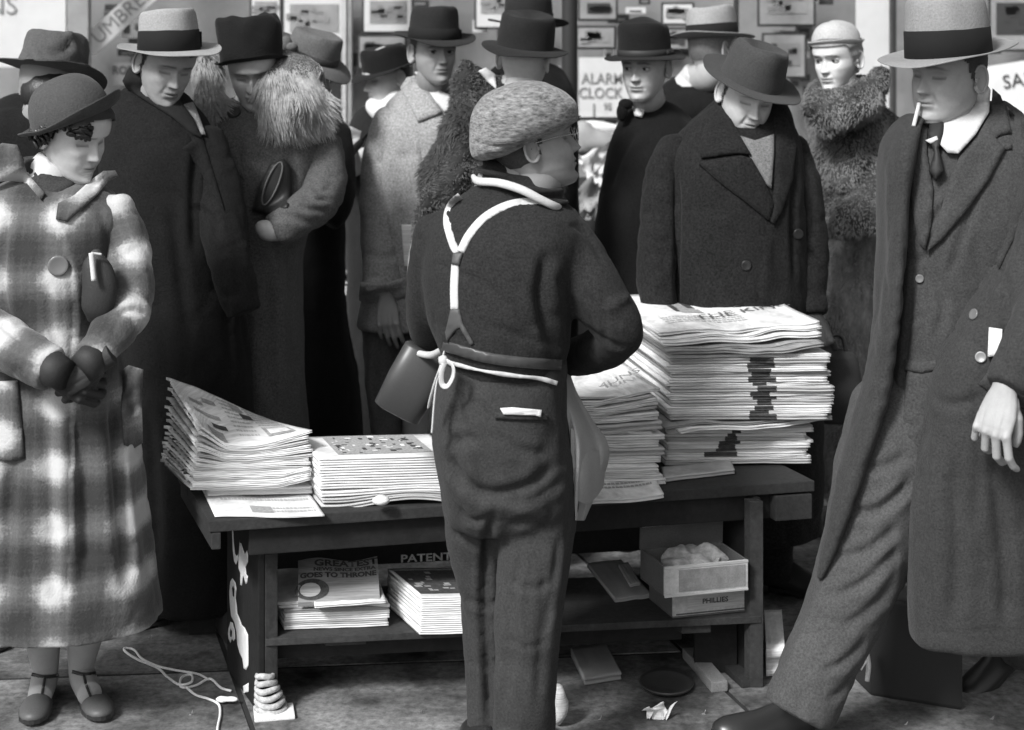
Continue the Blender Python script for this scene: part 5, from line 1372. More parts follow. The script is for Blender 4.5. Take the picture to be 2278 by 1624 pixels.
    h1 = hand_mesh(frame(P(112, 818, 3.80), (.75, .10, -.42), (-.35, -1.0, .25)), (.50, .55, .6, .62), (.55, .5), .02, -1, 1.08)
    g1 = link('glove', h1, M_GL, rt)
    mb = MB(); mb.loft(tube_rings(np.array([tuple(P(100, 804, 3.81)) + (.040,), tuple(P(122, 824, 3.79)) + (.041,), tuple(P(146, 836, 3.775)) + (.036,)]), 20)); mb.build('glove_cuff', M_GL, g1, True)
    h2 = hand_mesh(frame(P(222, 800, 3.81), (-.85, -.05, -.50), (.1, -1, .35)), (.6, .6, .6, .6), (.5, .6), .02, 1, 1.05)
    g2 = link('glove', h2, M_GL, rt)
    mb = MB(); mb.loft(tube_rings(np.array([tuple(P(214, 790, 3.83)) + (.040,), tuple(P(198, 808, 3.80)) + (.040,), tuple(P(182, 820, 3.785)) + (.036,)]), 20)); mb.build('glove_cuff', M_GL, g2, True)
    # head
    M = head_matrix(P(162, 290, 4.04), 58, 22, -4, 1.0)
    body_ = make_body(rt, M, {'lipdark': .55, 'jaw': .96, 'cheek': 1.5, 'nose': .92, 'fold': .4, 'browth': .0022, 'browdark': .85, 'brow': .5, 'lip': 1.2, 'rouge': .10, 'leg': .55}, .58,
              neck=P(112, 395, 4.06), extra=[limb([(108, 400, 4.08, .05), (110, 700, 4.05, .09), (112, 1000, 4.08, .10), (90, 1250, 4.14, .062), (90, 1370, 4.15, .054), (96, 1430, 4.16, .044), (101, 1490, 4.17, .033), (98, 1515, 4.16, .034), (88, 1550, 4.09, .030)]), limb([(112, 900, 4.06, .08), (195, 1150, 4.1, .07), (205, 1250, 4.14, .062), (197, 1360, 4.15, .054), (188, 1420, 4.16, .045), (181, 1482, 4.17, .033), (185, 1508, 4.16, .034), (200, 1545, 4.08, .030)])])
    # hair: dark waves under the brim and curls at the nape
    hm = MB(); rs_ = random.Random(4); V, F, a = head_local({}, 96, 80); keep = []
    shell = []
    for v in V:
        x, y, z = v; ang = math.atan2(abs(x), y); hl = .062 - .040 * min(1, max(0, (ang - .3) / 1.0)) - .085 * min(1, max(0, (ang - 1.15) / .7))
        k = 1 if z > hl else 0; keep.append(k); s = 1.10 + .03 * math.sin(z * 160 + x * 40); shell.append((x * s, y * s * 1.0, z * 1.05))
    f2 = [f for f in F if sum(keep[i] for i in f) >= 3]
    hm.add(shell, f2)
    hair = hm.build('hair', M_HAIRD, rt, True); hair.data.transform(M)
    cm = MB()
    for k in range(46):
        ang = rs_.uniform(1.5, 3.1); side = -1 if rs_.random() < .85 else 1; z = rs_.uniform(-.06, .015)
        if k > 30: ang, z, side = rs_.uniform(.35, 1.5), rs_.uniform(.018, .044), -1
        r0 = .082 if ang > 1.5 else .078; c = Vector((-side * -1 * 0 + (r0 * math.sin(ang)) * (1 if side < 0 else -1), r0 * 1.12 * math.cos(ang), z))
        c.x = r0 * math.sin(ang) * (-1 if side > 0 else 1); n_ = Vector((c.x, c.y, 0)).normalized(); tx = Vector((0, 0, 1)).cross(n_)
        R0 = rs_.uniform(.008, .013); pts = []
        for j in range(13):
            t = j / 12 * 2.2 * math.pi + rs_.uniform(0, .2); pts.append(tuple(c + n_ * (.006 + R0 * .6 * math.sin(t)) + tx * (R0 * math.cos(t)) + Vector((0, 0, (j / 12 - .5) * .020 + R0 * .8 * math.sin(t)))) + (.0048,))
        cm.loft(tube_rings(spline(pts, 30), 7))
    cu = cm.build('curls', M_HAIRD, hair, True); cu.data.transform(M); cu['kind'] = 'stuff'
    # hat
    M_F = wool('felt_midgrey', .070, grain=.12, sheen=.4)
    ht = fedora(rt, M, M_F, M_DARK, crown=.112, brim=.036, a=.094, b=.108, front=.026, back=.0, side=.004, pinch=0, dent=0, tilt=(-14, 0), z0=.026, lump=.0008, seed=2, band=False, y0=-.010, curl=.008, dome=True, wroll=-24)
    # handbag clutched under the arm
    hb = thing('handbag', 'soft dark clutch bag with white clasp bar under the plaid sleeve', 'handbag')
    mb = MB(); mb.loft(limb([(214, 560, 3.88, .012), (214, 590, 3.875, .034), (222, 640, 3.87, .042), (214, 690, 3.87, .036), (205, 716, 3.88, .012)], squash=.5)); bag = mb.build('bag_body', mat('bag_leather', .03, rough=.55, grain=.2, bump=.4), hb, True)
    mb = MB(); mb.tube([tuple(P(203, 563, 3.845)) + (.0065,), tuple(P(209, 625, 3.83)) + (.0065,)], 8); mb.tube([tuple(P(203, 563, 3.845)) + (.003,), tuple(P(226, 566, 3.85)) + (.003,)], 6); mb.build('clasp', M_WHITEC, hb, True)
    # shoes
    M_SH = mat('grey_suede_shoe', .085, rough=.5, grain=.15, spec=.4)
    for (hu, hv, hY), (tu, tv), s_ in (((100, 1540, 4.22), (74, 1608), 1), ((180, 1525, 4.22), (224, 1600), -1)):
        he = Vector((P(hu, hv, hY).x, 4.235, 0)); to = G(tu, tv); to.z = 0; d = (to - he); 
        sh = shoe('shoe', M_SH, rt, he, d, L=.245, W=.080, hgt=.050, pitch=0, msole=M_LEATH)
    fb_ = bvh_of(body_)
    for ln, w_ in (([(70, 1500), (100, 1506), (132, 1502)], 8), ([(160, 1494), (186, 1500), (214, 1497)], 8), ([(100, 1506), (96, 1530), (90, 1566)], 6), ([(186, 1500), (192, 1525), (206, 1560)], 6)):
        strap('shoe_strap', M_LEATH, rt, fb_, ln, w_, off=.0025, th=.003, step=4, smooth=2)
    return rt
woman_plaid()

# ---------------------------------------------------------------- the vendor
def vendor():
    rt = person('stout newspaper vendor seen from behind in tweed cap and white braces')
    M_SW = wool('dark_sweater', .026, grain=.25, sheen=.15, gs=300); M_TR = wool('dark_trousers', .042, grain=.18, sheen=.15)
    Y = 3.79
    torso = trunk([(408, 1062, 1222, 3.83, .07), (428, 1035, 1240, 3.82, .095), (452, 1005, 1262, 3.81, .125), (490, 968, 1290, 3.80, .15), (540, 948, 1296, 3.79, .17), (620, 940, 1280, 3.79, .185), (700, 948, 1270, 3.79, .19), (760, 968, 1268, 3.79, .185), (800, 985, 1258, 3.79, .175), (835, 992, 1262, 3.79, .16)], ex=2.35)
    ra = [(1228, 505, 3.80, .074), (1278, 580, 3.77, .074), (1340, 672, 3.74, .069), (1380, 742, 3.74, .056), (1330, 778, 3.86, .055), (1270, 800, 4.0, .048)]
    la = [(975, 510, 3.82, .06), (958, 610, 3.86, .062), (955, 700, 3.92, .058), (985, 770, 4.05, .052), (1080, 790, 4.15, .048)]
    folds = [([(1262, 510), (1285, 505), (1320, 545), (1345, 590)], 6, .008), ([(1215, 560), (1205, 640), (1215, 730), (1250, 790)], 13, .016), ([(940, 605), (980, 590), (1010, 605), (1060, 620), (1130, 660)], 7, .005), ([(1050, 620), (1110, 660), (1160, 700), (1200, 760)], 8, .006),
             ([(1230, 600), (1290, 700), (1350, 780)], 9, .006), ([(1080, 720), (1150, 745), (1230, 770)], 7, .006), ([(960, 700), (1000, 740), (1060, 765)], 7, .005), ([(1350, 690), (1385, 668), (1400, 664)], 9, .012, 'ridge'), ([(1290, 640), (1340, 700), (1350, 760)], 6, .009), ([(1330, 640), (1372, 705), (1410, 730)], 5, .007), ([(1265, 700), (1320, 740), (1390, 780)], 6, .008), ([(1130, 560), (1180, 620), (1200, 690)], 10, .005)]
    sw = cloth('sweater', M_SW, rt, [torso, limb(ra), limb(la)], voxel=.0085, it=6, folds=folds, noise=.0035, nscale=(8, 8, 8), seed=3)
    bv = bvh_of(sw)
    hips = trunk([(772, 985, 1256, 3.79, .150), (820, 975, 1266, 3.79, .168), (900, 962, 1262, 3.79, .185), (1000, 962, 1274, 3.79, .19), (1080, 975, 1280, 3.79, .18), (1130, 985, 1280, 3.80, .155), (1165, 1000, 1272, 3.80, .12)], ex=2.5)
    ll = [(1058, 1080, 3.81, .088), (1066, 1200, 3.85, .080), (1082, 1340, 3.88, .066), (1088, 1500, 3.90, .060), (1090, 1660, 3.90, .058), (1090, 1700, 3.90, .058)]
    rl = [(1205, 1080, 3.78, .092), (1196, 1200, 3.75, .092), (1182, 1340, 3.73, .084), (1170, 1500, 3.72, .078), (1164, 1660, 3.72, .074), (1164, 1700, 3.72, .074)]
    tf = [([(1105, 1110), (1085, 1200), (1078, 1330), (1085, 1500), (1090, 1640)], 8, .018), ([(990, 1010), (1040, 1080), (1100, 1100), (1180, 1080), (1240, 1030)], 13, .014), ([(985, 960), (1020, 985), (1060, 975)], 12, .009), ([(1030, 1080), (1010, 1010), (1030, 960)], 12, .009), ([(1120, 1120), (1190, 1110), (1260, 1060)], 9, .010),
          ([(1000, 870), (1060, 900), (1110, 950)], 9, .006), ([(1250, 900), (1265, 960), (1255, 1040)], 10, .008), ([(1130, 1170), (1175, 1160), (1235, 1180)], 9, .008), ([(1010, 1180), (1060, 1210), (1080, 1200)], 9, .007), ([(1030, 870), (1020, 920), (1060, 1000)], 10, .006), ([(1120, 1250), (1130, 1400), (1125, 1580)], 9, .006), ([(1215, 1250), (1205, 1400), (1195, 1580)], 9, .006), ([(1100, 960), (1150, 1000), (1220, 1010)], 10, .007), ([(1040, 1330), (1075, 1350), (1110, 1335)], 7, .008), ([(1130, 1290), (1180, 1310), (1235, 1290)], 7, .008), ([(1125, 1420), (1170, 1440), (1225, 1425)], 6, .006), ([(1045, 1470), (1075, 1485), (1105, 1470)], 6, .006), ([(1020, 1130), (1050, 1160), (1090, 1150)], 7, .008), ([(1160, 1220), (1140, 1340), (1150, 1500)], 8, .009), ([(1245, 1190), (1230, 1300), (1210, 1420)], 7, .008)]
    tr = cloth('trousers', M_TR, rt, [hips, limb(ll), limb(rl)], voxel=.009, it=5, folds=tf, noise=.0055, nscale=(9, 9, 5), seed=5)
    both = bvh_of(sw, tr); bt = bvh_of(tr)
    strap('belt', mat('belt_leather', .05, rough=.4, spec=.5), tr, both, [(984, 768), (1010, 776), (1080, 795), (1160, 806), (1250, 812)], 24, off=.006, th=.004, step=8)
    # braces
    br = strap('braces', M_WHITEC, sw, bv, [(1024, 436), (1008, 450), (997, 470), (995, 500), (1008, 545), (1018, 562)], 17, off=.0025, th=.0012)
    strap('braces', M_WHITEC, sw, bv, [(1225, 452), (1185, 448), (1130, 456), (1080, 482), (1045, 520), (1024, 560)], 18, off=.0025, th=.0012)
    strap('braces', M_WHITEC, sw, bv, [(1013, 588), (1010, 640), (1011, 688)], 18, off=.0025, th=.0012)
    ML = mat('brace_leather', .075, rough=.5)
    patch('brace_tab', ML, sw, bv, [(1008, 562), (1030, 562), (1022, 590), (1004, 588)], off=.004, th=.004, step=6)
    patch('brace_tab', ML, sw, both, [(1002, 688), (1022, 688), (1030, 720), (1055, 765), (1046, 768), (1022, 728), (1008, 742), (994, 762), (990, 740)], off=.004, th=.003, step=6)
    # collar, scarf
    mb = MB(); mb.loft(trunk([(455, 1085, 1232, 3.80, .09), (430, 1070, 1228, 3.81, .088), (405, 1068, 1200, 3.82, .078), (380, 1072, 1190, 3.83, .07)], 40, 24))
    tmp = tri_mesh(mb)
    o = link('neck_base', tmp, M_SW, sw)
    nb = bvh_of(sw, o)
    mb = MB(); mb.loft(tube_rings(spline([tuple(P(*q)) + (r_,) for q, r_ in (((1052, 392, 3.86), .006), ((1064, 403, 3.78), .0095), ((1110, 407, 3.722), .0100), ((1160, 422, 3.702), .0100), ((1205, 445, 3.702), .0095), ((1238, 460, 3.725), .009), ((1250, 462, 3.80), .006))], 40), 14, .8)); mb.build('shirt_collar', M_WHITEC, sw, True)
    M_SC = wool('black_scarf', .02)
    mb = MB(); mb.loft(trunk([(448, 1190, 1262, 3.78, .04), (430, 1130, 1252, 3.79, .062), (410, 1090, 1236, 3.80, .078), (390, 1070, 1218, 3.82, .080), (372, 1066, 1190, 3.83, .076), (356, 1074, 1160, 3.85, .06)], 40, 40))
    me = tri_mesh(mb); co = np_mesh(me); co += normals(me) * (.006 * np.sin(co[:, 2] * 260 + 30 * co[:, 0]) + .004 * fbm(co * 20, 2))[:, None]; set_co(me, co); link('scarf', me, M_SC, rt)
    # head, profile to the right
    M = head_matrix(P(1186, 314, 3.80), 98, -11, 2, 1.0)
    make_body(rt, M, {'stub': .25, 'wrinkle': 1, 'nose': 1.0, 'jaw': 1.12, 'cheek': 1.4, 'gaunt': 0, 'lip': .7, 'neck': 1.12, 'open': 0}, .30, neck=P(1135, 400, 3.83), extra=[limb([(1140, 420, 3.83, .06), (1130, 700, 3.79, .10), (1130, 1000, 3.79, .11), (1070, 1180, 3.85, .05), (1082, 1340, 3.88, .036), (1089, 1500, 3.90, .034), (1090, 1680, 3.90, .03)]), limb([(1140, 480, 3.81, .05), (1290, 620, 3.78, .04), (1352, 720, 3.78, .03), (1320, 776, 3.88, .028), (1270, 800, 4.02, .03)])],
              hands=[hand_mesh(frame(P(1270, 800, 4.03), (-.2, .9, -.2), (.3, 0, 1)), (.2, .2, .25, .3), (.3, .3), .05, 1)])
    hm = MB(); V, F, a = head_local({}, 96, 80); keep = []; sh = []
    for v in V:
        x, y, z = v; ang = math.atan2(abs(x), y); hl = .05 if ang < 1.25 else (.05 - .095 * min(1, (ang - 1.25) / .35))
        if ang > 2.0: hl = -.052 + .0 * ang
        keep.append(z > hl); s = 1.03; sh.append((x * s, y * s, z * s))
    hm.add(sh, [f for f in F if sum(keep[i] for i in f) >= 3]); hr = hm.build('hair', mat('cropped_hair', .05, rough=.7, grain=.4, gscale=200, bump=.6), rt, True); hr.data.transform(M)
    # glasses
    g = MB()
    for sd in (-1, 1): g.loft(tube_rings(np.array([(sd * .031 + .020 * math.cos(t), .098, -.002 + .017 * math.sin(t), .0016) for t in [2 * math.pi * k / 20 for k in range(21)]]), 6), cap=False)
    g.tube([(-.012, .099, .002, .0015), (.012, .099, .002, .0015)], 6); g.tube([(.05, .097, 0, .0015), (.077, .05, .004, .0015), (.080, -.01, .0, .0015)], 6); g.tube([(-.05, .097, 0, .0015), (-.077, .05, .004, .0015), (-.080, -.01, .0, .0015)], 6)
    go = g.build('glasses', mat('steel_wire', .5, rough=.2, metal=1), rt, True); go.data.transform(M)
    # tweed cap
    M_TW = mat('tweed_cap', .19, rough=.95, grain=.85, gscale=58, blot=.15, bump=1.0, sheen=.2, spec=.1, stretch=(1, 1, 3.2))
    Y0 = 3.80
    cap = MB(); cap.loft(trunk([(336, 1068, 1140, Y0, .06), (318, 1048, 1212, Y0, .110), (296, 1044, 1264, Y0, .135), (262, 1046, 1288, Y0, .142), (230, 1062, 1284, Y0, .138), (204, 1092, 1256, Y0, .118), (188, 1128, 1222, Y0, .085), (180, 1155, 1190, Y0, .04)], 56, 50, 2.1))
    me = remesh(tri_mesh(cap), .006, 3); co = np_mesh(me); uv = uv_of(co)
    dz = -(uv[:, 0] - 1160) * .16; co[:, 2] -= dz * Y0 / FPX * -0.0
    tilt = (uv[:, 0] - 1150) / 130 * .014; co[:, 2] += np.where(uv[:, 1] > 270, tilt * np.clip((uv[:, 1] - 270) / 50, 0, 1) * 2.6, 0)
    set_co(me, co); co += normals(me) * (.003 * fbm(co * 18, 2))[:, None]; set_co(me, co)
    crease(me, [([(1052, 316), (1100, 326), (1160, 322), (1215, 300), (1262, 276)], 4, .006), ([(1075, 230), (1160, 215), (1260, 240)], 14, .002)])
    co_ = link('cap', me, M_TW, rt)
    pk = MB(); pts = []
    for i in range(13):
        s = i / 12 * 2 - 1; row = []
        for j in range(7):
            t = j / 6; row.append(M @ Vector((s * .072 * (1 - .35 * t * t), .072 + t * .052 * (1 - s * s * .8), .050 - t * .014 - s * s * .010)))
        pts.append(row)
    pk.grid(pts); pk.grid([[p - Vector((0, 0, .006)) for p in r] for r in pts]); pk.build('peak', M_TW, co_, True)
    # apron: tie string, bow, cloth at the side with a sagging pouch
    M_AP = mat('apron_canvas', .36, rough=.9, grain=.12, gscale=260, blot=.1, bump=.3)
    ap = strap('apron', M_WHITEC, rt, both, [(975, 795), (1000, 806), (1060, 822), (1130, 834), (1200, 842), (1240, 853)], [8, 5, 10, 5, 11, 7, 11, 10], off=.012, th=.004, step=5); ap.name = 'apron_string'
    mb = MB(); W = lambda u, v, Y_, r: tuple(P(u, v, Y_)) + (r,)
    yb = 3.60
    def ribbon(pts, w=.006, th=.3):
        mb.loft(tube_rings(spline([W(u, v, Y_, w) for u, v, Y_ in pts], 8 * len(pts)), 8, th, up=(1, 0, 0)))
    ribbon([(988, 785, 3.62), (982, 810, 3.60), (968, 850, 3.60), (958, 885, 3.61), (954, 905, 3.62)], .0085)
    ribbon([(985, 800, 3.61), (972, 850, 3.60), (966, 900, 3.60), (963, 940, 3.60), (961, 962, 3.60)], .009)
    ribbon([(986, 800, 3.60), (1006, 812, 3.58), (1008, 835, 3.58), (996, 858, 3.58), (984, 855, 3.585), (982, 830, 3.585), (990, 806, 3.59)], .0065)
    mb.blob(P(986, 802, 3.595), (.011, .009, .012))
    mb.build('bow', M_WHITEC, ap, True)
    # apron cloth hanging at his right side
    pts = []; n1, n2 = 34, 22
    left = spline([(1236, 846), (1244, 880), (1262, 930), (1270, 1000), (1276, 1060), (1280, 1158)], n1); right = spline([(1262, 820), (1285, 880), (1320, 940), (1350, 985), (1349, 1040), (1300, 1158)], n1)
    for i in range(n1):
        row = []; f = i / (n1 - 1)
        for j in range(n2):
            t = j / (n2 - 1); u = left[i][0] * (1 - t) + right[i][0] * t; v = left[i][1] * (1 - t) + right[i][1] * t
            Yq = 3.74 + .22 * t + .02 * math.sin(t * 9 + f * 4) - .05 * math.sin(t * math.pi) * math.exp(-((f - .62) / .22) ** 2) + .010 * math.sin(t * 17 + f * 3) * f
            row.append(P(u, v, Yq))
        pts.append(row)
    mb = MB(); mb.grid(pts); mb.grid([[p + Vector((.002, .006, 0)) for p in r] for r in pts]); cl_ = mb.build('apron_cloth', M_AP, ap, True)
    mb = MB(); pts = []
    for i in range(14):
        t = i / 13; row = []
        for j in range(10):
            f = j / 9; u = 1270 + 80 * t; v = 952 + 70 * math.sin(t * 2.3) * .75 + f * (150 - 60 * t) ; row.append(P(u - 8 * f * t, v, 3.74 + .20 * t - .035 * math.sin(t * math.pi) - .03 * math.sin(f * math.pi) * math.sin(t * math.pi)))
        pts.append(row)
    mb.grid(pts); mb.grid([[p + Vector((.002, .006, 0)) for p in r] for r in pts]); mb.build('apron_pouch', M_AP, ap, True)
    # slip of paper in the back pocket
    pk_ = thing('folded_paper', 'folded white paper sticking out of the vendor back pocket', 'paper')
    q = patch('paper_slip', M_NEWS, pk_, bt, [(1112, 908), (1140, 906), (1205, 912), (1203, 928), (1190, 924), (1120, 922)], off=.012, th=.002, step=6, round_=False)
    strap('back_pocket', M_TR, tr, bt, [(1100, 924), (1150, 927), (1218, 928)], 14, off=.005, th=.004, step=6)
    for s_ in ((1098, -1), (1160, 1)):
        shoe('shoe', M_LEATH, rt, Vector((P(s_[0], 0, 3.78).x, 3.70, 0)), (s_[1] * .2, 1, 0))
    # money pouch hanging at his left
    bg_ = thing('satchel', 'dark leather satchel hanging at the vendor left hip behind the apron bow', 'bag')
    mb = MB(); c = P(918, 850, 3.95); rot = Matrix.Rotation(R(28), 3, 'Y')
    q = []
    rings = [];
    for f, w in ((-.5, .8), (-.48, .98), (0, 1.04), (.46, 1), (.5, .85)):
        rings.append([c + rot @ Vector((w * .062 * math.copysign(abs(math.cos(t)) ** .55, math.cos(t)), w * .035 * math.copysign(abs(math.sin(t)) ** .7, math.sin(t)), f * .17)) for t in [2 * math.pi * k / 28 for k in range(28)]])
    mb.loft(rings); mb.build('bag_body', mat('brown_leather', .05, rough=.4, spec=.5, grain=.1), bg_, True)
    mb = MB(); mb.tube([tuple(P(900, 782, 3.95)) + (.012,), tuple(P(915, 778, 3.95)) + (.013,), tuple(P(930, 790, 3.94)) + (.010,)], 8); mb.build('buckle', mat('dull_brass', .25, rough=.4, metal=.6), bg_, True)
    mb = MB(); mb.tube([tuple(P(925, 785, 3.94)) + (.008,), tuple(P(960, 790, 3.85)) + (.009,), tuple(P(990, 775, 3.72)) + (.009,)], 8); mb.build('strap', M_WHITEC, bg_, True)
    return rt
vendor()

# ---------------------------------------------------------------- helpers for coats
def lapel(coat, m, bv, pts, off=.004, th=.006, step=9): return patch('lapel', m, coat, bv, pts, off=off, th=th, step=step)
def legs(name, m, rt, paths, voxel=.011, seed=0, folds=()):
    return cloth(name, m, rt, [limb(p) for p in paths], voxel=voxel, it=4, noise=.005, nscale=(10, 10, 4), seed=seed, folds=folds)
def core(*pts): return limb(pts, 12)       # hidden part of the figure that joins head, arms and legs

# ---------------------------------------------------------------- man in the crumpled hat, far left
def man_crumpled():
    rt = person('person in a crumpled grey wide hat and black coat, behind the plaid coat woman')
    M_C = wool('coat_black_a', .012)
    c = cloth('coat', M_C, rt, [trunk([(205, 20, 120, 4.85, .07), (240, -40, 180, 4.83, .12), (300, -90, 215, 4.82, .16), (450, -100, 225, 4.82, .18), (700, -100, 220, 4.82, .18), (1000, -105, 215, 4.82, .19), (1300, -105, 205, 4.82, .19)]), limb([(-70, 320, 4.82, .07), (-100, 480, 4.8, .07), (-90, 650, 4.75, .065), (-60, 760, 4.7, .055)])], voxel=.013, noise=.006, seed=11)
    M = head_matrix(P(112, 190, 4.78), 150, 20, 6)
    make_body(rt, M, {}, .25, neck=P(85, 250, 4.84), extra=[core((85, 240, 4.84, .05), (70, 600, 4.82, .06), (60, 1340, 4.82, .06))])
    hm = MB(); hm.blob(P(110, 205, 4.76), (.085, .10, .075)); hm.build('hair', M_HAIRD, rt, True)
    M_F = wool('felt_crumpled', .085, grain=.12, sheen=.45, gs=180)
    h = fedora(rt, M, M_F, M_DARK, crown=.118, brim=.062, a=.094, b=.110, front=-.02, back=-.006, side=.022, pinch=.9, dent=.045, tilt=(-4, 6), z0=.040, taper=.90, lump=.009, seed=5, band=False)
    me = h.data; crease(me, [([(70, 90), (100, 120), (140, 112), (165, 85)], 7, .012), ([(150, 60), (165, 110), (200, 150)], 8, .010, 'ridge'), ([(80, 150), (110, 165), (150, 160)], 8, .008), ([(60, 110), (72, 150), (70, 180)], 8, .008)])
    legs('trousers', M_C, rt, [[(20, 1200, 4.82, .09), (20, 1330, 4.82, .08)], [(120, 1200, 4.82, .09), (120, 1330, 4.82, .08)]])
    shoe('shoe', M_LEATH, rt, Vector((P(45, 0, 4.8).x, 4.72, 0)), (.1, -1, 0)); shoe('shoe', M_LEATH, rt, Vector((P(130, 0, 4.8).x, 4.85, 0)), (.2, -1, 0))
man_crumpled()

# ---------------------------------------------------------------- young man, pale fedora, velvet collar
def man_velvet():
    rt = person('young man in a pale fedora with a black band and black velvet collared coat')
    M_C = wool('coat_black_b', .013, grain=.25, sheen=.12); M_V = mat('black_velvet', .010, rough=.9, grain=.1)
    body = trunk([(190, 275, 395, 4.80, .06), (215, 258, 425, 4.79, .09), (250, 236, 452, 4.78, .125), (300, 226, 478, 4.76, .15), (380, 222, 500, 4.75, .17), (500, 228, 520, 4.74, .175), (650, 240, 540, 4.74, .175), (800, 258, 556, 4.74, .18), (950, 272, 566, 4.74, .185), (1150, 290, 575, 4.74, .19), (1335, 300, 580, 4.74, .19)])
    arm = [(450, 310, 4.74, .07), (484, 420, 4.68, .072), (498, 520, 4.62, .070), (520, 620, 4.56, .062), (545, 700, 4.54, .055)]
    arm2 = [(240, 300, 4.78, .06), (228, 420, 4.78, .06), (240, 560, 4.74, .058), (300, 640, 4.65, .05)]
    folds = [([(425, 460), (455, 470), (478, 500), (482, 535)], 6, .010), ([(380, 440), (400, 600), (420, 760)], 12, .008), ([(440, 300), (430, 420), (432, 560)], 8, .010), ([(500, 560), (530, 600), (555, 660)], 8, .006, 'ridge'), ([(400, 240), (440, 320), (470, 420), (500, 560), (515, 720), (520, 880)], 4, .007, 'step'), ([(330, 900), (345, 1100), (350, 1300)], 12, .010), ([(470, 640), (500, 660), (540, 650)], 7, .007)]
    coat = cloth('coat', M_C, rt, [body, limb(arm), limb(arm2)], voxel=.0105, it=4, folds=folds, noise=.005, nscale=(8, 8, 3), seed=13, split=True)
    bv = bvh_of(coat, *coat.children)
    patch('velvet_collar', M_V, coat, bv, [(286, 152), (300, 150), (322, 158), (350, 180), (400, 222), (430, 262), (452, 310), (428, 300), (385, 262), (330, 228), (280, 196), (272, 180)], off=.012, th=.010, step=8)
    lapel(coat, M_C, bv, [(430, 262), (452, 310), (480, 400), (500, 470), (470, 430), (440, 370), (405, 330), (428, 312), (400, 275)])
    patch('shirt_scarf', wool('grey_scarf', .22), coat, bv, [(408, 232), (430, 226), (445, 262), (458, 300), (440, 300), (425, 262)], off=.012, th=.004, step=6)
    M = head_matrix(P(370, 140, 4.72), 36, 20, 6)
    make_body(rt, M, {'gaunt': .6, 'stub': .08, 'lip': 1.2, 'lipdark': .45, 'cheek': .7, 'browth': .0034, 'nose': 1.05}, .30, neck=P(345, 235, 4.80), extra=[core((345, 230, 4.8, .05), (390, 600, 4.74, .07), (420, 1330, 4.74, .06)), core((380, 400, 4.74, .05), (480, 480, 4.66, .04), (525, 640, 4.56, .03))], ears=True)
    hm = MB(); V, F, a = head_local({}, 110, 90); keep = [z > hl_(math.atan2(abs(x), y)) for x, y, z in V]
    hm.add([(x * 1.03, y * 1.03, z * 1.02) for x, y, z in V], [f for f in F if sum(keep[i] for i in f) >= 3]); hr = hm.build('hair', M_HAIRD, rt, True); hr.data.transform(M)
    M_F = wool('felt_pale', .30, grain=.10, sheen=.2)
    fedora(rt, M, M_F, M_V, crown=.115, brim=.066, a=.086, b=.104, front=-.012, back=.010, side=.010, pinch=.6, dent=.03, tilt=(-12, 0), z0=.040, wroll=-10, bandh=.056, taper=.93, seed=7)
    legs('trousers', M_C, rt, [[(350, 1200, 4.74, .095), (352, 1345, 4.74, .085)], [(470, 1200, 4.74, .095), (470, 1345, 4.74, .085)]], seed=2)
    for u, d in ((380, -.9), (480, .4)): shoe('shoe', M_LEATH, rt, Vector((P(u, 0, 4.74).x, 4.70, 0)), (d, -.6, 0))
    return rt
man_velvet()

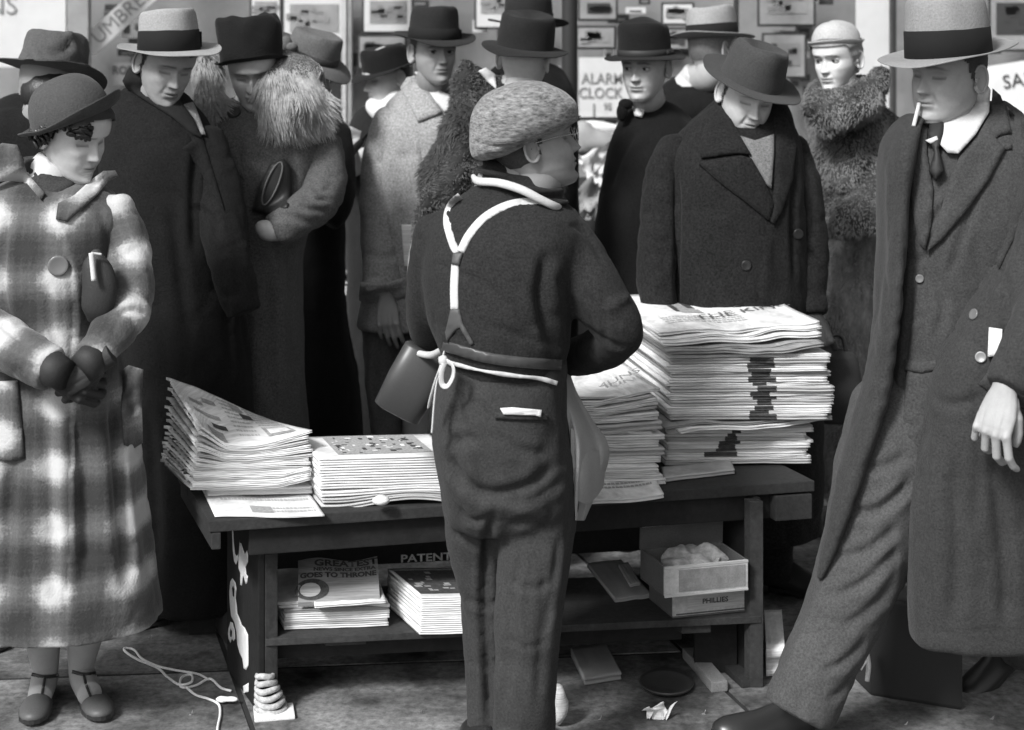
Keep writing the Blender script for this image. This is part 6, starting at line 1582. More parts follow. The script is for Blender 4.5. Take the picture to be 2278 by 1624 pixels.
# ---------------------------------------------------------------- woman with the fur collar
def woman_fur_collar():
    rt = person('woman in a tall black hat with a huge pale fur collar')
    M_C = wool('coat_grey_a', .085, grain=.30, sheen=.35, gs=200)
    body = trunk([(215, 500, 640, 5.10, .07), (245, 470, 690, 5.08, .11), (290, 458, 730, 5.06, .15), (360, 465, 738, 5.05, .165), (450, 478, 712, 5.05, .17), (560, 490, 672, 5.05, .16), (700, 490, 676, 5.05, .165), (850, 488, 682, 5.05, .175), (1000, 482, 690, 5.05, .18), (1180, 478, 698, 5.05, .185)])
    arm = [(712, 320, 5.02, .070), (722, 390, 4.97, .072), (706, 448, 4.90, .070), (650, 490, 4.82, .064), (605, 520, 4.80, .055)]
    arm2 = [(478, 330, 5.02, .06), (470, 430, 4.98, .06), (480, 520, 4.9, .055)]
    folds = [([(690, 400), (710, 425), (740, 420)], 6, .010), ([(670, 430), (700, 445), (738, 440)], 6, .010), ([(640, 455), (690, 465), (730, 470)], 6, .010), ([(610, 480), (650, 482), (700, 500)], 6, .008), ([(600, 545), (650, 545), (680, 540)], 6, .010), ([(600, 520), (610, 560), (640, 600)], 7, .008), ([(545, 270), (535, 400), (545, 500), (552, 700), (560, 900)], 4, .008, 'step'), ([(640, 560), (650, 700), (655, 900)], 12, .008), ([(600, 600), (598, 750), (600, 900)], 12, .008), ([(640, 330), (650, 380), (640, 440)], 10, .010), ([(500, 330), (510, 400), (520, 480)], 9, .008)]
    coat = cloth('coat', M_C, rt, [body, limb(arm), limb(arm2)], voxel=.011, it=4, folds=folds, noise=.005, nscale=(8, 8, 3), seed=17, split=True)
    bv = bvh_of(coat, *coat.children)
    lapel(coat, M_C, bv, [(455, 250), (500, 262), (530, 330), (545, 400), (520, 380), (490, 330), (470, 300)], off=.006, th=.008)
    button('button', M_DARK, coat, bv, 521, 252, 15)
    M = head_matrix(P(562, 152, 5.0), 4, 22, -4)
    make_body(rt, M, {'lipdark': .5, 'cheek': 1.2, 'browdark': .75, 'sad': 2.2, 'fold': 1.2}, .40, neck=P(555, 250, 5.08), extra=[core((555, 240, 5.08, .05), (580, 600, 5.05, .07), (580, 1180, 5.05, .06)), core((600, 480, 5.0, .04), (650, 500, 4.84, .04), (604, 516, 4.78, .028), (586, 508, 4.77, .027), (574, 502, 4.78, .014))], ears=False)
    M_H = wool('black_plush', .014, grain=.1)
    fedora(rt, M, M_H, M_DARK, crown=.135, brim=.020, a=.097, b=.108, front=.010, back=.02, side=.004, pinch=.2, dent=.020, tilt=(-24, 3), z0=.022, taper=.97, seed=9, band=False, lump=.016)
    # fur collar
    M_FUR = mat('pale_fur', .30, rough=.8, grain=.35, gscale=90, blot=.45, bscale=22, spec=.2)
    M_FURB = mat('pale_fur_base', .07, rough=1, grain=.3, gscale=120, blot=.3)
    mb = MB()
    for p in ([(448, 120, 5.03, .030), (458, 170, 5.02, .040), (462, 225, 5.0, .042), (468, 275, 4.98, .030)], [(612, 128, 5.06, .040), (634, 162, 5.02, .072), (644, 205, 4.97, .092), (644, 245, 4.95, .086), (634, 280, 4.95, .050)], [(600, 150, 5.1, .05), (670, 165, 5.05, .06), (700, 220, 4.99, .055), (690, 270, 4.97, .045)]): mb.loft(limb(p))
    me = remesh(tri_mesh(mb), .012, 3); co = np_mesh(me); co += normals(me) * (.008 * fbm(co * 16, 3))[:, None]; set_co(me, co)
    fb = link('fur_collar', me, M_FURB, rt)
    q = tufts('fur', M_FUR, fb, me, 12000, .036, .0017, 3, (0, -.1, -1.0), .95, spread=.55); q['kind'] = 'stuff'
    # dark muff bag with piped oval
    hb = thing('handbag', 'dark handbag with piped oval under the fur collared woman arm', 'handbag')
    patch('bag_body', mat('black_bag', .022, rough=.5, grain=.2), hb, bv, [(560, 470), (572, 420), (600, 365), (632, 352), (648, 372), (650, 420), (640, 462), (600, 478)], off=.012, th=.02, step=8)
    bb = bvh_of(hb.children[0])
    ov = [(606 + (14 + 6 * 0) * math.cos(t) + 18 * -math.sin(t), 408 + 48 * math.sin(t), ) for t in [2 * math.pi * k / 20 for k in range(21)]]
    mb = MB(); pts = [tuple(hit(bb, u, v, 4.9)[0] + Vector((0, -.004, 0))) + (.0028,) for u, v in ov]; mb.loft(tube_rings(np.array(pts), 6), cap=False); mb.build('piping', mat('piping', .12, rough=.5), hb, True)
    legs('stockings', mat('dark_stocking', .06, rough=.7), rt, [[(545, 1100, 5.05, .06), (545, 1300, 5.05, .035)], [(620, 1100, 5.05, .06), (620, 1300, 5.05, .035)]], voxel=.01)
    for u in (545, 620): shoe('shoe', M_LEATH, rt, Vector((P(u, 0, 5.05).x, 5.08, 0)), (.1, -1, 0), L=.24, W=.08, hgt=.06)
woman_fur_collar()

# ---------------------------------------------------------------- woman in the grey felt hat with a bow
def woman_felt():
    rt = person('woman in grey felt hat and black coat, behind the pale fur collar')
    M_C = wool('coat_black_c', .010)
    coat = cloth('coat', M_C, rt, [trunk([(195, 655, 730, 5.62, .06), (225, 630, 752, 5.6, .10), (280, 612, 768, 5.6, .14), (400, 615, 772, 5.6, .16), (520, 622, 768, 5.6, .16), (700, 620, 772, 5.6, .17), (850, 615, 800, 5.6, .19), (1050, 610, 815, 5.6, .2)]), limb([(748, 290, 5.56, .055), (758, 380, 5.5, .055), (752, 455, 5.42, .052), (728, 500, 5.38, .045)])], voxel=.012, noise=.005, seed=19)
    M = head_matrix(P(686, 148, 5.55), 62, 24, 0, .97)
    make_body(rt, M, {'lipdark': .4}, .30, neck=P(680, 225, 5.62), extra=[core((680, 215, 5.62, .045), (700, 600, 5.6, .06), (700, 1050, 5.6, .06))])
    hm = MB(); hm.blob(P(672, 160, 5.56), (.075, .085, .07)); hm.build('hair', M_HAIRD, rt, True)
    M_F = wool('felt_grey_b', .11, grain=.15, sheen=.4)
    h = fedora(rt, M, M_F, wool('felt_band_b', .05), crown=.090, brim=.062, a=.090, b=.102, front=-.030, back=.022, side=-.004, pinch=.2, dent=.014, tilt=(0, 0), z0=.038, bandh=.022, taper=.90, seed=12, lump=.004)
    mb = MB(); mb.blob(P(637, 96, 5.44), (.020, .016, .026)); mb.blob(P(650, 104, 5.42), (.020, .014, .015)); mb.build('hat_bow', M_F, h, True)
    for u in (690, 740): shoe('shoe', M_LEATH, rt, Vector((P(u, 0, 5.6).x, 5.62, 0)), (.1, -1, 0), L=.24, W=.08, hgt=.06)
    legs('stockings', mat('dark_stocking', .06, rough=.7), rt, [[(690, 1000, 5.6, .05), (690, 1160, 5.6, .035)], [(740, 1000, 5.6, .05), (740, 1160, 5.6, .035)]], voxel=.012)
woman_felt()

# ---------------------------------------------------------------- small black hat with the newspaper
def person_reading():
    rt = person('person in a small black hat and pale scarf, left of the grey overcoat')
    M_C = wool('coat_dark_d', .02)
    coat = cloth('coat', M_C, rt, [trunk([(235, 800, 900, 6.3, .07), (262, 780, 930, 6.3, .12), (330, 765, 945, 6.3, .15), (450, 765, 945, 6.3, .16), (700, 770, 945, 6.3, .16), (1000, 770, 945, 6.3, .16)]), limb([(800, 300, 6.25, .055), (775, 360, 6.15, .052), (775, 385, 6.0, .045)])], voxel=.014, noise=.005, seed=23)
    M = head_matrix(P(862, 168, 6.2), -62, 12, 0, .98)
    make_body(rt, M, {'lipdark': .3}, .50, neck=P(868, 240, 6.28), extra=[core((868, 235, 6.28, .045), (860, 600, 6.3, .06), (860, 1000, 6.3, .06)), core((830, 330, 6.25, .04), (780, 380, 6.02, .03))], hands=[hand_mesh(frame(P(790, 372, 5.98), (-.3, -.2, .7), (.3, -1, 0)), (.6, .6, .6, .6), (.5, .5), .03, 1, voxel=.004)])
    hm = MB(); hm.blob(P(884, 160, 6.22), (.062, .08, .07)); hm.build('hair', M_HAIRD, rt, True)
    M_SC = mat('pale_scarf', .62, rough=.9, grain=.1)
    mb = MB(); mb.loft(limb([(825, 232, 6.16, .03), (850, 250, 6.12, .04), (885, 232, 6.18, .045), (905, 215, 6.3, .035)])); mb.loft(limb([(862, 235, 6.12, .03), (885, 215, 6.15, .03), (870, 260, 6.12, .035)])); link('scarf', remesh(tri_mesh(mb), .012, 2), M_SC, rt)
    fedora(rt, M, wool('black_plush', .014), M_DARK, crown=.085, brim=.050, a=.088, b=.100, front=-.018, back=-.01, side=.006, pinch=.2, dent=.01, tilt=(4, 0), z0=.030, taper=.9, seed=15, band=False)
    n = thing('newspaper', 'white newspaper held open by the person in the small black hat', 'newspaper')
    sheet = sheet3('page', None, None, [(738, 270, 0), (802, 296, .04), (792, 345, .02), (735, 400, .0)], 5.9, M_WHITE, 12, amp=.02); sheet.parent = n
    um = thing('umbrella', 'rolled umbrella slanting across, held in front of the white newspaper', 'umbrella')
    mb = MB(); mb.tube([tuple(P(806, 312, 5.8)) + (.010,), tuple(P(780, 342, 5.8)) + (.016,), tuple(P(748, 382, 5.8)) + (.018,)], 10); mb.build('canopy', mat('umbrella_cloth', .10, rough=.6), um, True)
    mb = MB(); mb.tube([tuple(P(806, 312, 5.8)) + (.005,), tuple(P(818, 298, 5.8)) + (.005,)], 8); mb.build('tip', M_DARK, um, True)
    for u in (830, 890): shoe('shoe', M_LEATH, rt, Vector((P(u, 0, 6.3).x, 6.3, 0)), (-1, -.3, 0), L=.25, W=.08, hgt=.06)
    legs('trousers', M_C, rt, [[(830, 900, 6.3, .06), (830, 1030, 6.3, .045)], [(890, 900, 6.3, .06), (890, 1030, 6.3, .045)]], voxel=.014)
person_reading()

# ---------------------------------------------------------------- man in the grey overcoat
def man_grey_coat():
    rt = person('gaunt man in dark fedora and pale grey overcoat, bare hand hanging')
    M_C = wool('coat_grey_b', .29, grain=.28, sheen=.25, gs=170); M_T = wool('trousers_grey_b', .13)
    body = trunk([(175, 915, 1020, 5.78, .06), (200, 888, 1040, 5.77, .09), (235, 858, 1062, 5.75, .12), (290, 845, 1075, 5.73, .15), (400, 838, 1075, 5.72, .165), (550, 825, 1072, 5.72, .17), (728, 790, 1072, 5.72, .18)])
    arm = [(872, 262, 5.72, .070), (850, 380, 5.70, .078), (848, 500, 5.66, .078), (852, 590, 5.60, .076), (855, 655, 5.56, .076)]
    folds = [([(938, 290), (944, 400), (938, 500), (935, 640)], 5, .016), ([(900, 330), (890, 420), (900, 520)], 12, .005), ([(815, 560), (850, 575), (890, 560)], 8, .005)]
    coat = cloth('coat', M_C, rt, [body, limb(arm)], voxel=.011, it=4, folds=folds, noise=.005, seed=29, split=True)
    bv = bvh_of(coat, *coat.children)
    lapel(coat, M_C, bv, [(905, 172), (925, 168), (955, 205), (985, 250), (960, 262), (930, 272), (905, 225), (890, 195)], off=.012, th=.008)
    lapel(coat, M_C, bv, [(925, 285), (945, 292), (985, 268), (1010, 250), (1000, 320), (960, 420), (945, 380)], off=.006, th=.008)
    strap('cuff', M_C, coat, bv, [(800, 648), (850, 652), (908, 636)], 42, off=.006, th=.008, step=8)
    patch('shirt_collar', M_WHITEC, coat, bv, [(922, 160), (930, 158), (985, 205), (1012, 215), (1010, 240), (990, 250), (955, 210)], off=.016, th=.004, step=6)
    patch('necktie', M_DARK, coat, bv, [(985, 205), (1010, 195), (1030, 230), (1020, 300), (1000, 290), (1005, 240)], off=.016, th=.006, step=7)
    M = head_matrix(P(966, 112, 5.68), 24, 2, 0, 1.0)
    make_body(rt, M, {'open': 1, 'stub': .2, 'wrinkle': 1, 'gaunt': 1.3, 'cheek': .4, 'mous': 0, 'fold': 1.4, 'gaze': (.2, -.1), 'bags': 2, 'lip': .8}, .33, neck=P(968, 195, 5.76), extra=[core((968, 190, 5.76, .05), (950, 500, 5.72, .07), (930, 1060, 5.72, .06)), core((900, 260, 5.74, .05), (850, 400, 5.70, .05), (855, 660, 5.56, .034))],
              hands=[hand_mesh(frame(P(858, 664, 5.55), (.12, -.1, -1), (-.15, -1, 0)), (.22, .22, .25, .3), (.4, .3), .05, 1, voxel=.0032)])
    hm = MB(); V, F, a = head_local({}, 110, 90); keep = [z > hl_(math.atan2(abs(x), y)) for x, y, z in V]
    hm.add([(x * 1.03, y * 1.03, z * 1.02) for x, y, z in V], [f for f in F if sum(keep[i] for i in f) >= 3]); hr = hm.build('hair', mat('cropped_hair', .05), rt, True); hr.data.transform(M)
    fedora(rt, M, wool('felt_black', .022, grain=.1), mat('black_velvet', .010), crown=.110, brim=.062, a=.088, b=.104, front=-.014, back=.014, side=.014, pinch=.8, dent=.035, tilt=(2, 0), z0=.042, taper=.93, seed=17)
    legs('trousers', M_T, rt, [[(848, 700, 5.74, .075), (852, 850, 5.72, .066), (862, 1000, 5.72, .06), (862, 1120, 5.72, .06)], [(965, 700, 5.74, .08), (960, 1120, 5.72, .06)]], seed=5, folds=[([(848, 740), (835, 820), (838, 930)], 7, .01)])
    for u in (862, 960): shoe('shoe', M_LEATH, rt, Vector((P(u, 0, 5.72).x, 5.74, 0)), (-.1, -1, 0))
    nw = thing('folded_paper', 'white folded paper tucked in the pocket of the pale grey overcoat', 'paper')
    patch('paper_slip', M_NEWS, nw, bv, [(893, 500), (921, 500), (921, 560), (914, 592), (900, 592), (896, 545)], off=.010, th=.004, step=8, round_=False)
man_grey_coat()

# ---------------------------------------------------------------- dark fur coat seen from behind, and the black hat beyond
def fur_back():
    rt = person('person in a dark mottled fur coat seen from behind, left of the vendor')
    M_B = mat('dark_fur_base', .028, rough=1, grain=.3, gscale=90, blot=.4, bscale=14)
    M_H = mat('dark_fur', .075, rough=.7, grain=.3, gscale=80, blot=.5, bscale=12, spec=.3)
    body = trunk([(160, 1075, 1190, 5.24, .07), (195, 1035, 1225, 5.23, .11), (250, 1000, 1255, 5.22, .15), (350, 980, 1262, 5.2, .17), (450, 968, 1262, 5.2, .18), (600, 958, 1260, 5.2, .18), (800, 950, 1260, 5.2, .19), (1000, 940, 1260, 5.2, .19), (1150, 935, 1260, 5.2, .19)])
    arm = [(1050, 240, 5.18, .080), (1018, 340, 5.10, .082), (985, 440, 5.04, .078), (962, 540, 5.02, .066), (948, 640, 5.04, .055), (945, 700, 5.08, .045)]
    up = [(1060, 230, 5.2, .07), (1045, 180, 5.2, .06), (1060, 140, 5.22, .045)]
    mb = [body, limb(arm), limb(up)]
    coat = cloth('fur_coat', M_B, rt, mb, voxel=.012, it=4, noise=.022, nscale=(10, 10, 7), seed=31, folds=[([(930, 560), (960, 570), (990, 560)], 8, .012), ([(930, 610), (955, 620), (980, 605)], 8, .010), ([(925, 480), (980, 470), (1040, 450), (1080, 420)], 8, .012), ([(1000, 300), (1040, 320), (1080, 380)], 9, .010)])
    q = tufts('fur', M_H, coat, coat.data, 14000, .012, .0016, 5, (-.2, -.1, -.8), .6, spread=1.0, keep=lambda c: (uv_of(c)[:, 1] < 760) * 1.0); q['kind'] = 'stuff'
    M = head_matrix(P(1168, 125, 5.16), 165, -4, -4)
    make_body(rt, M, {}, .42, neck=P(1150, 200, 5.22), extra=[core((1150, 190, 5.22, .05), (1120, 500, 5.2, .07), (1110, 1150, 5.2, .06)), core((1060, 300, 5.2, .05), (945, 540, 5.04, .04), (930, 700, 5.08, .03))])
    patch('scarf', M_WHITEC, coat, bvh_of(coat), [(1064, 158), (1080, 150), (1102, 165), (1105, 200), (1085, 182)], off=.012, th=.01, step=6)
    fedora(rt, M, wool('felt_black_b', .020, grain=.1), M_DARK, crown=.105, brim=.052, a=.092, b=.104, front=-.01, back=-.016, side=-.002, pinch=.3, dent=.02, tilt=(0, 4), z0=.030, taper=.92, seed=19, band=False)
    for u in (1060, 1160): shoe('shoe', M_LEATH, rt, Vector((P(u, 0, 5.2).x, 5.1, 0)), (0, 1, 0), L=.24)
    legs('stockings', mat('dark_stocking', .06), rt, [[(1060, 1100, 5.2, .05), (1060, 1240, 5.2, .036)], [(1160, 1100, 5.2, .05), (1160, 1240, 5.2, .036)]], voxel=.012)
fur_back()
def man_behind():
    rt = person('man in a black hat and black coat half hidden behind the iron post')
    M_C = wool('coat_black_e', .011)
    cloth('coat', M_C, rt, [trunk([(135, 1120, 1230, 6.0, .07), (165, 1080, 1262, 6.0, .11), (230, 1055, 1285, 6.0, .15), (400, 1050, 1290, 6.0, .16), (700, 1050, 1290, 6.0, .16), (1030, 1050, 1290, 6.0, .17)])], voxel=.015, noise=.005, seed=33)
    M = head_matrix(P(1176, 72, 5.95), 150, 2, 0)
    make_body(rt, M, {}, .30, neck=P(1176, 150, 6.0), extra=[core((1176, 140, 6, .05), (1170, 500, 6, .07), (1170, 1040, 6, .06))])
    hm = MB(); hm.blob(P(1176, 80, 5.96), (.08, .095, .07)); hm.build('hair', M_HAIRD, rt, True)
    fedora(rt, M, wool('felt_black', .022), mat('black_velvet', .010), crown=.105, brim=.062, a=.088, b=.104, front=-.01, back=.0, side=.012, pinch=.4, dent=.02, tilt=(0, 0), z0=.034, taper=.92, seed=21)
    for u in (1120, 1210): shoe('shoe', M_LEATH, rt, Vector((P(u, 0, 6.0).x, 6.0, 0)), (0, 1, 0))
man_behind()

# ---------------------------------------------------------------- round black hat
def woman_round_hat():
    rt = person('pale faced person in round black hat, right of the price sign')
    M_C = wool('coat_black_f', .010)
    coat = cloth('coat', M_C, rt, [trunk([(222, 1410, 1480, 5.6, .06), (245, 1388, 1520, 5.6, .09), (285, 1366, 1560, 5.58, .13), (340, 1348, 1590, 5.56, .16), (450, 1328, 1600, 5.55, .18), (600, 1316, 1600, 5.55, .18), (850, 1310, 1600, 5.55, .19), (1100, 1305, 1600, 5.55, .19)])], voxel=.013, noise=.006, seed=35, folds=[([(1420, 280), (1380, 350), (1350, 430)], 8, .01)])
    bv = bvh_of(coat)
    M = head_matrix(P(1434, 146, 5.5), -26, 6, 0, 1.0)
    make_body(rt, M, {'open': 1, 'lipdark': .4, 'jaw': 1.05, 'gaze': (.3, -.1)}, .40, neck=P(1440, 232, 5.6), extra=[core((1440, 225, 5.6, .05), (1450, 500, 5.55, .07), (1450, 1100, 5.55, .06))])
    hm = MB(); hm.blob(P(1447, 140, 5.56), (.076, .085, .075)); hm.build('hair', M_HAIRD, rt, True)
    patch('scarf', M_WHITEC, coat, bv, [(1402, 224), (1440, 236), (1428, 262), (1412, 258)], off=.016, th=.014, step=5)
    mb = MB(); mb.blob(P(1392, 232, 5.50), (.026, .02, .020)); mb.blob(P(1384, 250, 5.50), (.020, .02, .032)); mb.build('bow', M_C, rt, True)
    fedora(rt, M, wool('black_plush', .014), M_DARK, crown=.105, brim=.052, a=.090, b=.100, front=-.004, back=.006, side=-.012, pinch=0, dent=-.020, tilt=(-2, 0), z0=.036, taper=.96, seed=23, band=True, bandh=.02)
    for u in (1420, 1500): shoe('shoe', M_LEATH, rt, Vector((P(u, 0, 5.55).x, 5.55, 0)), (-.3, -1, 0), L=.25)
    legs('stockings', mat('dark_stocking', .06), rt, [[(1420, 1050, 5.55, .05), (1420, 1160, 5.55, .036)], [(1500, 1050, 5.55, .05), (1500, 1160, 5.55, .036)]], voxel=.013)
woman_round_hat()

# ---------------------------------------------------------------- pale fedora seen from behind
def man_turned():
    rt = person('man in a pale fedora turned away, white shirt collar above black coat')
    M_C = wool('coat_black_g', .011)
    coat = cloth('coat', M_C, rt, [trunk([(168, 1495, 1600, 6.05, .07), (185, 1478, 1640, 6.05, .10), (220, 1452, 1680, 6.03, .14), (300, 1430, 1700, 6.0, .16), (500, 1420, 1700, 6.0, .17), (800, 1420, 1700, 6.0, .17), (1060, 1420, 1700, 6.0, .17)])], voxel=.013, noise=.005, seed=37)
    nb = MB(); nb.loft(limb([(1530, 205, 6.02, .07), (1545, 185, 6.02, .068), (1556, 165, 6.0, .062)])); cl = nb.build('shirt_collar', M_WHITEC, rt, True)
    M = head_matrix(P(1586, 108, 5.95), 128, 6, 4)
    make_body(rt, M, {}, .42, neck=P(1555, 180, 6.02), extra=[core((1555, 180, 6.02, .05), (1560, 500, 6, .07), (1560, 1060, 6, .06))])
    hm = MB(); V, F, a = head_local({}, 110, 90); keep = [z > hl_(math.atan2(abs(x), y)) for x, y, z in V]
    hm.add([(x * 1.02, y * 1.02, z * 1.02) for x, y, z in V], [f for f in F if sum(keep[i] for i in f) >= 3]); hr = hm.build('hair', mat('greying_hair', .16, rough=.7, grain=.3, gscale=150), rt, True); hr.data.transform(M)
    fedora(rt, M, wool('felt_pale_b', .30, grain=.1), mat('black_velvet', .010), crown=.115, brim=.062, a=.088, b=.104, front=-.012, back=.018, side=.008, pinch=.4, dent=.02, tilt=(-6, 0), z0=.040, bandh=.05, taper=.93, seed=25)
    for u in (1530, 1590): shoe('shoe', M_LEATH, rt, Vector((P(u, 0, 6.0).x, 5.95, 0)), (.3, 1, 0))
    legs('trousers', M_C, rt, [[(1530, 1000, 6.0, .06), (1530, 1080, 6.0, .05)], [(1590, 1000, 6.0, .06), (1590, 1080, 6.0, .05)]], voxel=.014)
man_turned()

# ---------------------------------------------------------------- big man in the black overcoat
def man_overcoat():
    rt = person('man in dark fedora and double breasted black overcoat beside the tall pile')
    M_C = wool('coat_black_h', .016, grain=.35, sheen=.2, gs=160)
    body = trunk([(212, 1600, 1745, 5.02, .06), (235, 1574, 1758, 5.01, .09), (262, 1540, 1768, 5.0, .12), (300, 1508, 1778, 4.98, .15), (350, 1490, 1784, 4.96, .175), (450, 1486, 1790, 4.95, .19), (600, 1482, 1796, 4.95, .195), (750, 1470, 1806, 4.95, .20), (900, 1425, 1830, 4.95, .20), (1080, 1440, 1830, 4.95, .20), (1180, 1450, 1825, 4.95, .20)])
    arm = [(1508, 322, 4.97, .058), (1482, 390, 4.94, .066), (1464, 490, 4.91, .065), (1460, 590, 4.87, .063), (1466, 690, 4.83, .058), (1480, 780, 4.80, .054)]
    arm2 = [(1766, 318, 4.97, .050), (1786, 400, 4.94, .055), (1794, 470, 4.93, .056), (1800, 560, 4.92, .062), (1800, 640, 4.9, .058), (1806, 700, 4.88, .05)]
    folds = [([(1505, 380), (1508, 480), (1505, 620), (1508, 690)], 7, .014), ([(1765, 380), (1762, 500), (1768, 640)], 6, .012), ([(1716, 462), (1705, 540), (1695, 600), (1690, 690)], 3.5, .008, 'step'), ([(1430, 520), (1460, 540), (1495, 530)], 7, .006), ([(1560, 560), (1590, 640), (1600, 700)], 12, .007), ([(1780, 300), (1800, 400), (1812, 520)], 6, .008)]
    coat = cloth('coat', M_C, rt, [body, limb(arm), limb(arm2)], voxel=.0105, it=4, folds=folds, noise=.006, seed=41, split=True)
    bv = bvh_of(coat, *coat.children)
    patch('waistcoat', wool('grey_pullover', .16, grain=.25), coat, bv, [(1642, 300), (1680, 312), (1722, 298), (1722, 340), (1716, 420), (1702, 408), (1668, 350)], off=.006, th=.004, step=7)
    b2 = bvh_of(coat, *[c for c in coat.children])
    patch('collar', M_C, coat, b2, [(1596, 222), (1612, 236), (1640, 290), (1672, 345), (1640, 342), (1560, 352), (1552, 330), (1572, 270)], off=.010, th=.009, step=8)
    lapel(coat, M_C, b2, [(1552, 362), (1600, 352), (1648, 346), (1672, 352), (1700, 400), (1722, 455), (1712, 492), (1660, 450), (1600, 405)], off=.008, th=.009)
    lapel(coat, M_C, b2, [(1722, 262), (1750, 262), (1772, 320), (1764, 400), (1740, 470), (1722, 500), (1712, 490), (1722, 420), (1726, 340)], off=.007, th=.009)
    for u, v in ((1660, 590), (1775, 520), (1640, 690)): button('button', mat('black_button', .02, rough=.3, spec=.6), coat, bv, u, v, 11)
    M = head_matrix(P(1664, 208, 4.92), 14, 20, 8, 1.04)
    make_body(rt, M, {'jaw': 1.08, 'stub': .15, 'wrinkle': 1, 'cheek': 1.5, 'fold': 2.2, 'lip': .8, 'lipdark': .35, 'browdark': .6, 'nose': 1.05, 'neck': 1.05}, .50, neck=P(1678, 268, 5.02), extra=[core((1678, 262, 5.02, .05), (1620, 600, 4.95, .08), (1620, 1180, 4.95, .07))])
    hm = MB(); V, F, a = head_local({}, 110, 90); keep = [z > hl_(math.atan2(abs(x), y)) for x, y, z in V]
    hm.add([(x * 1.03, y * 1.03, z * 1.02) for x, y, z in V], [f for f in F if sum(keep[i] for i in f) >= 3]); hr = hm.build('hair', mat('cropped_hair', .05), rt, True); hr.data.transform(M)
    fedora(rt, M, wool('felt_dark', .050, grain=.12, sheen=.35), mat('dark_ribbon', .03, rough=.6), crown=.110, brim=.064, a=.092, b=.108, front=-.002, back=.012, side=.004, pinch=.9, dent=.038, tilt=(-2, 0), wroll=6, z0=.040, bandh=.0, taper=.90, seed=27, lump=.004, band=False)
    legs('trousers', M_C, rt, [[(1700, 1080, 4.95, .10), (1706, 1180, 4.95, .085), (1716, 1290, 4.95, .07)], [(1560, 1080, 4.95, .10), (1560, 1290, 4.95, .075)]], seed=4)
    shoe('shoe', M_LEATH, rt, Vector((P(1712, 0, 4.95).x, 4.97, 0)), (.8, -.5, 0)); shoe('shoe', M_LEATH, rt, Vector((P(1560, 0, 4.95).x, 4.97, 0)), (-.2, -1, 0))
    h1 = hand_mesh(frame(P(1808, 700, 4.87), (.25, -.3, -1), (-.3, -1, .2)), (.5, .5, .55, .6), (.5, .5), .02, -1, 1.05, voxel=.004); link('glove', h1, mat('dark_glove', .028), rt)
man_overcoat()

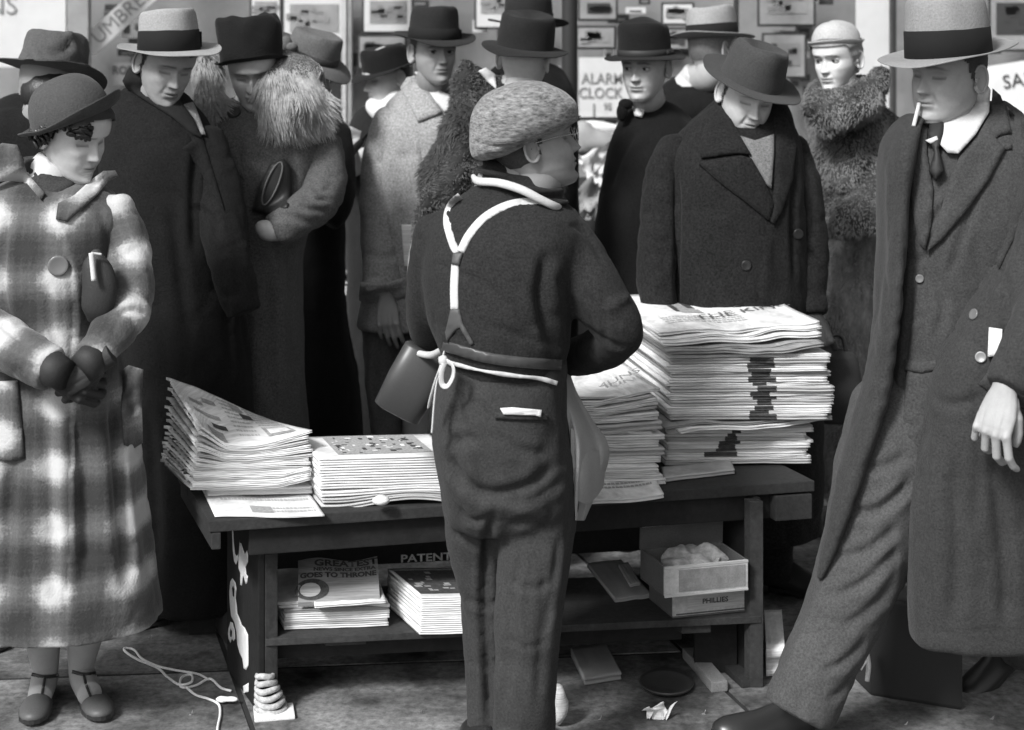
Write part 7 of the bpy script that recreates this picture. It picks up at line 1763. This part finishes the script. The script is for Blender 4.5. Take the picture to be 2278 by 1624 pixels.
# ---------------------------------------------------------------- blonde woman in fur
def woman_blonde():
    rt = person('blonde woman in a small pale peaked hat and dark wrapped fur jacket, looking left')
    M_B = mat('brown_fur_base', .045, rough=1, grain=.3, gscale=90, blot=.45, bscale=11); M_H = mat('brown_fur', .14, rough=.7, grain=.3, gscale=80, blot=.5, bscale=9, spec=.3)
    M_D = mat('fur_skirt', .12, rough=.8, grain=.5, gscale=60, blot=1.0, bscale=9, bump=.8, stretch=(1, 1, .3))
    body = trunk([(165, 1845, 1930, 5.72, .07), (200, 1812, 1960, 5.7, .11), (250, 1796, 1982, 5.68, .15), (340, 1796, 1988, 5.66, .17), (430, 1806, 1985, 5.65, .18), (495, 1822, 1972, 5.65, .17), (522, 1845, 1955, 5.65, .12)])
    arm = [(1965, 260, 5.66, .07), (1975, 360, 5.6, .075), (1960, 450, 5.52, .075), (1900, 485, 5.46, .070), (1850, 490, 5.44, .06)]
    coll = [(1800, 215, 5.5, .05), (1830, 250, 5.46, .06), (1890, 240, 5.46, .065), (1945, 200, 5.52, .06), (1962, 165, 5.62, .045)]
    fc = cloth('fur_jacket', M_B, rt, [body, limb(arm), limb(coll)], voxel=.012, it=3, noise=.024, nscale=(9, 9, 8), seed=43, folds=[([(1810, 270), (1870, 300), (1940, 270)], 10, .02), ([(1985, 240), (1975, 350), (1955, 430)], 8, .012), ([(1830, 440), (1890, 430), (1950, 390)], 9, .014)])
    q = tufts('fur', M_H, fc, fc.data, 14000, .010, .0017, 7, (-.2, -.1, -.9), .6, spread=1.0); q['kind'] = 'stuff'
    sk_ = cloth('fur_skirt', M_D, rt, [trunk([(480, 1836, 1962, 5.68, .12), (600, 1832, 1966, 5.68, .14), (800, 1826, 1962, 5.68, .15), (1000, 1820, 1965, 5.68, .16), (1100, 1818, 1968, 5.68, .16)])], voxel=.013, noise=.008, nscale=(16, 16, 2), seed=45)
    q = tufts('fur', M_H, sk_, sk_.data, 8000, .010, .0017, 8, (-.1, -.1, -1), .8, spread=.8); q['kind'] = 'stuff'
    M = head_matrix(P(1862, 128, 5.62), -42, 8, -2, .98)
    make_body(rt, M, {'open': 1, 'lipdark': .55, 'browth': .002, 'gaze': (.2, -.2), 'jaw': .93, 'cheek': 1.2}, .58, neck=P(1888, 215, 5.7), extra=[core((1885, 210, 5.7, .045), (1890, 500, 5.68, .07), (1890, 1090, 5.68, .06))])
    M_HB = mat('blonde_hair', .22, rough=.5, grain=.35, gscale=110, blot=.2, bscale=40, spec=.5, bump=.5)
    hm = MB(); V, F, a = head_local({}, 90, 70); keep = [(z > (.05 if math.atan2(abs(x), y) < .95 else (.05 - .11 * min(1, (math.atan2(abs(x), y) - .95) / .6)))) for x, y, z in V]
    hm.add([(x * (1.10 + .03 * math.sin(z * 170 + y * 20)), y * (1.08 + .03 * math.sin(z * 170)), z * 1.04) for x, y, z in V], [f for f in F if sum(keep[i] for i in f) >= 3]); hr = hm.build('hair', M_HB, rt, True); hr.data.transform(M)
    fedora(rt, M, wool('felt_cream', .42, grain=.1), wool('felt_cream_band', .16), crown=.082, brim=.016, a=.084, b=.094, front=.010, back=.012, side=.010, pinch=0, dent=0, dome=True, tilt=(-8, 2), z0=.048, bandh=.014, seed=29, bow=0, lump=.006)
    for u in (1865, 1920): shoe('shoe', M_LEATH, rt, Vector((P(u, 0, 5.68).x, 5.68, 0)), (-.5, -1, 0), L=.24, W=.08, hgt=.06)
    legs('stockings', mat('dark_stocking', .06), rt, [[(1865, 1060, 5.68, .05), (1865, 1130, 5.68, .035)], [(1920, 1060, 5.68, .05), (1920, 1130, 5.68, .035)]], voxel=.013)
    hb = thing('handbag', 'black handbag hanging beside the right edge of the tall pile', 'handbag')
    mb = MB(); c = P(1862, 860, 4.98); rings = []
    for f, w in ((-.5, .7), (-.45, .95), (0, 1.05), (.4, .85), (.5, .6)):
        rings.append([c + Vector((w * .075 * math.copysign(abs(math.cos(t)) ** .6, math.cos(t)), w * .04 * math.sin(t), f * .22)) for t in [2 * math.pi * k / 24 for k in range(24)]])
    mb.loft(rings); me = tri_mesh(mb); bo = link('bag_body', me, mat('bag_leather', .03, rough=.4), hb)
    mb = MB(); mb.tube([tuple(P(1838, 790, 4.98)) + (.007,), tuple(P(1846, 752, 4.98)) + (.007,), tuple(P(1872, 748, 4.98)) + (.007,), tuple(P(1884, 788, 4.98)) + (.007,)], 8); mb.build('handle', M_LEATH, hb, True)
woman_blonde()

# ---------------------------------------------------------------- walking man at the right
def man_walking():
    rt = person('man striding past in a pale fedora and open overcoat, cigarette in his mouth')
    M_C = wool('overcoat_grey', .040, grain=.20, sheen=.3, gs=260); M_S = wool('suit_grey', .054, grain=.20, sheen=.25, gs=260); M_T = wool('trousers_grey_c', .066, grain=.20, sheen=.2, gs=260)
    up = trunk([(222, 2095, 2232, 3.98, .06), (245, 2050, 2260, 3.97, .085), (275, 2005, 2290, 3.96, .115), (320, 1975, 2318, 3.95, .14), (400, 1972, 2330, 3.94, .155), (500, 1972, 2320, 3.93, .16), (600, 1978, 2280, 3.93, .155), (720, 1970, 2210, 3.93, .155), (820, 1960, 2160, 3.93, .155), (920, 1944, 2110, 3.92, .15), (1000, 1926, 2070, 3.92, .14), (1050, 1915, 2055, 3.92, .12)])
    rp_ = trunk([(262, 2252, 2310, 3.92, .09), (300, 2258, 2345, 3.90, .13), (360, 2258, 2362, 3.88, .15), (440, 2230, 2368, 3.87, .165), (540, 2202, 2372, 3.86, .17), (640, 2150, 2376, 3.84, .175), (720, 2104, 2380, 3.83, .175), (820, 2056, 2385, 3.82, .175), (950, 2038, 2390, 3.81, .165), (1083, 2018, 2396, 3.80, .14), (1250, 2020, 2404, 3.79, .12), (1428, 2030, 2410, 3.78, .10)], ex=3.4)
    lp = trunk([(252, 2020, 2062, 3.92, .07), (290, 1982, 2040, 3.90, .10), (340, 1962, 2028, 3.89, .12), (440, 1954, 2014, 3.88, .12), (560, 1956, 2008, 3.86, .11), (700, 1944, 1996, 3.84, .10), (880, 1918, 1972, 3.82, .08), (1030, 1876, 1926, 3.80, .06), (1200, 1832, 1868, 3.79, .04), (1290, 1814, 1830, 3.79, .02)], ex=2.6)
    sl = [(2318, 345, 3.90, .078), (2348, 500, 3.80, .080), (2342, 640, 3.68, .075), (2296, 755, 3.59, .066), (2240, 872, 3.54, .057)]
    folds = [([(2290, 300), (2262, 420), (2240, 560), (2180, 680)], 10, .010), ([(2060, 860), (2110, 900), (2200, 880)], 10, .007), ([(2120, 1000), (2130, 1200), (2120, 1400)], 16, .009), ([(2060, 900), (2050, 1100), (2060, 1380)], 12, .006), ([(2200, 1000), (2230, 1200), (2240, 1400)], 14, .014), ([(2225, 560), (2240, 700), (2220, 820)], 10, .010), ([(1968, 300), (1976, 420), (1975, 560), (1962, 720)], 6, .008, 'ridge'), ([(2040, 1404), (2120, 1408), (2200, 1404), (2270, 1400)], 4, .005), ([(2170, 860), (2180, 1000), (2165, 1200)], 12, .007)]
    coat = cloth('overcoat', M_C, rt, [rp_, lp, limb(sl)], voxel=.0088, it=4, folds=folds, noise=.006, nscale=(7, 7, 3), seed=47)
    jacket = cloth('jacket', M_S, rt, [up], voxel=.0095, it=4, noise=.006, nscale=(7, 7, 4), seed=49,
                   folds=[([(2119, 439), (2070, 490), (2024, 534)], 6, .012), ([(2180, 420), (2150, 500), (2110, 620)], 8, .008), ([(2040, 560), (2025, 700), (2012, 820), (1998, 980)], 5, .010), ([(2000, 700), (2030, 710), (2060, 700)], 6, .006), ([(1995, 820), (2040, 826), (2085, 815)], 5, .007), ([(2080, 600), (2100, 680), (2080, 760)], 9, .007), ([(1990, 560), (2030, 580), (2080, 560)], 7, .006), ([(1960, 930), (2000, 950), (2050, 940)], 7, .008)])
    bv = bvh_of(coat, jacket); jb = bvh_of(jacket)
    strap('cuff', M_C, coat, bvh_of(coat), [(2186, 842), (2230, 872), (2300, 900)], 30, off=.004, th=.006, step=6)
    for u, v in ((2168, 700), (2182, 795)): button('button', mat('grey_button', .14, rough=.3), coat, bv, u, v, 12)
    button('button', mat('grey_button', .14, rough=.3), jacket, jb, 2046, 620, 9)
    patch('pocket_flap', M_S, jacket, jb, [(2012, 800), (2052, 806), (2090, 800), (2092, 822), (2050, 830), (2012, 824)], off=.003, th=.005, step=6)
    patch('pocket_welt', M_S, jacket, jb, [(2205, 322), (2250, 318), (2252, 332), (2208, 338)], off=.003, th=.005, step=5)
    # lapels, collar, shirt, tie
    M_TIE = mat('dark_tie', .02, rough=.6)
    patch('shirt_front', M_WHITEC, rt, bv, [(2196, 188), (2204, 200), (2200, 250), (2170, 300), (2132, 342), (2108, 340), (2092, 322), (2092, 272), (2110, 250), (2160, 222)], off=.022, th=.005, step=7)
    patch('shirt_point', M_WHITEC, rt, bv, [(2058, 312), (2084, 302), (2088, 312), (2070, 320)], off=.03, th=.004, step=5)
    patch('necktie', M_TIE, rt, bv, [(2070, 262), (2104, 252), (2098, 300), (2088, 330), (2100, 380), (2082, 402), (2066, 380), (2078, 340), (2064, 300)], off=.022, th=.010, step=7)
    lapel(jacket, M_S, jb, [(2208, 196), (2226, 212), (2240, 250), (2250, 296), (2215, 306), (2236, 330), (2200, 400), (2150, 470), (2095, 535), (2062, 560), (2092, 470), (2115, 390), (2135, 348), (2172, 304), (2204, 252)], off=.008, th=.008, step=9)
    lapel(jacket, M_S, jb, [(2064, 262), (2044, 268), (2030, 320), (2022, 380), (2030, 470), (2044, 540), (2058, 556), (2072, 500), (2076, 420), (2062, 340)], off=.008, th=.008, step=9)
    lapel(coat, M_C, bvh_of(coat), [(2240, 236), (2262, 262), (2296, 320), (2300, 400), (2262, 520), (2222, 600), (2206, 560), (2232, 450), (2258, 370), (2256, 300)], off=.010, th=.010, step=10)
    # head
    M = head_matrix(P(2108, 160, 3.90), -52, 4, 3, 1.03)
    body_ = make_body(rt, M, {'jaw': 1.12, 'stub': .12, 'cheek': 1.2, 'fold': 1.6, 'nose': 1.1, 'browdark': .7, 'lip': .8, 'lipdark': .3}, .36, neck=P(2150, 262, 3.98), extra=[core((2150, 255, 3.98, .05), (2180, 600, 3.92, .08), (2080, 960, 3.9, .09), (1900, 1320, 3.84, .06), (1770, 1570, 3.78, .04)), core((2180, 400, 3.97, .05), (2310, 400, 3.92, .04), (2345, 540, 3.79, .035), (2342, 640, 3.68, .03), (2296, 755, 3.59, .03), (2245, 850, 3.55, .024)), core((2150, 900, 3.92, .08), (2225, 1120, 4.03, .05))],
              hands=[hand_mesh(frame(P(2232, 868, 3.545), (-.30, -.14, -.9), (-.62, -.8, .25)), (.36, .46, .52, .56), (.5, .4), .13, 1, 1.08)])
    hm = MB(); V, F, a = head_local({}, 96, 80); keep = [z > hl_(math.atan2(abs(x), y)) for x, y, z in V]
    hm.add([(x * 1.03, y * 1.03, z * 1.02) for x, y, z in V], [f for f in F if sum(keep[i] for i in f) >= 3]); hr = hm.build('hair', mat('cropped_hair', .05), rt, True); hr.data.transform(M)
    fedora(rt, M, wool('felt_pale_c', .25, grain=.10, sheen=.2), mat('black_velvet', .010), crown=.135, brim=.066, a=.092, b=.110, front=-.008, back=.020, side=.008, pinch=.3, dent=.02, tilt=(-4, 0), wroll=-7, z0=.040, bandh=.060, taper=.95, seed=31, bow=-1)
    cg = thing('cigarette', 'white cigarette hanging from the lips of the walking man', 'cigarette')
    mth = M @ Vector((.010, .092, -.066)); mb = MB(); e = mth + Vector((-.022, -.035, -.052)); mb.tube([tuple(mth) + (.0048,), tuple(e) + (.0048,)], 12); mb.build('paper_tube', M_WHITEC, cg, True)
    # trousers: front leg striding to the left, rear leg out to the right
    fl_ = [(2010, 900, 3.92, .13), (1975, 1040, 3.88, .128), (1938, 1180, 3.86, .112), (1900, 1300, 3.84, .104), (1850, 1420, 3.82, .096), (1800, 1530, 3.80, .090), (1772, 1590, 3.79, .090)]
    rl_ = [(2190, 900, 3.95, .13), (2230, 1100, 4.02, .12), (2262, 1300, 4.15, .10), (2285, 1440, 4.30, .085)]
    tf = [([(1885, 1130), (1940, 1140), (2000, 1100), (2030, 1060)], 10, .016), ([(1860, 1240), (1930, 1225), (2000, 1170)], 10, .014), ([(1850, 1330), (1930, 1290), (2000, 1220)], 9, .014), ([(1870, 1400), (1930, 1360), (1990, 1300)], 10, .010), ([(1820, 1500), (1880, 1470), (1930, 1420)], 8, .010), ([(1840, 1560), (1880, 1530), (1910, 1490)], 8, .010), ([(1900, 1020), (1960, 1040), (2020, 1010)], 10, .010), ([(1890, 1130), (1850, 1260), (1790, 1400), (1730, 1530)], 7, .006, 'ridge')]
    tr = cloth('trousers', M_T, rt, [limb(fl_), limb(rl_)], voxel=.0095, it=5, folds=tf, noise=.006, nscale=(8, 8, 5), seed=51)
    shoe('shoe', M_LEATH, rt, G(1800, 1640) * 1.0, (-.85, -.35, 0), pitch=8)
    shoe('shoe', M_LEATH, rt, Vector((P(2300, 0, 4.3).x, 4.35, .05)), (-.8, -.5, 0), pitch=-20)
    wp = thing('folded_paper', 'small white folded paper between the sleeve and coat of the walking man', 'paper')
    patch('paper_slip', M_NEWS, wp, bv, [(2200, 728), (2230, 732), (2226, 792), (2197, 794)], off=.006, th=.006, step=8, round_=False)
man_walking()
